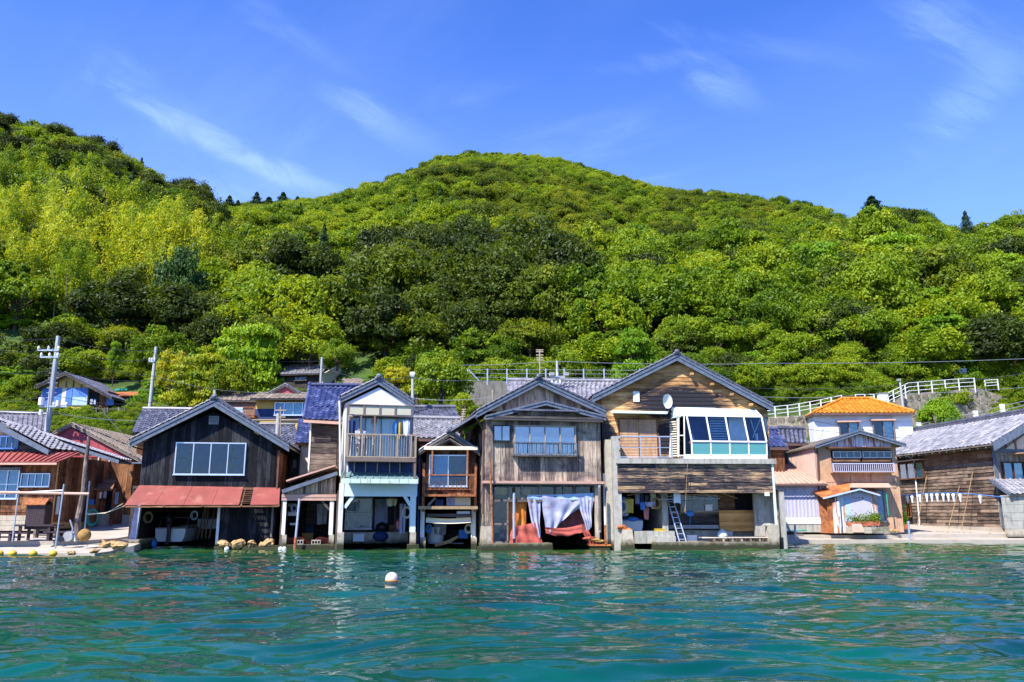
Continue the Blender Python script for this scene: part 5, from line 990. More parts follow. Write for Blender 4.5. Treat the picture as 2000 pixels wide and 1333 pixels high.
T.pb('lamp', K['white'], 1496, 962, 1503, 969, -1.2, -1.02)
for i, px in enumerate((1215,1223)):
    c = T.M @ T.q(px,1030+i*6,-1.1); o = MB().ball((0,0,0),.15,8,6,.3,(1.5,.8,.6)).build('net_bundle', K['rustor']); o.location = c; tag(o, ['orange net bundle upper on the footing of the cedar house','orange net bundle lower on the footing of the cedar house'][i],'net','net bundles on the footing of the cedar house')
c = T.M @ T.q(1499,1026,-1.1); o = MB().ball((0,0,0),.18,8,6,.3,(1.4,.8,.4)).build('shell_heap', K['conc']); o.location = c; tag(o,'grey shell heap on the right pier of the cedar house','heap')
# ---------------------------------------------------------------- lavender shed
T = house('metal_shed', 'lavender metal shed with a pinkish seamed roof right of the cedar house', 1560, 1035, 43.5, 0, 'shed', z=W(1560,1037,43.5).z); LS = T
w_ = T.pb('wall', K['lav'], 1514, 946, 1606, 1012, 0, 3.5); q_ = T.rect(1514,948,1606,1010,0); m = MB(); corrugated(m, q_[0], q_[1], q_[2], q_[3], -.005, .2, .01); m.build('cladding', K['lav'], w_)
for k in range(5): x_ = q_[0]+(q_[1]-q_[0])*k/4.6; MB().box(x_,x_+.015,-.04,-.03,q_[2],q_[3]).build('seam', K['lav'], w_)
T.pb('lower_wall', K['white'], 1514, 1011, 1606, 1024, -.05, 3.4); T.pb('base_wall', K['conc'], 1514, 1024, 1606, 1040, -.02, 3.4)
a = T.q(1500,945,-.4); b = T.q(1616,944,-.4); c = T.q(1543,909,3.0); e = T.q(1500,909,3.0); rf = MB().plate([a,b,c,e],.07).build('roof', K['pinkroof'], T)
for i in range(11): f_ = (i+.3)/11; p_ = a.lerp(b,f_); r_ = e.lerp(c,f_); MB().beam(p_+Vector((0,0,.03)),r_+Vector((0,0,.03)),.035,.05).build('seam', K['pinkroof'], rf)
MB().beam(a-Vector((0,.03,.1)),b-Vector((0,.03,.1)),.05,.08).build('gutter', K['brownpipe'], rf); m = MB(); m.tube([T.q(1613,950,-.38),T.q(1606,957,-.1),T.q(1607,1036,-.08)],.04); m.build('downpipe', K['brownpipe'], T)
# ---------------------------------------------------------------- tan metal clad house
T = house('tan_house', 'tan metal clad house with a lilac balcony rail and a rusty porch', 1672, 1040, 43.5, -1, 'house', z=W(1672,1040,43.5).z); TH_ = T
xl = T.p(1596,900)[0]; xr = T.p(1752,900)[0]; pk = T.p(1679,848); tl = (xl,T.p(1597,868)[1]); tr = (xr,T.p(1752,868)[1])
wl = MB().prism([(xl,0),(xr,0),tr,pk,tl],0,7).build('wall', K['tan'], T)
for a_, b_, c_, e_ in ((1598,874,1625,942),(1626,924,1660,942),(1661,924,1700,942),(1701,924,1750,942),(1606,943,1650,953),(1651,943,1750,953),(1733,954,1750,1040),(1606,954,1630,1040)): T.pb('cladding_sheet', K['tan'], a_, b_, c_, e_, -.035 if a_ != 1626 else -.03, -.002, wl)
gable_roof(T, (1592,869), (1679,840), (1770,867), -.45, 7.3, .2, tmat='pinkroof', tiles=False, ridge=False)
gp = MB().prism([(T.p(1612,872)[0],T.p(1612,873)[1]),(T.p(1740,873)[0],T.p(1740,873)[1]),(T.p(1740,866)[0],T.p(1740,866)[1]),(pk[0],pk[1]-.03),(T.p(1612,866)[0],T.p(1612,866)[1])],-.05,-.01).build('gable_sheet', K['rustwh'], T)
T.pb('recess_shade_panel', K['void'], 1624, 880, 1742, 921, -.06, -.01); window(T, (1626,882,1681,895), -.07, 4, 'white', 'room', .035, sill=False); window(T, (1684,882,1740,895), -.07, 4, 'white', 'room', .035, sill=False)  # flat near-black panel stands for the shade of the balcony recess
T.pb('inner_board', K['brown_x'], 1627, 896, 1680, 902, -.12, -.06); T.pb('inner_board', K['brown_x'], 1684, 896, 1740, 902, -.12, -.06); T.pb('eave_hood', K['brown_x'], 1620, 873, 1745, 876, -.5, 0)
rail(T, (1627,905,1746,922), -.45, 30, 'lav', rr=.025); T.pb('balcony_floor', K['tan'], 1627, 921, 1746, 924, -.45, 0)
a = T.q(1662,943,0); b = T.q(1734,943,0); c = T.q(1743,952,-1.0); e = T.q(1658,952,-1.0); MB().plate([e,c,b,a],.04).build('awning', K['pinkroof'], T)
zs = T.p(1596,873)[1]; sw = MB().box(xl-.04,xl,.02,7,0,zs).build('side_wall', K['tanp'], T); fr = side_frame(xl, True)
m = MB(fr); corrugated(m, -6.9, -.1, 1.2, zs-.02, -.045, .25, .02); m.build('side_cladding', K['tanp'], sw)
l_ = T.q(1592,868,-.6); 
m = MB(); m.tube([T.q(1593,872,-.4),T.q(1596,880,-.1),T.q(1600,960,-.1)],.05); m.build('downpipe', K['brownpipe'], T)
window(T, (1694,958,1727,1018), -.04, 2, 'fascia', 'curtainb', .05, pr=.08, name='entrance_window')
T.pb('plinth', K['conc'], 1690, 1036, 1752, 1043, -.12, -.002)
# porch
P = house('rusty_porch', 'small rust streaked sheet metal lean-to with orange roof before the tan house', 1660, 1042, 42.9, -1, 'shed', z=W(1660,1042,42.9).z)
zt = P.p(1660,968)[1]; x0 = P.p(1632,1000)[0]; x1 = P.p(1714,1000)[0]; pk = P.p(1678,957)
wl = MB().prism([(x0,0),(x1,0),(x1,zt),pk,(x0,zt)],0,.5).build('wall', K['rustwh'], P); m = MB(); corrugated(m, x0, P.p(1664,1000)[0], .02, zt, -.005, .09, .012); m.build('cladding', K['rustwh'], wl)
m = MB(); corrugated(m, P.p(1703,1000)[0], x1, .02, zt, -.005, .09, .012); m.build('cladding', K['rustwh'], wl)
P.pb('door', K['lav'], 1662, 975, 1702, 1016, -.05, -.01); P.pb('door_panel', K['curtainb'], 1651, 968, 1662, 1018, -.045, -.012); MB().prism([(x0+.3,zt-.1),(x1-.3,zt-.1),(pk[0],pk[1]-.1)],-.05,-.02).build('gable_panel', K['lav'], P)
x3 = P.p(1607,1000)[0]; sd = MB().hexa([(x3,.6,0),(x0-.3,-.0,0),(x0-.3,.1,0),(x3,.7,0),(x3,.6,zt),(x0-.3,-.0,zt),(x0-.3,.1,zt),(x3,.7,zt)]).build('side_sheet', K['rust'], P)
P.pb('rust_sheet', K['rustor'], 1617, 975, 1630, 1042, -.12, -.05); P.pb('rust_sheet', K['rustwh'], 1628, 980, 1642, 1042, -.2, -.13)
for s_, A in ((0,((1607,973),(1679,955))),(1,((1719,967),(1679,955)))):
    a = P.q(*A[0],-.35); b = P.q(*A[1],-.35); D = Vector((-.25 if s_ == 0 else .1,1.1,.42)); 
    rf = MB().plate([a,b,b+D,a+D] if s_ == 0 else [b,a,a+D,b+D],.03).build('roof', K['rustor'], P); MB().beam(a-Vector((0,.01,.03)),b-Vector((0,.01,.03)),.03,.08).build('bargeboard', K['curtainb'], rf)
drop(P,'hose','green hose hanging at the right of the rusty porch','hose',1731,965,-.2,.05,1.1,'green',wob=.01)
def potplant(px, py, Y, w_, lab, mat='lf_light', box=True, h=.45, pot='terracotta', g='plants in pots on the quay'):
    p = W(px,py,Y); t = Thing('potted_plant', lab, 'plant', p, 0, g); m = MB()
    if box: m.hexa([(-w_/2*.92,-.1,0),(w_/2*.92,-.1,0),(w_/2*.92,.1,0),(-w_/2*.92,.1,0),(-w_/2,-.12,.2),(w_/2,-.12,.2),(w_/2,.12,.2),(-w_/2,.12,.2)])
    else: m.tube([(0,0,0),(0,0,.24)],[.12,.17],10)
    m.build('planter', K[pot], t); rs_ = np.random.RandomState(int(px)); n = 320; c = rs_.normal(size=(n,3))*[w_*.3,.1,h*.3]+[0,0,.2+h*.4]
    o = link('foliage', quads(c, rs_.normal(size=(n,3))+[0,-.4,.8], rs_.uniform(.04,.08,n), K[mat], 'foliage', .4, rs_), t)
    m = MB()
    for i in range(5): m.tube([((i-2)*w_*.15,0,.18),((i-2)*w_*.2,.02,.2+h*.6)],.01,4)
    tag(m.build('stems', K['grass'], t), kind='stuff')
potplant(1673,1028,42.4,1.0,'long terracotta planter of green leaves leftmost before the rusty porch'); potplant(1701,1027,42.4,.9,'long terracotta planter in the middle before the rusty porch'); potplant(1712,1026,42.5,.4,'small round pot with tall leaves right of the two planters',box=False); potplant(1769,1034,43.6,.3,'terracotta pot with yellow green leaves at the tan house corner',box=False,mat='lf_lime',h=.7)
q = W(1678,1042,42.3); t = Thing('block_step','mossy concrete block bench under the planters','bench',q)
for j in range(2):
    for i in range(7): MB().box(-.62+i*.31,-.62+i*.31+.295,-.15,.15,.0+j*.16,.15+j*.16).build('block', K['stonew' if i > 3 else 'concb'], t)
q = W(1678,1040,42.0); o = MB().hexa([(-.35,-.05,0),(.25,-.05,0),(.25,0,0),(-.35,0,0),(-.3,.1,.42),(.2,.1,.42),(.2,.14,.42),(-.3,.14,.42)]).build('board', K['pinkroof']); o.location = q; tag(o,'pink board leaning on the block bench','board')
for i, (px, py) in enumerate(((1741,1040),(1747,1040),(1753,1041))):
    q = W(px,py,43.2); o = MB().ball((0,0,.08),.1,8,6,.2,(1.2,.8,.8)).build('stone', K['rock']); o.location = q; tag(o,['leftmost small stone at the foot of the tan house corner','middle small stone at the foot of the tan house corner','rightmost small stone at the foot of the tan house corner'][i],'stone','stones at the tan house corner')
for i, (px, py, py2, lb_) in enumerate(((1553,1056,1025,'steel post on the quay before the lavender shed'),(1777,1058,1018,'steel post with a bent top on the quay before the clapboard house'))):
    p = W(px,py,42.2); pole('mooring_post', lb_, p, W(px-(3 if i else 0),py2,42.2), .06, 'steel', 'post')
tag(MB().beam(W(1535,1040,43.1),W(1568,1042,43.1),.12,.08).build('timber', K['dkbrown']),'dark timber lying at the foot of the lavender shed','timber'); tag(MB().tube([W(1523,1036,43.2),W(1545,1038,43.1),W(1575,1036,43.2)],.04,6).build('hose', K['green']),'green hose lying along the foot of the lavender shed','hose')
q = W(1527,1036,43.2); ballthing('bag','white bag slumped at the left foot of the lavender shed','bag',(q.x,q.y,q.z),.22,'curtain',sq=(1.5,.8,.7),knob=False)
# ---------------------------------------------------------------- white house with orange hip roof
T = house('orange_roof_house', 'white house with an orange tiled hip roof behind the tan house', 1686, 860, 57, -7, 'house', z=5.0); OH = T
x0 = T.p(1591,840)[0]; x1 = T.p(1783,840)[0]; zt = T.p(1690,809)[1]; wl = MB().box(x0,x1,0,4.6,-4,zt).build('wall', K['plaster'], T)
for i in range(6): z_ = i*(zt)/6; MB().box(x0,x1,-.02,-.001,z_+.01,z_+zt/6-.01).build('panel', K['plaster'], wl)
a = T.q(1588,807,-.5); b = T.q(1787,806,-.5); dp = 5.0; c = Vector((b.x,dp,b.z)); e = Vector((a.x,dp,a.z)); hh = T.q(1645,780,2.3); r0 = Vector((hh.x,2.3,hh.z)); r1 = Vector((T.p(1697,781,2.3)[0],2.3,hh.z))
dk = MB().add([a-Vector((0,0,.08)),b-Vector((0,0,.08)),c-Vector((0,0,.08)),e-Vector((0,0,.08)),a,b,c,e,r0,r1],[(3,2,1,0),(0,1,5,4),(1,2,6,5),(2,3,7,6),(3,0,4,7),(4,5,9,8),(5,6,9),(6,7,8,9),(7,4,8)]).build('roof', K['tile_o'], T)
roof_tiles(T, dk, a, b, r0, r1, .30, .30, 'tile_o'); roof_tiles(T, dk, e, a, r0, r0+Vector((.01,0,0)), .3, .3, 'tile_o', joined=True)
m = MB()
for p_, q_ in ((a,r0),(b,r1),(r0,r1),(e,r0)):
    k = int((q_-p_).length/.3)
    for i in range(k): m.tube([p_.lerp(q_,i/k)+Vector((0,0,.08)),p_.lerp(q_,(i+1.05)/k)+Vector((0,0,.08))],[.1,.085],7)
m.build('ridge', K['tile_o'], dk); m = MB(); m.beam(a-Vector((0,.03,.1)),b-Vector((0,.03,.1)),.06,.14); m.beam(a-Vector((.03,0,.1)),e-Vector((.03,0,.1)),.06,.14); m.build('gutter', K['brownpipe'], dk)
for r_ in ((1638,825,1678,858),(1704,822,1746,860)):
    window(T, r_, -.04, 2, 'alub', 'room', .07, curtains=['room','curtain'], pr=.16); x_,y_,z_,zz2 = T.rect(r_[0]-3,r_[1]-2,r_[2]+3,r_[1],-.3); MB().box(x_,y_,-.42,0,z_,zz2+.03).build('window_hood', K['pinkroof'], T)
xs = x0; m = MB(); sw = MB().box(x0-.03,x0,.02,4.58,0,zt).build('side_wall', K['plaster'], T); window(T, None, -.03, 1, 'alub', 'room', .06, fr=side_frame(x0,True), frame_rect=(-4.1,-3.3,1.9,3.1), parent=T)
MB(side_frame(x0,True)).box(-2.8,-1.8,-.4,-.05,1.4,3.2).build('shutter_box', K['alub'], T)
# ---------------------------------------------------------------- clapboard house on the right
p0 = W(1960,1045,45); T = Thing('clapboard_house', 'long dark clapboard house with pale tile roof at the right end of the quay', 'house', (p0.x,45,.40), RAD(6.5)); RH = T
Ln = 11.2; H0 = T.p(1957,869)[1]; fr = side_frame(0, True); PX = 5.0; rise = 1.48; Rx = 3.0
wl = MB().prism([(0,0),(6.0,0),(6.0,H0),(Rx,H0+rise),(0,H0)],0,Ln).build('wall', K['grey_wood'], T)
boards_h(T, wl, 'clap_y', .35, H0-.9, -Ln, -.12, 0, .205, seg=3.0, lap=.035, fr=fr); boards_h(T, wl, 'brown_x', H0-.9, H0-.05, -Ln+3.5, -.12, 0, .205, seg=3.0, lap=.03, fr=fr); boards_h(T, wl, 'clap_y', H0-.9, H0-.05, -Ln, -Ln+3.5, 0, .205, seg=3.0, lap=.03, fr=fr)
MB().box(-.16,0,-.02,Ln,-.3,.36).build('footing', K['deck'], T); MB().box(-.07,.1,-.08,-.002,.3,H0).build('corner_board', K['fascia'], T)
boards_v(T, wl, 'grey_wood', .05, 5.9, .3, top_of([(0,H0),(Rx,H0+rise),(6.0,H0)]), 0, .28, peak=Rx)
e0 = Vector((-.65,Ln+.3,H0-.02)); e1 = Vector((-.65,-.9,H0-.02)); r0 = Vector((Rx,Ln+.3,H0+rise+.42)); r1 = Vector((Rx,-.9,H0+rise+.42))
dk = MB().prism([(-.65,H0-.02),(Rx,H0+rise+.42),(6.65,H0-.02),(6.65,H0-.12),(Rx,H0+rise+.3),(-.65,H0-.12)],-.85,Ln+.28).build('roof', K['beam'], T)
roof_tiles(T, dk, e0, e1, r0, r1, .34, .36, 'tile_l', relief=.34)
m = MB(); k = 36
for i in range(k): y_ = -.9+(Ln+1.2)*i/k; m.tube([(Rx,y_,H0+rise+.62),(Rx,y_+.36,H0+rise+.60)],[.13,.11],8)
m.box(Rx-.1,Rx+.1,-.9,Ln+.3,H0+rise+.3,H0+rise+.55); m.build('ridge', K['tile'], dk)
m = MB()
for i in range(16):
    a = e1.lerp(r1,i/16); b = e1.lerp(r1,(i+1.05)/16); m.tube([a+Vector((0,.06,.08)),b+Vector((0,.06,.1))],[.09,.07],7)
tag(m.build('verge_tiles', K['tile_l'], dk), kind='stuff')
MB().prism([(-.65,H0),(Rx,H0+rise+.44),(Rx,H0+rise+.02),(-.6,H0-.42)],-.95,-.87).build('bargeboard', K['fascia'], dk); MB().prism([(6.65,H0),(Rx,H0+rise+.44),(Rx,H0+rise+.02),(6.6,H0-.42)],-.95,-.87).build('bargeboard', K['fascia'], dk)
m = MB()
for i in range(19): y_ = -.3+i*.68; m.box(-.62,0,y_,y_+.07,H0-.22,H0-.13)
tag(m.build('rafters', K['beam'], dk), kind='stuff')
gp = MB().prism([(.7,H0-.25),(5.3,H0-.25),(Rx,H0+rise-.3)],-.06,-.025).build('gable_plaster', K['cream'], T)
for x_ in (1.3,2.2,3.0,4.0): MB().box(x_,x_+.12,-.09,-.061,H0-.25,H0-.2+(rise*(1-abs(x_-Rx)/Rx))*.75).build('gable_post', K['beam'], gp)
MB().box(-.1,6.0,-.12,-.03,H0-.42,H0-.26).build('tie_beam', K['fascia'], T)
MB().box(.9,4,-1.0,-.03,H0-.55,H0-.5).build('window_hood', K['tan'], T)
window(T, None, -.06, 2, 'brown_z', 'room', .07, frame_rect=(.35,1.65,H0-2.5,H0-.95), curtains=['curtainb','curtain'], pr=.12); window(T, None, -.06, 2, 'brown_z', 'room', .07, frame_rect=(1.95,4.0,H0-2.5,H0-.95), curtains=['curtainb','curtain'], pr=.12)
m = MB(); m.box(1.75,4.2,-.9,-.05,H0-2.95,H0-2.85); m.box(1.75,4.2,-.92,-.88,H0-1.7,H0-1.65); fl = m.build('balcony', K['brown_z'], T)
bm_ = MB().box(-.015,.015,-.015,.015,0,1.15).mesh('baluster', K['tan'])
for i in range(16): sub('baluster', bm_, fl, Matrix.Translation((1.8+i*.15,-.9,H0-2.85)))
a = Thing('air_conditioner','white air conditioner unit on the balcony of the clapboard house','air conditioner', T.M @ Vector((2.55,-.75,H0-2.85)), RAD(6.5)); MB().box(-.4,.4,0,.3,0,.6).build('casing', K['white'], a)
m = MB()
for i in range(7): m.box(-.3,.15,-.02,-.002,.1+i*.06,.125+i*.06)
m.tube([(-.32,-.021,.08),(-.32,-.021,.52)],.01,4); tag(m.build('grille', K['alub'], a), kind='stuff')
def suz(px, py):
    o_ = T.I @ EYE; r_ = T.I.to_3x3() @ ray(px, py); t_ = -o_.x/r_.x; return -(o_.y + r_.y*t_), o_.z + r_.z*t_
u0, zw1 = suz(1757,904); u1, zw0 = suz(1809,934)
window(T, None, -.05, 3, 'brown_z', 'room', .05, fr=fr, frame_rect=(u0,u1,zw0,zw1-.1), curtains=['curtainb','curtain','curtainb'], pr=.12, gl='glassm'); MB(fr).box(u0-.1,u1+.1,-.45,-.05,zw1+.02,zw1+.06).build('window_hood', K['pinkroof'], T)
u2, zd1 = suz(1762,968); u3, zd0 = suz(1784,1010)
MB(fr).box(u2,u3,-.06,-.004,.3,zd1).build('doorway', K['void'], T); window(T, None, -.09, 2, 'brown_z', 'room', .04, fr=fr, frame_rect=(u2+(u3-u2)*.5,u3,zd0,zd1-.3), name='barred_window')
m = MB(fr); m.tube([(-7.2,-.5,H0-.15),(-7.2,-.1,H0-.4),(-7.3,-.1,.5),(-7.3,-.25,.12)],.045,7); m.build('downpipe', K['pvc'], T)
# small tiled porch and block wall at the far right
e0 = Vector((-.75,-1.9,2.1)); e1 = Vector((4.5,-1.9,2.1)); r0 = Vector((-.45,-.1,2.95)); r1 = Vector((4.5,-.1,2.95)); dk = MB().plate([e0,e1,r1,r0],.08).build('porch_roof', K['beam'], T); roof_tiles(T, dk, e0+Vector((0,0,.02)), e1+Vector((0,0,.02)), r0+Vector((0,0,.02)), r1+Vector((0,0,.02)), .3, .3, 'tile_l')
MB().beam(e0-Vector((.02,0,.05)),r0-Vector((.02,0,.05)),.06,.16).build('bargeboard', K['fascia'], dk); MB().box(.2,.35,-1.7,-1.55,0,2.0).build('porch_post', K['fascia'], T); MB().box(.5,4.4,-.3,-.1,0,2.3).build('porch_wall', K['void'], T)
q = W(1970,1062,43.2); t = Thing('block_wall','low pale concrete block wall at the far right of the quay','wall',(q.x,q.y,.3),RAD(4))
for j in range(5):
    for i in range(7): x_ = i*.42-(.2 if j % 2 else 0); MB().box(max(x_,0),x_+.41,-.02*random.random(),.15,j*.42,j*.42+.41).build('block', K['concb' if j < 1 else 'conc'], t)
MB().box(-.02,3,-.04,.19,2.1,2.16).build('coping', K['deck'], t)
G3 = 'bamboo poles leaning on the clapboard wall'
for i, (a_, b_, c_, e_, lb_) in enumerate(((1790,1044,1810,930,'short leftmost bamboo pole leaning on the clapboard wall'),(1851,1047,1874,950,'middle bamboo pole leaning on the clapboard wall'),(1877,1047,1900,922,'tall rightmost bamboo pole leaning on the clapboard wall'))): 
    o_ = T.I @ EYE; r_ = T.I.to_3x3() @ ray(c_, e_); Bx = T.M @ (o_ + r_*((-.12-o_.x)/r_.x)); r_ = T.I.to_3x3() @ ray(a_, b_); A = T.M @ (o_ + r_*((-1.1-o_.x)/r_.x)); A.z = .42
    pole('bamboo_pole', lb_, A, Bx, .022, 'bamboo', group=G3)
# string of white lanterns
A = W(1760,968,45.0); B = W(1962,972,42.5); Bk = W(1700,960,42.6)
pts_ = [Bk, W(1735,966,43.5), A] + [A.lerp(B,t_)+Vector((0,0,.18*math.sin(t_*math.pi))) for t_ in np.linspace(.1,1,10)]
tag(MB().tube(pts_,.016,5).build('cord', K['blue']),'blue cord strung before the clapboard house with white lures hanging','cord')
for i, px in enumerate((1772,1782,1798,1812,1822,1833,1845,1855,1865,1878,1916)):
    t_ = (px-1760)/202; c = A.lerp(B,t_)+Vector((0,0,.18*math.sin(t_*math.pi)-.12)); t = Thing('white_lure','small white squid shaped lure hanging on the blue cord','lure',(c.x,c.y,c.z-.15),0,'white lures hanging on the blue cord'); t.root['label'] = ['leftmost','second','third','fourth','fifth','sixth','seventh','eighth','ninth','tenth','lone rightmost'][i] + ' small white lure hanging on the blue cord before the clapboard wall'
    MB().ball((0,0,.15),.11,8,6,sq=(.85,.7,1)).build('head', K['white'], t); MB().tube([(0,0,.1),(0,0,-.18)],[.07,.035],6).build('tail', K['white'], t)
# ---------------------------------------------------------------- houses at the left
T = house('maroon_house', 'brown house with a maroon sheet metal gable behind the left quay', 180, 1030, 44, 2, 'house', z=.6); MH = T
pk = T.p(140,836); xl = T.p(90,900)[0]; xr = T.p(262,900)[0]; zt = T.p(200,892)[1]
wl = MB().prism([(xl,0),(xr,0),(xr,zt),(T.p(262,894)),pk,(xl,T.p(96,850)[1])],0,8).build('wall', K['brown_z'], T)
for i in range(12): a_ = xl+(xr-xl)*i/12; b_ = xl+(xr-xl)*(i+1)/12-.01; tf = top_of([(T.p(60,862)),pk,(T.p(262,896))]); zl = T.p(180,890)[1]-.1; poly = [(a_,zl),(b_,zl),(b_,max(tf(b_),zl+.02)),(a_,max(tf(a_),zl+.02))]; MB().prism(poly,-.05,-.02).build('gable_sheet', K['maroon'], wl)
boards_v(T, wl, 'brown_z', T.p(160,900)[0], xr, .3, zl, 0, .26)
gable_roof(T, (80,862), (140,829), (279,902), -.2, 8.3, .12, fmat='tile_b', tmat='tile_b', tw=.28, ridge=False); T.pb('eave_board', K['fascia'], 240, 903, 277, 906, -.45, -.3)
a = T.q(150,922,-.1); b = T.q(226,938,-.1); c = T.q(219,957,-1.5); e = T.q(112,952,-1.5); lr = MB().plate([e,c,b,a],.06).build('lean_to_roof', K['brown_x'], T)
for i in range(5): MB().beam(e.lerp(c,(i+.5)/5)+Vector((0,0,.03)), a.lerp(b,(i+.5)/5)+Vector((0,0,.03)),.03).build('seam', K['brown_x'], lr)
for px in (186,217): T.pb('porch_post', K['brown_z'], px, 955, px+4, 1030, -1.4, -1.3)
T.pb('door', K['brown_z'], 222, 958, 238, 1026, -.1, -.03); T.pb('door_frame', K['gold_h'], 219, 954, 222, 1028, -.12, -.02); T.pb('inner_dark', K['void'], 186, 958, 219, 1000, -.08, -.03); T.pb('base_wall', K['concb'], 180, 1004, 208, 1030, -1.2, -.9); T.pb('base_wall', K['concb'], 238, 1006, 262, 1030, -.12, -.03); T.pb('side_light', K['curtainb'], 224, 962, 231, 985, -.12, -.1)
fn = T.pb('fence_panel', K['brown_z'], 122, 986, 184, 1030, -1.9, -1.85); q_ = T.rect(122,986,184,1030,-1.9); boards_v(T, fn, 'brown_z', q_[0], q_[1], q_[2], q_[3], -1.9, .2)
T.pb('downpipe', K['pvc'], 190, 893, 192, 925, -.1, -.05); T.pb('downpipe', K['pvc'], 211, 900, 213, 925, -.1, -.05)
drop(T,'cloth','blue tarpaulin sheet hanging over the maroon house fence','tarpaulin',155,976,-1.8,1.5,.5,'blue',taper=1); drop(T,'towel','ochre cloth hanging above the maroon house fence','cloth',142,966,-1.7,.7,.75,'gold_h'); drop(T,'cloth','small white towel hanging leftmost at the maroon house porch','cloth',196,962,-1.3,.15,.3,'curtain','cloths at the maroon house porch'); drop(T,'cloth','small pale towel hanging rightmost at the maroon house porch','cloth',206,960,-1.3,.15,.35,'lilact','cloths at the maroon house porch')
T = house('left_house', 'brown board house with red seamed porch roof at the far left of the quay', 50, 1032, 39, 0, 'house', z=.8); AH = T
xl = -9; xr = T.p(107,950)[0]; zt = T.p(50,890)[1]; wl = MB().box(xl,xr,0,6,0,zt).build('wall', K['brown_z'], T)
boards_v(T, wl, 'brown_z', xl+5, xr, T.p(50,1001)[1], T.p(50,900)[1], 0, .24)
for j in range(3):
    for i in range(14): x_ = xr-.42*(i+1)+(.2 if j % 2 else 0); MB().box(x_,min(x_+.41,xr),-.05-.01*random.random(),-.002,j*.24-.08,j*.24+.15).build('block', K['concb'], wl)
a = T.q(-60,884,.0); b = T.q(112,884,.0); b.x += 1.1; c = T.q(112,902,-.9); e = T.q(-60,902,-.9); rf = MB().plate([e,c,b,a],.06).build('porch_roof', K['red'], T)
for i in range(17): MB().beam(e.lerp(c,(i+.5)/17)+Vector((0,0,.035)), a.lerp(b,(i+.5)/17)+Vector((0,0,.035)),.03,.05).build('seam', K['maroon'], rf)
MB().beam(e-Vector((0,.02,.1)),c-Vector((0,.02,.1)),.05,.1).build('fascia', K['pinkroof'], rf)
window(T, (-8,918,38,975), -.04, 2, 'alu', 'room', .05, curtains=['curtainb'], pr=.1, transom=.5); window(T, (42,925,99,951), -.04, 4, 'alu', 'curtainb', .04, pr=.1); T.pb('lintel', K['fascia'], 0, 913, 40, 919, -.2, -.02)
gb = T.pb('gas_cabinet', K['dkbrown'], 50, 986, 88, 1031, -.7, -.2); q_ = T.rect(51,987,87,1030,-.7); boards_v(T, gb, 'dkbrown', q_[0], q_[1], q_[2], q_[3], -.7, .1)
a = T.q(52,974,-.1); b = T.q(96,974,-.1); c = T.q(88,986,-.85); e = T.q(47,986,-.85); MB().plate([e,c,b,a],.03).build('cabinet_roof', K['rust'], gb)
sw = MB().box(xr,xr+.04,.02,6,0,zt).build('side_wall', K['gold_h'], T); boards_v(T, sw, 'brown_z', .1, 5.9, .3, zt, -.04, .3, fr=side_frame(xr, False)); T.pb('downpipe', K['pvc'], 110, 970, 114, 1005, .2, .3)
# upper front gable and the long roof
uw = MB().prism([T.p(-60,884,.3),T.p(82,884,.3),T.p(82,876,.3),T.p(0,832,.3),T.p(-60,832,.3)],.3,.4).build('upper_wall', K['grey_wood_h'], T)
q_ = T.rect(-20,858,80,884,.28); boards_h(T, uw, 'grey_wood_h', q_[2], q_[3], q_[0], q_[1], .28, .15, lap=.01); window(T, (-10,852,38,877), .24, 4, 'bluesheet', 'room', .05, pr=.08, name='blue_window')
l = T.q(-1,828,-.4); r = T.q(95,879,-.4); rf = MB().prism([(l.x,l.z-.04),(r.x,r.z-.04),(r.x,r.z-.14),(l.x,l.z-.14)],-.35,.5).build('front_roof', K['beam'], T)
MB().prism([(l.x,l.z),(r.x,r.z),(r.x,r.z-.25),(l.x,l.z-.3)],-.4,-.36).build('bargeboard', K['fascia'], rf)
D = Vector((0,1.4,0)); roof_tiles(T, rf, r+Vector((0,0,.05)), r+D+Vector((.6,0,.05)), l+Vector((0,0,.05)), l+D+Vector((.6,0,.05)), .28, .26, 'tile_l', joined=True)
l = T.q(-60,806,1.0); r = T.q(232,899,1.0); rf = MB().prism([(l.x,l.z-.04),(r.x,r.z-.04),(r.x,r.z-.16),(l.x,l.z-.16)],1.05,2.4).build('long_roof', K['beam'], T)
MB().prism([(l.x,l.z),(r.x,r.z),(r.x,r.z-.17),(l.x,l.z-.2)],1.0,1.04).build('bargeboard', K['fascia'], rf); MB().prism([T.p(-60,890,1.1),T.p(205,890,1.1),(T.p(60,846,1.1)),(T.p(-60,808,1.1))],1.1,1.2).build('gable_wall', K['brown_z'], T)
D = Vector((0,1.3,0)); roof_tiles(T, rf, r+Vector((0,0,.05)), r+D+Vector((0,0,.05)), l+Vector((0,0,.05)), l+D+Vector((0,0,.05)), .28, .26, 'tile_l', joined=True)
T = house('tiled_house', 'house with a broad grey tiled roof behind the far left house', 40, 840, 47, 0, 'house', z=2)
e0 = T.q(-60,838,0); e1 = T.q(92,842,0); r0 = T.q(-60,808,2.5); r1 = T.q(96,813,2.5); dk = MB().plate([e0,e1,r1,r0],.1).build('roof', K['beam'], T); roof_tiles(T, dk, e0+Vector((0,0,.02)), e1+Vector((0,0,.02)), r0+Vector((0,0,.02)), r1+Vector((0,0,.02)), .3, .3, 'tile_l')
MB().box(e0.x,e1.x-.3,.1,4,0,e0.z-.05).build('wall', K['dark_in'], T); MB().tube([r0+Vector((0,0,.12)),r1+Vector((0,0,.12))],.13,8).build('ridge', K['tile'], dk)
T = house('tiled_house', 'house with a grey tiled roof rising behind the left slope of the black boathouse', 330, 860, 45, 2, 'house', z=1)
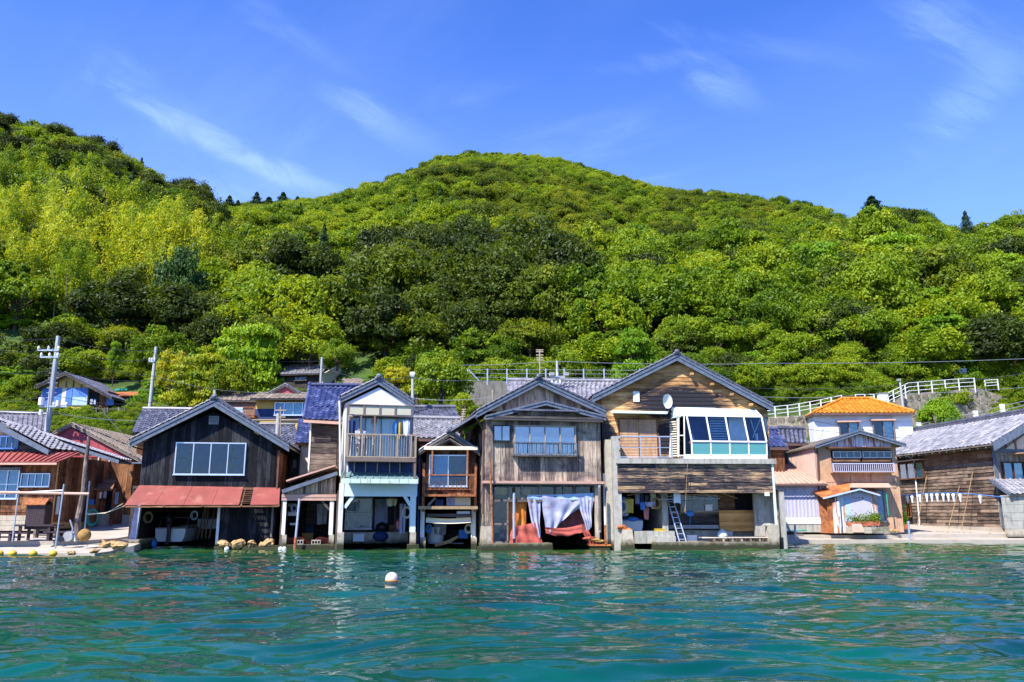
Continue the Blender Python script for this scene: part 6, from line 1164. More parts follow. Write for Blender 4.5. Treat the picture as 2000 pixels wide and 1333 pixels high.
e0 = T.q(258,846,0); e1 = T.q(420,850,0); r0 = T.q(279,801,2.8); r1 = T.q(420,803,2.8); dk = MB().plate([e0,e1,r1,r0],.1).build('roof', K['beam'], T); roof_tiles(T, dk, e0+Vector((0,0,.02)), e1+Vector((0,0,.02)), r0+Vector((0,0,.02)), r1+Vector((0,0,.02)), .3, .3, 'tile')
MB().box(e0.x+.3,e1.x,.1,4,0,e0.z-.05).build('wall', K['brown_z'], T); MB().tube([r0+Vector((0,0,.1)),r1+Vector((0,0,.1))],.1,8).build('ridge', K['tile_l'], dk)
# far houses on the slope
T = house('blue_walled_house', 'old gabled house with blue sheet walls on the green slope behind the left pole', 130, 800, 60, 0, 'house', z=W(130,800,60).z-1.2); 
pk = T.p(127,733); xl = T.p(80,780)[0]; xr = T.p(171,780)[0]; wl = MB().prism([(xl,0),(xr,0),(xr,T.p(171,757)[1]),pk,(xl,T.p(80,752)[1])],0,5).build('wall', K['yellowwall'], T)
gable_roof(T, (70,756), (127,729), (219,777), -.6, 5.4, .16, fmat='beam', tw=.3, tmat='tile', ridge=False)
for a_, c_ in ((80,104),(105,119),(120,128),(128,140),(141,171)): T.pb('blue_sheet', K['bluesheet' if a_ not in (120,) else 'cream'], a_, 758, c_, 792, -.06, -.01, wl)
T.pb('white_sheet', K['curtainb'], 141, 776, 170, 792, -.08, -.061, wl); T.pb('side_lean_to', K['brown_z'], 172, 764, 210, 795, .2, 3); T.pb('dark_opening', K['void'], 173, 766, 192, 794, .12, .19)
for px in (112,128,142,158): T.pb('timber_post', K['beam'], px, 744, px+2, 758, -.05, -.002, wl)
for px, w_ in ((176,5),(183,4)): T.pb('laundry_sheet', K['lilact' if px < 180 else 'curtainb'], px, 780, px+w_, 790, .05, .08)
T.pb('blue_sheet', K['bluesheet'], 208, 778, 222, 792, .1, .19)
T = house('red_roof_shed', 'long shed with an orange red roof right of the blue walled house', 250, 800, 62, 0, 'shed', z=W(250,802,62).z-1.5); T.pb('wall', K['room'], 218, 770, 292, 812, 0, 3)
a = T.q(198,773,-.4); b = T.q(296,771,-.4); c = T.q(291,762,2.5); e = T.q(203,763,2.5); MB().plate([a,b,c,e],.08).build('roof', K['rustor'], T); T.pb('door_sheet', K['bluesheet'], 272, 780, 291, 805, -.05, -.01); T.pb('window_screen', K['lilact'], 246, 783, 268, 800, -.04, -.01); T.pb('roof_sheet', K['green'], 225, 759, 248, 763, 1.5, 1.6)
T.pb('post', K['gold_h'], 232, 794, 236, 812, -.9, -.8)
T = house('grey_hut', 'small grey hut standing high among trees left of the second pole', 190, 720, 68, 0, 'hut', z=W(190,722,68).z-1.5); T.pb('wall', K['corr'], 177, 713, 202, 735, 0, 2.5); T.pb('roof', K['beam'], 173, 708, 204, 713, -.3, 2.8); T.pb('door', K['void'], 196, 714, 201, 722, -.05, -.01)
T = house('yellow_house', 'yellow walled house with hipped brown tile roof behind the black boathouse', 550, 835, 50, 0, 'house', z=W(550,835,50).z-2); YH = T
x0 = T.p(499,800)[0]; x1 = T.p(612,800)[0]; zt = T.p(550,780)[1]; MB().box(x0,x1,0,6,0,zt).build('wall', K['yellowwall'], T); T.pb('lower_boards', K['navy'], 498, 799, 612, 818, -.06, -.002)
a = T.q(488,779,-.7); b = T.q(620,779,-.7); c = T.q(606,767,1.2); e = T.q(506,767,1.2); dk = MB().plate([a,b,c,e],.09).build('roof', K['beam'], T); roof_tiles(T, dk, a+Vector((0,0,.02)), b+Vector((0,0,.02)), e+Vector((0,0,.02)), c+Vector((0,0,.02)), .3, .3, 'tile_b', flat=True)
gable_roof(T, (520,772), (557,752), (592,772), .6, 5, .12, fmat='beam', tmat='tile', tw=.3, ridge=False, name='upper_roof'); MB().prism([T.p(524,772,.75),T.p(589,772,.75),T.p(557,756,.75)],.75,.85).build('gable', K['maroon'], T)
window(T, (537,787,610,812), -.1, 4, 'alu', 'curtain', .05, pr=.12, curtains=['curtainb','curtain','curtain','curtainb'])
a = T.q(424,783,.3); b = T.q(500,783,.3); c = T.q(505,768,3); e = T.q(430,767,3); dk = MB().plate([a,b,c,e],.09).build('wing_roof', K['beam'], T); roof_tiles(T, dk, a+Vector((0,0,.02)), b+Vector((0,0,.02)), e+Vector((0,0,.02)), c+Vector((0,0,.02)), .3, .3, 'tile_b', flat=True); T.pb('wing_wall', K['grey_wood_h'], 428, 784, 499, 825, .6, 3)
rail(T, (445,795,497,812), -.6, 12, 'rust', rr=.02); T.pb('balcony_floor', K['rust'], 445, 811, 497, 816, -.6, .5); T.pb('rail_sheet', K['curtainb'], 452, 796, 474, 806, -.66, -.64)
a = T.q(484,821,-.9); b = T.q(600,821,-.9); MB().beam(a,b,.5,.08).build('lower_eave', K['tile_b'], T)
T = house('dark_house', 'dark walled house with grey tiled roof up by the forest behind the yellow house', 600, 745, 64, -12, 'house', z=W(600,750,64).z-2)
a = T.q(548,732,-.4); b = T.q(630,730,-.4); c = T.q(640,714,3); e = T.q(560,712,3); dk = MB().plate([a,b,c,e],.1).build('roof', K['beam'], T); roof_tiles(T, dk, a+Vector((0,0,.02)), b+Vector((0,0,.02)), e+Vector((0,0,.02)), c+Vector((0,0,.02)), .35, .35, 'tile_l', flat=True, joined=True)
x0 = T.p(560,738)[0]; x1 = T.p(628,738)[0]; zt = a.z; MB().box(x0,x1,0,5,0,zt).build('wall', K['dark_in'], T); MB().prism([(0,0),(5.4,0),(5.4,zt-.3),(3,c.z),(0,zt)],0,.1).build('gable_wall', K['cream'], T).matrix_basis = side_frame(x1+.12, False) @ Matrix.Translation((0,0,0)); window(T, (575,736,600,744), -.05, 3, 'beam', 'room', .05)
T = house('shed_roof', 'small brown tiled roof peeping out left of the white gable ridge', 690, 750, 60, 0, 'shed', z=W(690,760,60).z); a = T.q(668,752,0); b = T.q(712,752,0); c = T.q(706,741,2); e = T.q(672,741,2); dk = MB().plate([a,b,c,e],.1).build('roof', K['beam'], T); roof_tiles(T, dk, a+Vector((0,0,.02)), b+Vector((0,0,.02)), e+Vector((0,0,.02)), c+Vector((0,0,.02)), .35, .35, 'tile_b', joined=True); T.pb('wall', K['brown_z'], 670, 753, 710, 775, .2, 2)
# roofs between and behind the front row
def roof_house(label, e0, e1, r0, r1, Y, dep, mat, wallmat, flat=False, joined=False, name='tiled_house', zb=0, rot=0):
    T = house(name, label, (e0[0]+e1[0])/2, e0[1], Y, rot, 'house', z=zb); a, b = T.q(*e0,0), T.q(*e1,0); c, d = T.q(*r0,dep), T.q(*r1,dep); dk = MB().plate([a,b,d,c],.1).build('roof', K['beam'], T)
    roof_tiles(T, dk, a+Vector((0,0,.02)), b+Vector((0,0,.02)), c+Vector((0,0,.02)), d+Vector((0,0,.02)), .28, .28, mat, flat=flat, joined=joined)
    MB().box(a.x+.2,b.x-.2,.2,dep+1.5,0,a.z-.05).build('wall', K[wallmat], T); m = MB(); k = 14
    for i in range(k): m.tube([c.lerp(d,i/k)+Vector((0,0,.12)),c.lerp(d,(i+1.05)/k)+Vector((0,0,.13))],[.13,.11],8)
    m.build('ridge', K[mat], dk); MB().beam(a-Vector((0,.03,.1)),b-Vector((0,.03,.1)),.06,.12).build('gutter', K['brownpipe'], dk); return T
roof_house('house with pale tiled roof right behind the rusty balcony house', (806,856), (900,858), (800,820), (900,822), 41, 2.8, 'tile_l', 'brown_z')
roof_house('house with dark tiled ridge roof behind the pale roof at centre', (800,815), (898,815), (800,799), (890,799), 44.5, 1.6, 'tile', 'dark_in')
roof_house('house with wide pale tiled roof behind the grey boathouse ridge', (992,782), (1215,782), (990,746), (1212,748), 47, 3.2, 'tile_l', 'brown_z')
roof_house('house with navy tiled roof glimpsed right of the cedar house', (1490,874), (1540,874), (1490,842), (1518,842), 45, 3, 'tile_n', 'brown_z')
roof_house('house with dark grey tiled roof left of the white house wall', (1525,866), (1575,866), (1520,840), (1572,842), 48, 2.2, 'tile', 'dark_in')
# ---------------------------------------------------------------- retaining walls, roads and rails on the slope
def wallpath(name, label, pts, drop_, mat, cell=.62):
    pts = [W(*p) for p in pts]; t = Thing(name, label, 'wall', pts[0]); o = pts[0]; m = MB()
    for a, b in zip(pts[:-1], pts[1:]):
        a = a-o; b = b-o; D = Vector((0,.5,0)); m.hexa([a+Vector((0,-.5,-drop_)),b+Vector((0,-.5,-drop_)),b+D+Vector((0,0,-drop_)),a+D+Vector((0,0,-drop_)),a,b,b+D,a+D])
    co = m.build('wall_core', K[mat], t); bl = MB(); rr = random.Random(9)
    for a, b in zip(pts[:-1], pts[1:]):
        if not cell: break
        a = a-o; b = b-o; n = max(1, int((b-a).length/cell))
        for j in range(int(drop_/cell)):
            for i in range(n):
                f = (i+(.5 if j % 2 else 0)+rr.uniform(-.1,.1))/n
                if f > .98: continue
                c = a.lerp(b, f) + Vector((0,-.5*((j+.5)*cell/drop_)-.03,-(j+.5)*cell)); s = cell*rr.uniform(.36,.46); bl.hexa([(c.x-s,c.y,c.z-s),(c.x+s,c.y,c.z-s),(c.x+s,c.y+.3,c.z-s),(c.x-s,c.y+.3,c.z-s),(c.x-s*.8,c.y-.1,c.z+s*.8),(c.x+s*.8,c.y-.1,c.z+s*.8),(c.x+s,c.y+.3,c.z+s),(c.x-s,c.y+.3,c.z+s)])
    if cell: tag(bl.build('wall_stones', K[mat], t), kind='stuff'); return t
wallpath('retaining_wall', 'concrete retaining wall under the wire fence behind the centre houses', [(900,745,59),(1100,746,59),(1300,748,60)], 4, 'concd', 0)
wallpath('retaining_wall', 'pale brown stone wall below the white rail left of the orange roof', [(1440,818,59),(1560,812,59),(1620,800,60),(1700,792,61)], 3.2, 'stonew')
wallpath('retaining_wall', 'tall stone retaining wall under the curved white rail at right', [(1690,812,61),(1730,790,61.5),(1775,770,62),(1860,762,63),(1910,758,63.5),(1960,775,64),(2060,790,66)], 6, 'stonew')
def railing(name, label, pts, h=.95, n=9, mat='white'):
    pts = [W(*p) for p in pts]; t = Thing(name, label, 'railing', pts[0]); o = pts[0]; P = [p-o for p in pts]
    for k in (0,.33,.66): MB().tube([p+Vector((0,0,h*(1-k))) for p in P], .026, 6).build('rail', K[mat], t)
    tot = sum((b-a).length for a, b in zip(P[:-1],P[1:])); s = 0; step = tot/n; nx = 0
    for a, b in zip(P[:-1],P[1:]):
        l = (b-a).length
        while nx <= s+l+1e-3: p = a.lerp(b,(nx-s)/l); MB().box(p.x-.035,p.x+.035,p.y-.035,p.y+.035,p.z-.2,p.z+h+.02).build('post', K[mat], t); nx += step
        s += l
    return t
railing('guard_rail','white tubular guard rail along the lane left of the orange roof',[(1490,818,59),(1550,812,59),(1600,803,59.5),(1645,793,60)],.8,7)
railing('guard_rail','curved white guard rail climbing to the graves at upper right',[(1700,812,61),(1740,790,61.5),(1776,772,62),(1870,764,63),(1905,762,63)],.95,8); railing('guard_rail','short white rail at the right end of the grave terrace',[(1925,760,64),(1950,758,64)],.7,1)
railing('guard_rail','short grey white rail just above the orange roof',[(1672,786,61),(1708,786,61)],.6,2)
m = Thing('switch_box','white cabinet standing by the lane right of the orange roof','cabinet',W(1728,788,60.5)); MB().box(-.35,.35,0,.4,0,.75).build('cabinet_body', K['plaster'], m); MB().box(-.4,.4,-.05,.45,.75,.8).build('cabinet_lid', K['corr'], m)
Gg = 'grave stones on the terrace'
for i, (px, py, w_, h, l_) in enumerate(((1775,764,.35,.6,'leftmost low grave stone on the terrace behind the curved rail'),(1808,762,.35,.8,'grave stone with a pointed finial on the terrace behind the curved rail'),(1822,758,.5,1.1,'square grave pillar between the two pointed stones'),(1840,758,.35,.8,'second pointed grave stone right of the square pillar'),(1872,752,.5,1.3,'narrow tall grave pillar left of the widest stone'),(1886,758,.9,1.9,'tallest widest grave stone on the terrace'))):
    t = Thing('grave_stone', l_, 'grave stone', W(px,py+6,64.5), 0, Gg); MB().box(-w_/2,w_/2,0,w_,0,h*.25).build('base', K['granite'], t); MB().box(-w_*.34,w_*.34,.05,w_*.75,h*.25,h).build('pillar', K['granite'], t)
    if h == .8: MB().tube([(0,w_*.4,h),(0,w_*.4,h+.25)],[.12,.01],6).build('finial', K['granite'], t)
# the lane itself
p_ = [W(1440,824,59.3),W(1560,816,59.3),W(1620,806,60.3),W(1700,797,61.3)]
tag(MB().grid(lambda u,v: tuple(p_[0].lerp(p_[3],u)+Vector((0,v*2.5,0)) if 0 else (np.interp(u,[0,.45,.7,1],[p.x for p in p_]),np.interp(u,[0,.45,.7,1],[p.y for p in p_])+v*2.5,np.interp(u,[0,.45,.7,1],[p.z for p in p_])+.1)),12,1).build('lane', K['deck']), kind='structure')
# wire fence above the centre wall
t = Thing('wire_fence','grey post and wire fence along the top of the centre retaining wall','fence',W(913,745,59)); o = t.root.location
for px in (913,952,990,1029,1066,1102,1140,1180,1250,1300): p = W(px,745,59)-o; MB().box(p.x-.05,p.x+.05,-.05,.05,p.z-.3,p.z+.95).build('post', K['steel'], t)
a = W(913,745,59)-o; b = W(1300,747,60)-o
for k in (.3,.6,.9): MB().tube([a+Vector((0,0,k)),b+Vector((0,0,k))],.018,5).build('wire', K['wirel'], t)
MB().beam(a+Vector((.1,0,.85)),a+Vector((.9,0,0)),.06).build('brace', K['steel'], t)
# small fence posts above the clapboard roof
t = Thing('wire_fence','white posts with wires running behind the clapboard house ridge','fence',W(1795,840,57)); o = t.root.location; P = []
for px, py in ((1795,838),(1852,825),(1906,815),(1958,802),(2010,790)): p = W(px,py,57)-o; MB().box(p.x-.14,p.x+.14,-.1,.1,p.z-1.6,p.z+.45).build('post', K['plaster'], t); P.append(p)
for k in (.3,.0,-.3): MB().tube([p+Vector((0,0,k)) for p in P]+[P[-1]+Vector((4,0,1.1))],.02,5).build('wire', K['wirel'], t)
# garden frame on the slope behind the maroon house
t = Thing('garden_fence','rickety grey wooden garden fence below the blue walled house','fence',W(175,815,57)); o = t.root.location
for i, px in enumerate((172,188,205,210,232,244)): a = W(px,796,57)-o; b = W(px+1,820,57)-o; MB().beam(b,a,.09).build('post', K['beam'], t)
MB().beam(W(170,798,57)-o,W(245,800,57)-o,.07).build('rail', K['beam'], t); MB().beam(W(170,806,57)-o,W(245,808,57)-o,.06).build('rail', K['beam'], t)
# ---------------------------------------------------------------- utility poles, aerials, wires
def upole(label, base, top, r=.16, arms=()):
    a = Vector(base); b = Vector(top); t = Thing('utility_pole', label, 'pole', a); MB().tube([(0,0,-1.5), (b-a)*.5, b-a], [r,r*.85,r*.68], 10).build('shaft', K['pole'], t)
    for (dz, x0, x1) in arms:
        c = (b-a)*dz; ar = MB().box(c.x+x0,c.x+x1,c.y-.14,c.y-.06,c.z-.04,c.z+.04).build('cross_arm', K['steel'], t)
        for k in range(3): x_ = c.x+x0+(x1-x0)*(k+.1)/2.2; MB().tube([(x_,c.y-.1,c.z+.03),(x_,c.y-.1,c.z+.14),(x_,c.y-.1,c.z+.24)],[.05,.075,.04],7).build('insulator', K['white'], ar)
    return t, a, b
t, a, b = upole('tall leaning concrete utility pole with insulators at the left', W(91,850,43), W(114,657,43), .16, ((.85,-1.0,.2),(.78,-.8,.2),(.28,-.5,1.0)))
for k, (dx, dz, s) in enumerate(((-.4,.33,.28),(.5,.31,.2),(-.35,.22,.2))): c = (b-a)*dz; MB().tube([(c.x+dx,c.y-.15,c.z-.3*s/.2*.5),(c.x+dx,c.y-.15,c.z+.3*s/.2*.5)],s*.55,9).build('transformer', K['plaster'], t)
m = MB()
for k in range(10): c = (b-a)*(.32+k*.05); m.tube([(c.x-.28,c.y,c.z),(c.x+.28,c.y,c.z)],.014,4)
tag(m.build('step_bolts', K['steel'], t), kind='stuff')
upole('slim utility pole rising behind the left slope of the black boathouse', W(291,812,50), W(305,678,50), .13, ((.78,-.3,.05),)); upole('thin pole standing before the dark house near the forest', W(626,748,60), W(629,698,60), .12)
upole('thin grey pole right of the white gable roof', W(806,850,45), W(806,732,45), .11, ((.97,-.1,.1),)); upole('stubby concrete pole rising above the right slope of the black boathouse', W(541,868,41), W(544,808,41), .13); upole('short leaning pole just behind the black boathouse ridge', W(422,800,45), W(419,762,45), .1)
t, a, b = upole('grey pole with a cluster of fittings behind the grey boathouse ridge', W(1089,775,49), W(1088,705,49), .11, ((.55,-.5,.5),(.35,-.35,.2)))
for dx, dz in ((-.35,.6),(.3,.5),(.55,.6)): c = (b-a)*dz; MB().box(c.x+dx-.15,c.x+dx+.15,c.y-.35,c.y-.1,c.z-.08,c.z+.12).build('fitting', K['corr'], t)
t, a, b = upole('slim lamp pole beside the curved white rail at upper right', W(1762,775,61), W(1757,742,61), .1); c = b-a; MB().box(c.x-.25,c.x+.05,c.y-.12,c.y+.02,c.z-.1,c.z+.05).build('lamp_head', K['corr'], t)
def aerial(label, base, top, bars):
    a = Vector(base); b = Vector(top); t = Thing('aerial', label, 'aerial', a); MB().tube([(0,0,-.3),b-a],.03,6).build('mast', K['beige'], t)
    for dz, w_ in bars: c = (b-a)*dz; MB().beam((c.x-w_,c.y,c.z),(c.x+w_,c.y,c.z),.045).build('element', K['beige'], t)
aerial('tall television aerial with stacked bars on the grey boathouse ridge', W(1055,755,36.5), W(1054,684,36.5), ((1,.17),(.95,.17),(.86,.17),(.78,.17),(.72,.17)))
aerial('leaning aerial with dark bars above the rusty balcony house', W(897,864,36.3), W(906,800,36.3), ((1,.1),(.93,.1),(.86,.1),(.78,.1),(.7,.1)))
aerial('white aerial standing on the pale roof behind the rusty balcony house', W(890,850,41), W(890,820,41), ((.8,.12),(.5,.1)))
aerial('small white television aerial behind the black boathouse right slope', W(548,862,40), W(548,795,40), ((.9,.3),(.7,.25),(.5,.3)))
aerial('thin mast left behind the grey boathouse roof slope', W(962,790,44), W(962,762,44), ((.9,.05),))
def wire(label, pts, sag=.25, r=.014, mat='wire'):
    P = []
    for a, b in zip(pts[:-1], pts[1:]):
        A = W(*a); B = W(*b)
        for i in range(10): f = i/10; P.append(A.lerp(B,f) - Vector((0,0,sag*4*f*(1-f))))
    P.append(W(*pts[-1])); tag(MB().tube(P, r, 5).build('power_line', K[mat]), label, 'wire', 'overhead wires')
L3 = (40, 44, 56)
wire('topmost wire crossing the tall left pole and the slim pole', [(-40,645,40),(113,660,43),(303,684,50),(627,706,60)], .3)
wire('second wire passing the tall left pole below its insulators', [(-40,668,40),(111,672,43),(303,700,50),(628,715,60),(806,736,45)], .5)
wire('wire sagging from the tall pole to the slim pole at mid height', [(112,690,43),(304,735,50),(540,768,46)], .3); wire('lower wire from the left frame edge over the blue walled house', [(-40,717,40),(104,722,43),(303,742,50),(560,745,58)], .3)
wire('low wire over the green slope left of the black boathouse', [(-40,798,40),(98,805,43),(290,822,46)], .15, mat='wirel'); wire('green tinted wire running behind the black boathouse ridge', [(-40,775,40),(97,770,43),(298,786,50),(480,800,46)], .3)
wire('long wire from the white gable pole to the grey pole fittings', [(806,738,45),(913,743,50),(1088,742,49)], .1, mat='wirel'); wire('wire between the white gable pole and the grey boathouse roof', [(806,778,45),(960,776,44)], .15, mat='wirel')
wire('highest long wire across the forest foot on the right half', [(840,713,58),(1088,706,49),(1500,710,49),(2050,699,49)], .12, mat='wirel'); wire('middle long wire across the forest foot at right', [(1440,757,52),(1757,752,61),(2050,722,58)], .2)
wire('lower long wire over the orange roof and grave terrace', [(1480,775,50),(1700,770,50),(2050,752,50)], .15, mat='wirel'); wire('wire crossing in front of the white house upper wall', [(1500,828,45),(1760,855,50)], .1); wire('wire crossing low before the white house windows', [(1480,800,45),(1790,853,56)], .15)
wire('wire running along the clapboard ridge at right', [(1790,828,56),(2050,780,56)], .1); wire('thin wire from the white pole to the maroon house roof', [(112,720,43),(200,800,44),(260,860,42)], .2)
# ---------------------------------------------------------------- furniture and gear on the left quay
def furn(name, label, cat, px0, px1, pyt, pyb, dep, legs_px, Y=33.6, th=.07, brace=True):
    a = W(px0,pyt,Y); b = W(px1,pyt,Y); c = W((px0+px1)/2,pyb,Y); t = Thing(name, label, cat, ((a.x+b.x)/2,Y,.44)); hw = (b.x-a.x)/2; h = a.z-.44
    for i in range(3): MB().box(-hw,hw,i*dep/3+.01,(i+1)*dep/3-.01,h-th,h).build('top_board', K['dkbrown'], t)
    for lx in legs_px:
        x_ = W(lx,pyt,Y).x-(a.x+b.x)/2
        for yy in (.05,dep-.12): MB().box(x_-.05,x_+.05,yy,yy+.08,0,h-th).build('leg', K['dkbrown'], t)
    if brace: MB().box(-hw*.75,hw*.75,dep/2-.03,dep/2+.03,.12 if cat == 'bench' else h-.2,.18 if cat == 'bench' else h-th-.001).build('stretcher', K['dkbrown'], t)
    return t
furn('picnic_table','dark brown wooden table on the left quay terrace','table',28,105,1025,1058,.8,(38,95)); furn('bench','dark brown bench left of the table at the frame edge','bench',-30,54,1040,1058,.38,(-10,18),33.4); furn('bench','dark brown bench right of the table on the quay','bench',84,132,1038,1058,.38,(93,114),33.5)
t = furn('bench','pale wooden bench behind the dark table by the cabinet','bench',60,116,1026,1050,.35,(68,108),36.0)
for c in t.root.children: c.data.materials[0] = K['grey_wood_h']
tag(MB().plate([G(-60,1056,.447),G(92,1052,.447),G(92,1045,.452),G(-60,1047,.452)],.02).build('turf_strip', K['grass']), 'bright green artificial turf strip under the table', 'turf')
pole('support_pole','pale blue pole leftmost of the three holding the long rail', W(24,1058,33.3), W(37,958,33.3), .03, 'steel'); pole('support_pole','pale blue pole standing in front of the quay step beside the table', W(108,1072,31.5), W(125,946,31.5), .03, 'steel'); pole('support_pole','pale blue pole beside the crooked wooden post', W(164,1046,34.2), W(175,940,34.2), .03, 'steel')
pole('drying_rail','long pink bamboo rail carried level by the three pale poles', W(-60,961,33.2), W(174,965,33.2), .055, 'pinkroof'); pole('drying_rail','second thinner white rail behind the long pink rail', W(-60,968,34.5), W(125,958,34.5), .03, 'white')
tag(MB().tube([W(149,1056,34.0),W(153,1010,34.0),W(163,960,34.0),W(167,910,34.0),W(174,853,34.0)],[.13,.12,.1,.09,.07],8).build('wooden_post', K['grey_wood']),'tall crooked grey driftwood post on the left quay','post')
c = W(165,1046,33.0); ballthing('buoy','large round ochre mooring buoy on the left quay','buoy',(c.x,33.0,.68),.25,'ochre')
t = Thing('hand_winch','small grey wheeled hand winch between the bench and the ochre buoy','winch',W(137,1058,33.2)); m = MB(); m.tube([(-.1,-.05,.2),(-.1,.15,.2)],.2,12); m.build('drum', K['corr'], t); m = MB(); m.tube([(0,0,.1),(.05,0,.5),(-.1,0,.85)],.03); m.build('handle', K['steel'], t); m = MB(); m.tube([(-.35,-.1,.09),(-.35,0,.09)],.12,12); m.build('wheel', K['black'], t); m = MB(); m.tube([(.2,0,.0),(.05,.1,.35),(-.3,.1,.1)],.035); m.build('frame', K['curtainb'], t)
t = Thing('hose_reel','coiled green hose hanging on the porch post of the maroon house','hose',W(180,1025,41.2))
for k in range(3): MB().tube([( (.24+.03*k)*math.cos(a_), -.05*k, .35+(.34+.03*k)*math.sin(a_)) for a_ in np.linspace(0,6.29,20)],.03,5).build('coil', K['green'], t)
tag(MB().tube([W(170,1004,34.2),W(205,1003,34.6),W(247,987,35.6)],.02,5).build('mooring_rope', K['cream']),'pale rope slung from the pale pole to the red canopy','rope'); tag(MB().tube([W(172,1006,34.2),W(210,1001,34.7),W(240,984,35.6)],.015,5).build('mooring_rope', K['cream']),'thinner second rope slung just above the pale rope','rope')
for px, l in ((-2,'yellow float cut by the left frame edge on the water'),(24,'yellow float second from the left frame edge'),(64,'middle yellow float on the water before the left quay'),(103,'rightmost yellow float on the water before the left quay')):
    c = G(px,1087,.0); ballthing('yellow_float', l, 'float', (c.x,c.y,.1), .13, 'yellow', 'yellow floats along the left quay', sq=(1.15,1,.9))
P = [G(px,1088,.03)+Vector((0,.05*math.sin(px*.1),0)) for px in range(-60,150,8)]; tag(MB().tube(P,.010,5).build('float_line', K['ochre']),'thin rope joining the yellow floats along the left quay','rope')
for i, (px, py, r, l) in enumerate(((140,1080,.11,'pale stone by the water edge left of the dark stone'),(185,1076,.14,'dark purple stone on the edge of the left quay'),(205,1066,.2,'flat brown stone among rubble on the left quay'),(222,1062,.17,'ochre stone beside the red canopy boathouse footing'),(232,1068,.24,'larger tan stone at the corner of the left quay'),(196,1058,.14,'small orange stone above the flat brown stone'),(214,1056,.12,'small tan stone nearest the boathouse wall'))):
    c = G(px,py,.34); random.seed(i+70); o = MB().ball((0,0,0),r,8,6,.25,(1.4,.9,.6)).build('stone', K['rock']); o.location = (c.x,c.y,.3+r*.3); tag(o,l,'stone','loose stones on the left quay')
c = G(765,1140,.0); t = ballthing('mooring_buoy','round faded pinkish white buoy floating alone on the water','buoy',(c.x,c.y,.10),.15,'buoy',knob=False)
MB().ball((0,0,.10),.16,18,10,sq=(1,1,.36)).build('band', K['buoyband'], t, True)
# ---------------------------------------------------------------- trees and shrubs near the houses
def feat(px, pyb, Y, wpx, hpx, vi, label, mat=None, name=None, cat='tree', sink=.4):
    p = W(px, pyb, Y); wm = wpx*Y/FPX; hm = hpx*Y/FPX*1.02; kind = VAR[vi][0]; cw = {'bamboo': 1.3, 'conifer': 1.4}.get(kind, 2.35); ch = {'bamboo': 3.1, 'conifer': 2.9, 'lime': 1.4}.get(kind, 1.5)
    s = wm/cw; r = plant(vi, p.x, Y, p.z, s, px*.7, label, name, None, (hm/ch)/s, cat, mat); return r
LI = KINDS['lime'][0]; EV = KINDS['ever']; DA = KINDS['dark']; LT = KINDS['light']; CO = KINDS['conifer'][0]; BA = KINDS['bamboo']
feat(475,800,57,200,205,LI,'tall layered green tree behind the black boathouse ridge'); feat(385,815,53,170,150,LI,'yellow tipped flowering tree behind the black boathouse','lf_yel'); feat(330,795,55,90,110,LT[1],'yellow tipped tree beside the slim utility pole','lf_yel'); feat(445,800,52,110,100,LT[2],'bright yellow green tree nearest the yellow house wing','lf_yel')
feat(860,815,51,160,145,EV[1],'broad dense green tree beside the white gable pole','lf_light'); feat(775,790,52,100,90,LI,'yellow green tree right of the white gable ridge','lf_yel'); feat(905,835,48,70,70,LT[0],'bushy yellow green tree below the centre retaining wall'); feat(815,770,56,90,80,DA[0],'darker tree behind the broad green tree')
feat(1837,885,58,110,112,EV[2],'round bright green tree before the stone retaining wall at right','lf_lime'); feat(222,728,63,40,75,LI,'small columnar lime tree on the left slope'); feat(1240,762,62,120,150,LI,'fresh lime green tiered tree behind the cedar house','lf_lime'); feat(1110,760,62,80,75,LT[1],'pale green leafy tree behind the grey boathouse ridge','lf_light')
feat(655,745,63,90,90,LT[2],'light green leafy tree beside the dark house','lf_light'); feat(340,670,74,135,190,DA[1],'very dark conical tree in the left valley','lf_con'); feat(1280,745,64,90,70,LT[0],'bright leafy bush right behind the cedar house roof','lf_light'); feat(1660,770,66,120,90,LT[1],'flowering green bush above the orange roof','lf_light'); feat(1590,760,66,110,110,EV[0],'mid green tree above the lane left of the orange roof')
feat(1470,720,70,60,105,BA[0],'leftmost bamboo plume on the right slope'); feat(1525,720,70,50,100,BA[1],'middle bamboo plume on the right slope'); feat(1588,690,74,50,110,BA[0],'tallest bamboo plume on the right slope'); feat(1560,700,70,50,60,BA[1],'short golden bamboo plume on the right slope','lf_yel')
feat(795,520,150,40,95,CO,'tall dark cedar standing alone on the central hill'); feat(1895,500,140,55,95,CO,'lone dark pine on the right skyline'); feat(1710,470,160,110,95,CO,'spreading dark conifer on the right crest')
for i, (px, pyb, h, w_) in enumerate(((444,446,70,62),(461,448,62,54),(497,450,82,66),(521,456,78,80),(549,452,84,74),(578,446,68,64))): feat(px,pyb,222+i*3,w_,h,(CO,CO,DA[0],CO,CO,EV[0])[i] if 0 else CO,['leftmost cedar of the row on the saddle','narrow short cedar second on the saddle','pointed cedar third on the saddle','wide cedar in the middle of the saddle row','broad cedar right of the saddle middle','rightmost cedar of the saddle row'][i])
rs = np.random.RandomState(21); cnt = 0; FP = [(-9.5,57,6,8),(0,0,0,0)]
boxes = []
for o in [q for q in sc.objects if q.parent is None and q.type == 'EMPTY' and q.get('category') in ('house','shed','hut') and q.location.y > 40]:
    xs = []; ys = []
    for c in o.children:
        if c.type != 'MESH': continue
        for v in c.bound_box: q = o.matrix_basis @ Vector(v); xs.append(q.x); ys.append(q.y)
    boxes.append((min(xs)-.3, max(xs)+.3, min(ys)-.8, min(max(ys)+.2, min(ys)+5.5)))
def clear(x, Y, m=0): return not any(b[0]-m < x < b[1]+m and b[2]-m < Y < b[3]+m for b in boxes)
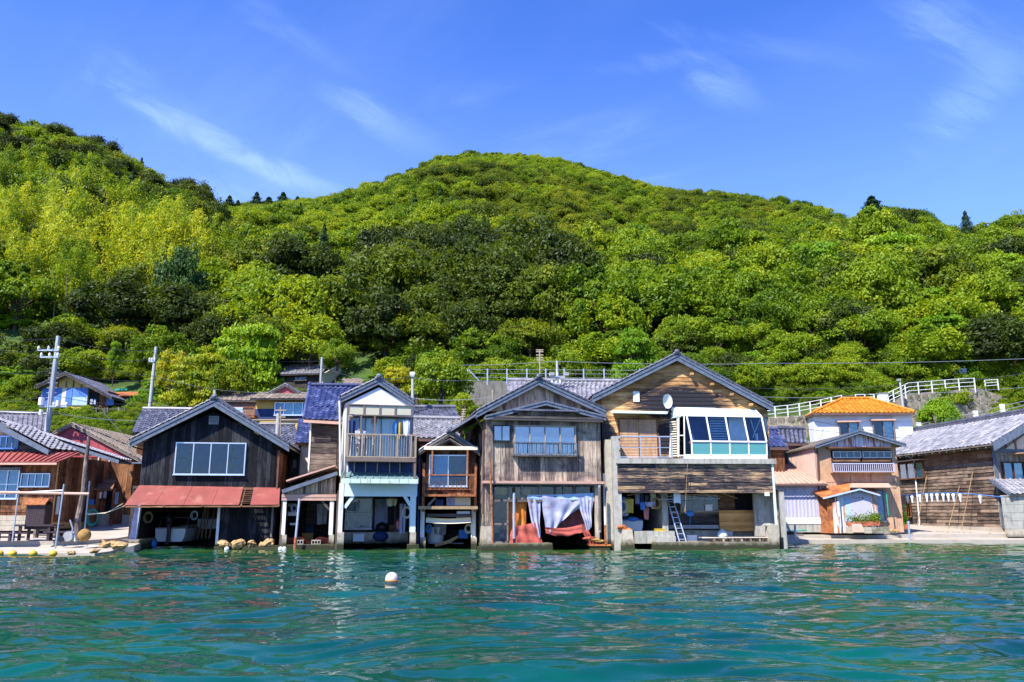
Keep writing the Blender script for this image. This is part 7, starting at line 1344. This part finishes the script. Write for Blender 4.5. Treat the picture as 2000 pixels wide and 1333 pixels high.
side = ['low rounded bush on the green slope behind the houses', 'loose yellow green bush on the slope behind the houses', 'dark leafy bush on the slope behind the houses']
for k in range(1800):
    Y = rs.uniform(47, 67.5); a = rs.uniform(-.72, .72); x = a*Y; px, py = project((x, Y, float(ground(x, Y))+.5))
    if cnt >= 290: break
    if px > 1440 and Y < 63: continue
    if 880 < px < 1440 and Y < 61: continue
    if not clear(x, Y, .6): continue
    s = rs.uniform(.7, 1.4)*(1.35 if Y > 60 else 1)
    if px < 300 and py > 700: s = min(s, 1.1)
    vi = int(rs.choice([LI]+LT+EV[:2]+DA[:1])) ; kd = VAR[vi][0]; li = 0 if kd in ('ever','lime') else 1 if kd == 'light' else 2
    plant(vi, x, Y, float(ground(x, Y))-.5*s, s, rs.uniform(0,6), side[li].replace('on the slope behind the houses','').replace('on the green slope behind the houses','').strip()+' '+next(t for l,t in ((90,'above the far left roof'),(200,'around the blue walled house'),(300,'by the red roof shed'),(450,'behind the black boathouse'),(600,'around the yellow walled house'),(740,'behind the plank house'),(880,'behind the white gable house'),(1000,'below the wire fence start'),(1200,'above the wire fence'),(1440,'above the cedar house roof'),(1700,'above the lane by the orange roof'),(1850,'by the curved white rail'),(9999,'beyond the grave terrace')) if px < l)+(' lower down' if Y < 54 else ' midway up' if Y < 61 else ' near the forest'), 'shrub', 'bushes on the slope behind the houses', cat='shrub', mat=None if kd != 'ever' else 'lf_light'); cnt += 1
for k in range(150):                          # taller growth where the slope meets the forest
    px = -30 + 2060*(k+rs.uniform(0,1))/150; Y = rs.uniform(63.2, 67.5) if px > 1400 else rs.uniform(61.5, 67.5); x = W(px, 760, Y).x; z = float(ground(x, Y)); py = project((x,Y,z))[1]
    if not clear(x, Y, .1) or 880 < px < 1330 and Y < 62: continue
    kd = str(rs.choice(['light','ever','lime','dark'], p=[.4,.3,.2,.1])); s = rs.uniform(1.3, 2.3); plant(int(rs.choice(KINDS[kd])), x, Y, z-.2*s, s, rs.uniform(0,6), tree_label(kd, px, py, 70).replace('tree','young tree').replace('at the forest foot','fronting the forest'), 'young_tree', 'young trees below the forest', mat=None if kd != 'ever' else 'lf_light')
C = []; S = []; V_ = []
for k in range(9000):
    if k < 7500: Y = rs.uniform(45, 68); a = rs.uniform(-.72, .72); s = rs.uniform(.4,.85)*(1.3 if Y > 61 else 1)
    else: Y = 68+ (rs.uniform(0,1)**.8)*190; a = rs.uniform(-.72,.72); s = rs.uniform(1.0,2.1)
    x = a*Y
    if Y < 68:
        if a > .13 and Y < 56: continue
        if not clear(x, Y, .2): continue
        if a > .25 and 57.5 < Y < 62.6: continue
    C.append((x, Y, float(ground(x, Y))-.35*s)); S.append(s); V_.append(int(rs.choice([LI]+LT+EV[:1]+([] if Y < 68 else DA[:1]))))
fm = bpy.data.meshes.new('undergrowth'); fm.vertices.add(len(C)); fm.vertices.foreach_set('co', np.array(C, np.float32).ravel())
for nm, ty, dat in (('kind','INT',V_),('scl','FLOAT',S),('rz','FLOAT',rs.uniform(0,6.28,len(C)))): at = fm.attributes.new(nm, ty, 'POINT'); at.data.foreach_set('value', dat)
tag(gn_scatter('undergrowth', fm, {k: v for k, v in FIRST.items() if k in set(V_)}), 'green undergrowth and vines covering the slope', 'undergrowth', kind='stuff')

# ---------------------------------------------------------------- clutter inside the boat bays
def coil(T, px, py, d, r, mat, label, n=4):
    q = T.M @ T.q(px, py, d); t = Thing('rope_coil', label, 'rope', q, T.root.rotation_euler.z)
    for k in range(n): MB().tube([((r-.02*k)*math.cos(a_), .03*k, -r*1.25+(r*1.25-.02*k)*math.sin(a_)) for a_ in np.linspace(0,6.29,16)], .018, 5).build('loop', K[mat], t)
coil(BH1, 290, 1000, 1.0, .2, 'bamboo', 'tan rope coil hanging at the left wall of the black boathouse bay'); coil(BH1, 380, 998, .6, .16, 'wirel', 'grey rope coil hanging beside the oars in the black boathouse'); coil(WH, 795, 990, .5, .2, 'cream', 'pale rope coil hanging at the right post of the white house bay')
coil(LH, 838, 1025, .4, .14, 'blue', 'blue rope coil hanging left in the bay under the rusty balcony'); coil(LH, 915, 1024, .3, .16, 'cream', 'pale rope coil hanging right in the bay under the rusty balcony'); coil(CH, 1216, 978, -.5, .22, 'cream', 'pale rope coil leftmost under the cedar house boards'); coil(CH, 1282, 972, -.5, .2, 'ochre', 'ochre rope coil hanging by the concrete partition')
coil(SH, 575, 985, .3, .14, 'wirel', 'grey rope coil hanging in the lean-to shed'); coil(GH, 1145, 990, .6, .2, 'ochre', 'ochre rope coil behind the lilac sheets of the grey boathouse')
for T_, px, py, d, w_, h_, mt, nm, lb in ((BH1,275,1000,2.0,.5,1.2,'corr','net','grey fishing net hanging at the left of the black boathouse bay'),(WH,690,982,2.2,.5,.35,'lilact','net','small pale net hanging above the white house sliding door'),(WH,765,975,1.5,.5,.3,'cream','net','bundled cream net under the ceiling of the white house bay'),(CH,1244,962,-.2,.2,.5,'lilact','net','pale net strip hanging beside the yellow trousers'),(CH,1275,962,-.2,.25,.7,'cream','net','cream net strip hanging above the partition'),(LH,860,1022,1.2,.6,.5,'corr','net','grey net hanging above the round white tub'),(SH,630,985,1.6,.5,.9,'corr','net','dark grey net hanging at the back of the lean-to shed')): drop(T_, nm, lb, 'net', px, py, d, w_, h_, mt, wob=.06)
for T_, px, py, d, w_, h_, mt, lb in ((BH1,300,1052,4.5,.5,.35,'blue','blue plastic crate behind the motor boat'),(BH1,385,1045,4.8,.6,.4,'ochre','ochre crate under the leaning oars'),(WH,700,1058,2.0,.5,.3,'ltblue','pale blue crate below the sliding door of the white house bay'),(CH,1352,1058,.2,.45,.25,'white','white crate on the slab right of the ladder'),(CH,1290,1046,-.4,.4,.25,'yellow','yellow crate on the step left of the ladder'),(LH,905,1052,1.5,.4,.35,'blue','blue crate right of the white tub'),(SH,600,1058,2.0,.5,.35,'ochre','ochre crate at the back of the lean-to shed')): crate(T_, 'crate', lb, px, py, d, w_, h_, mt)
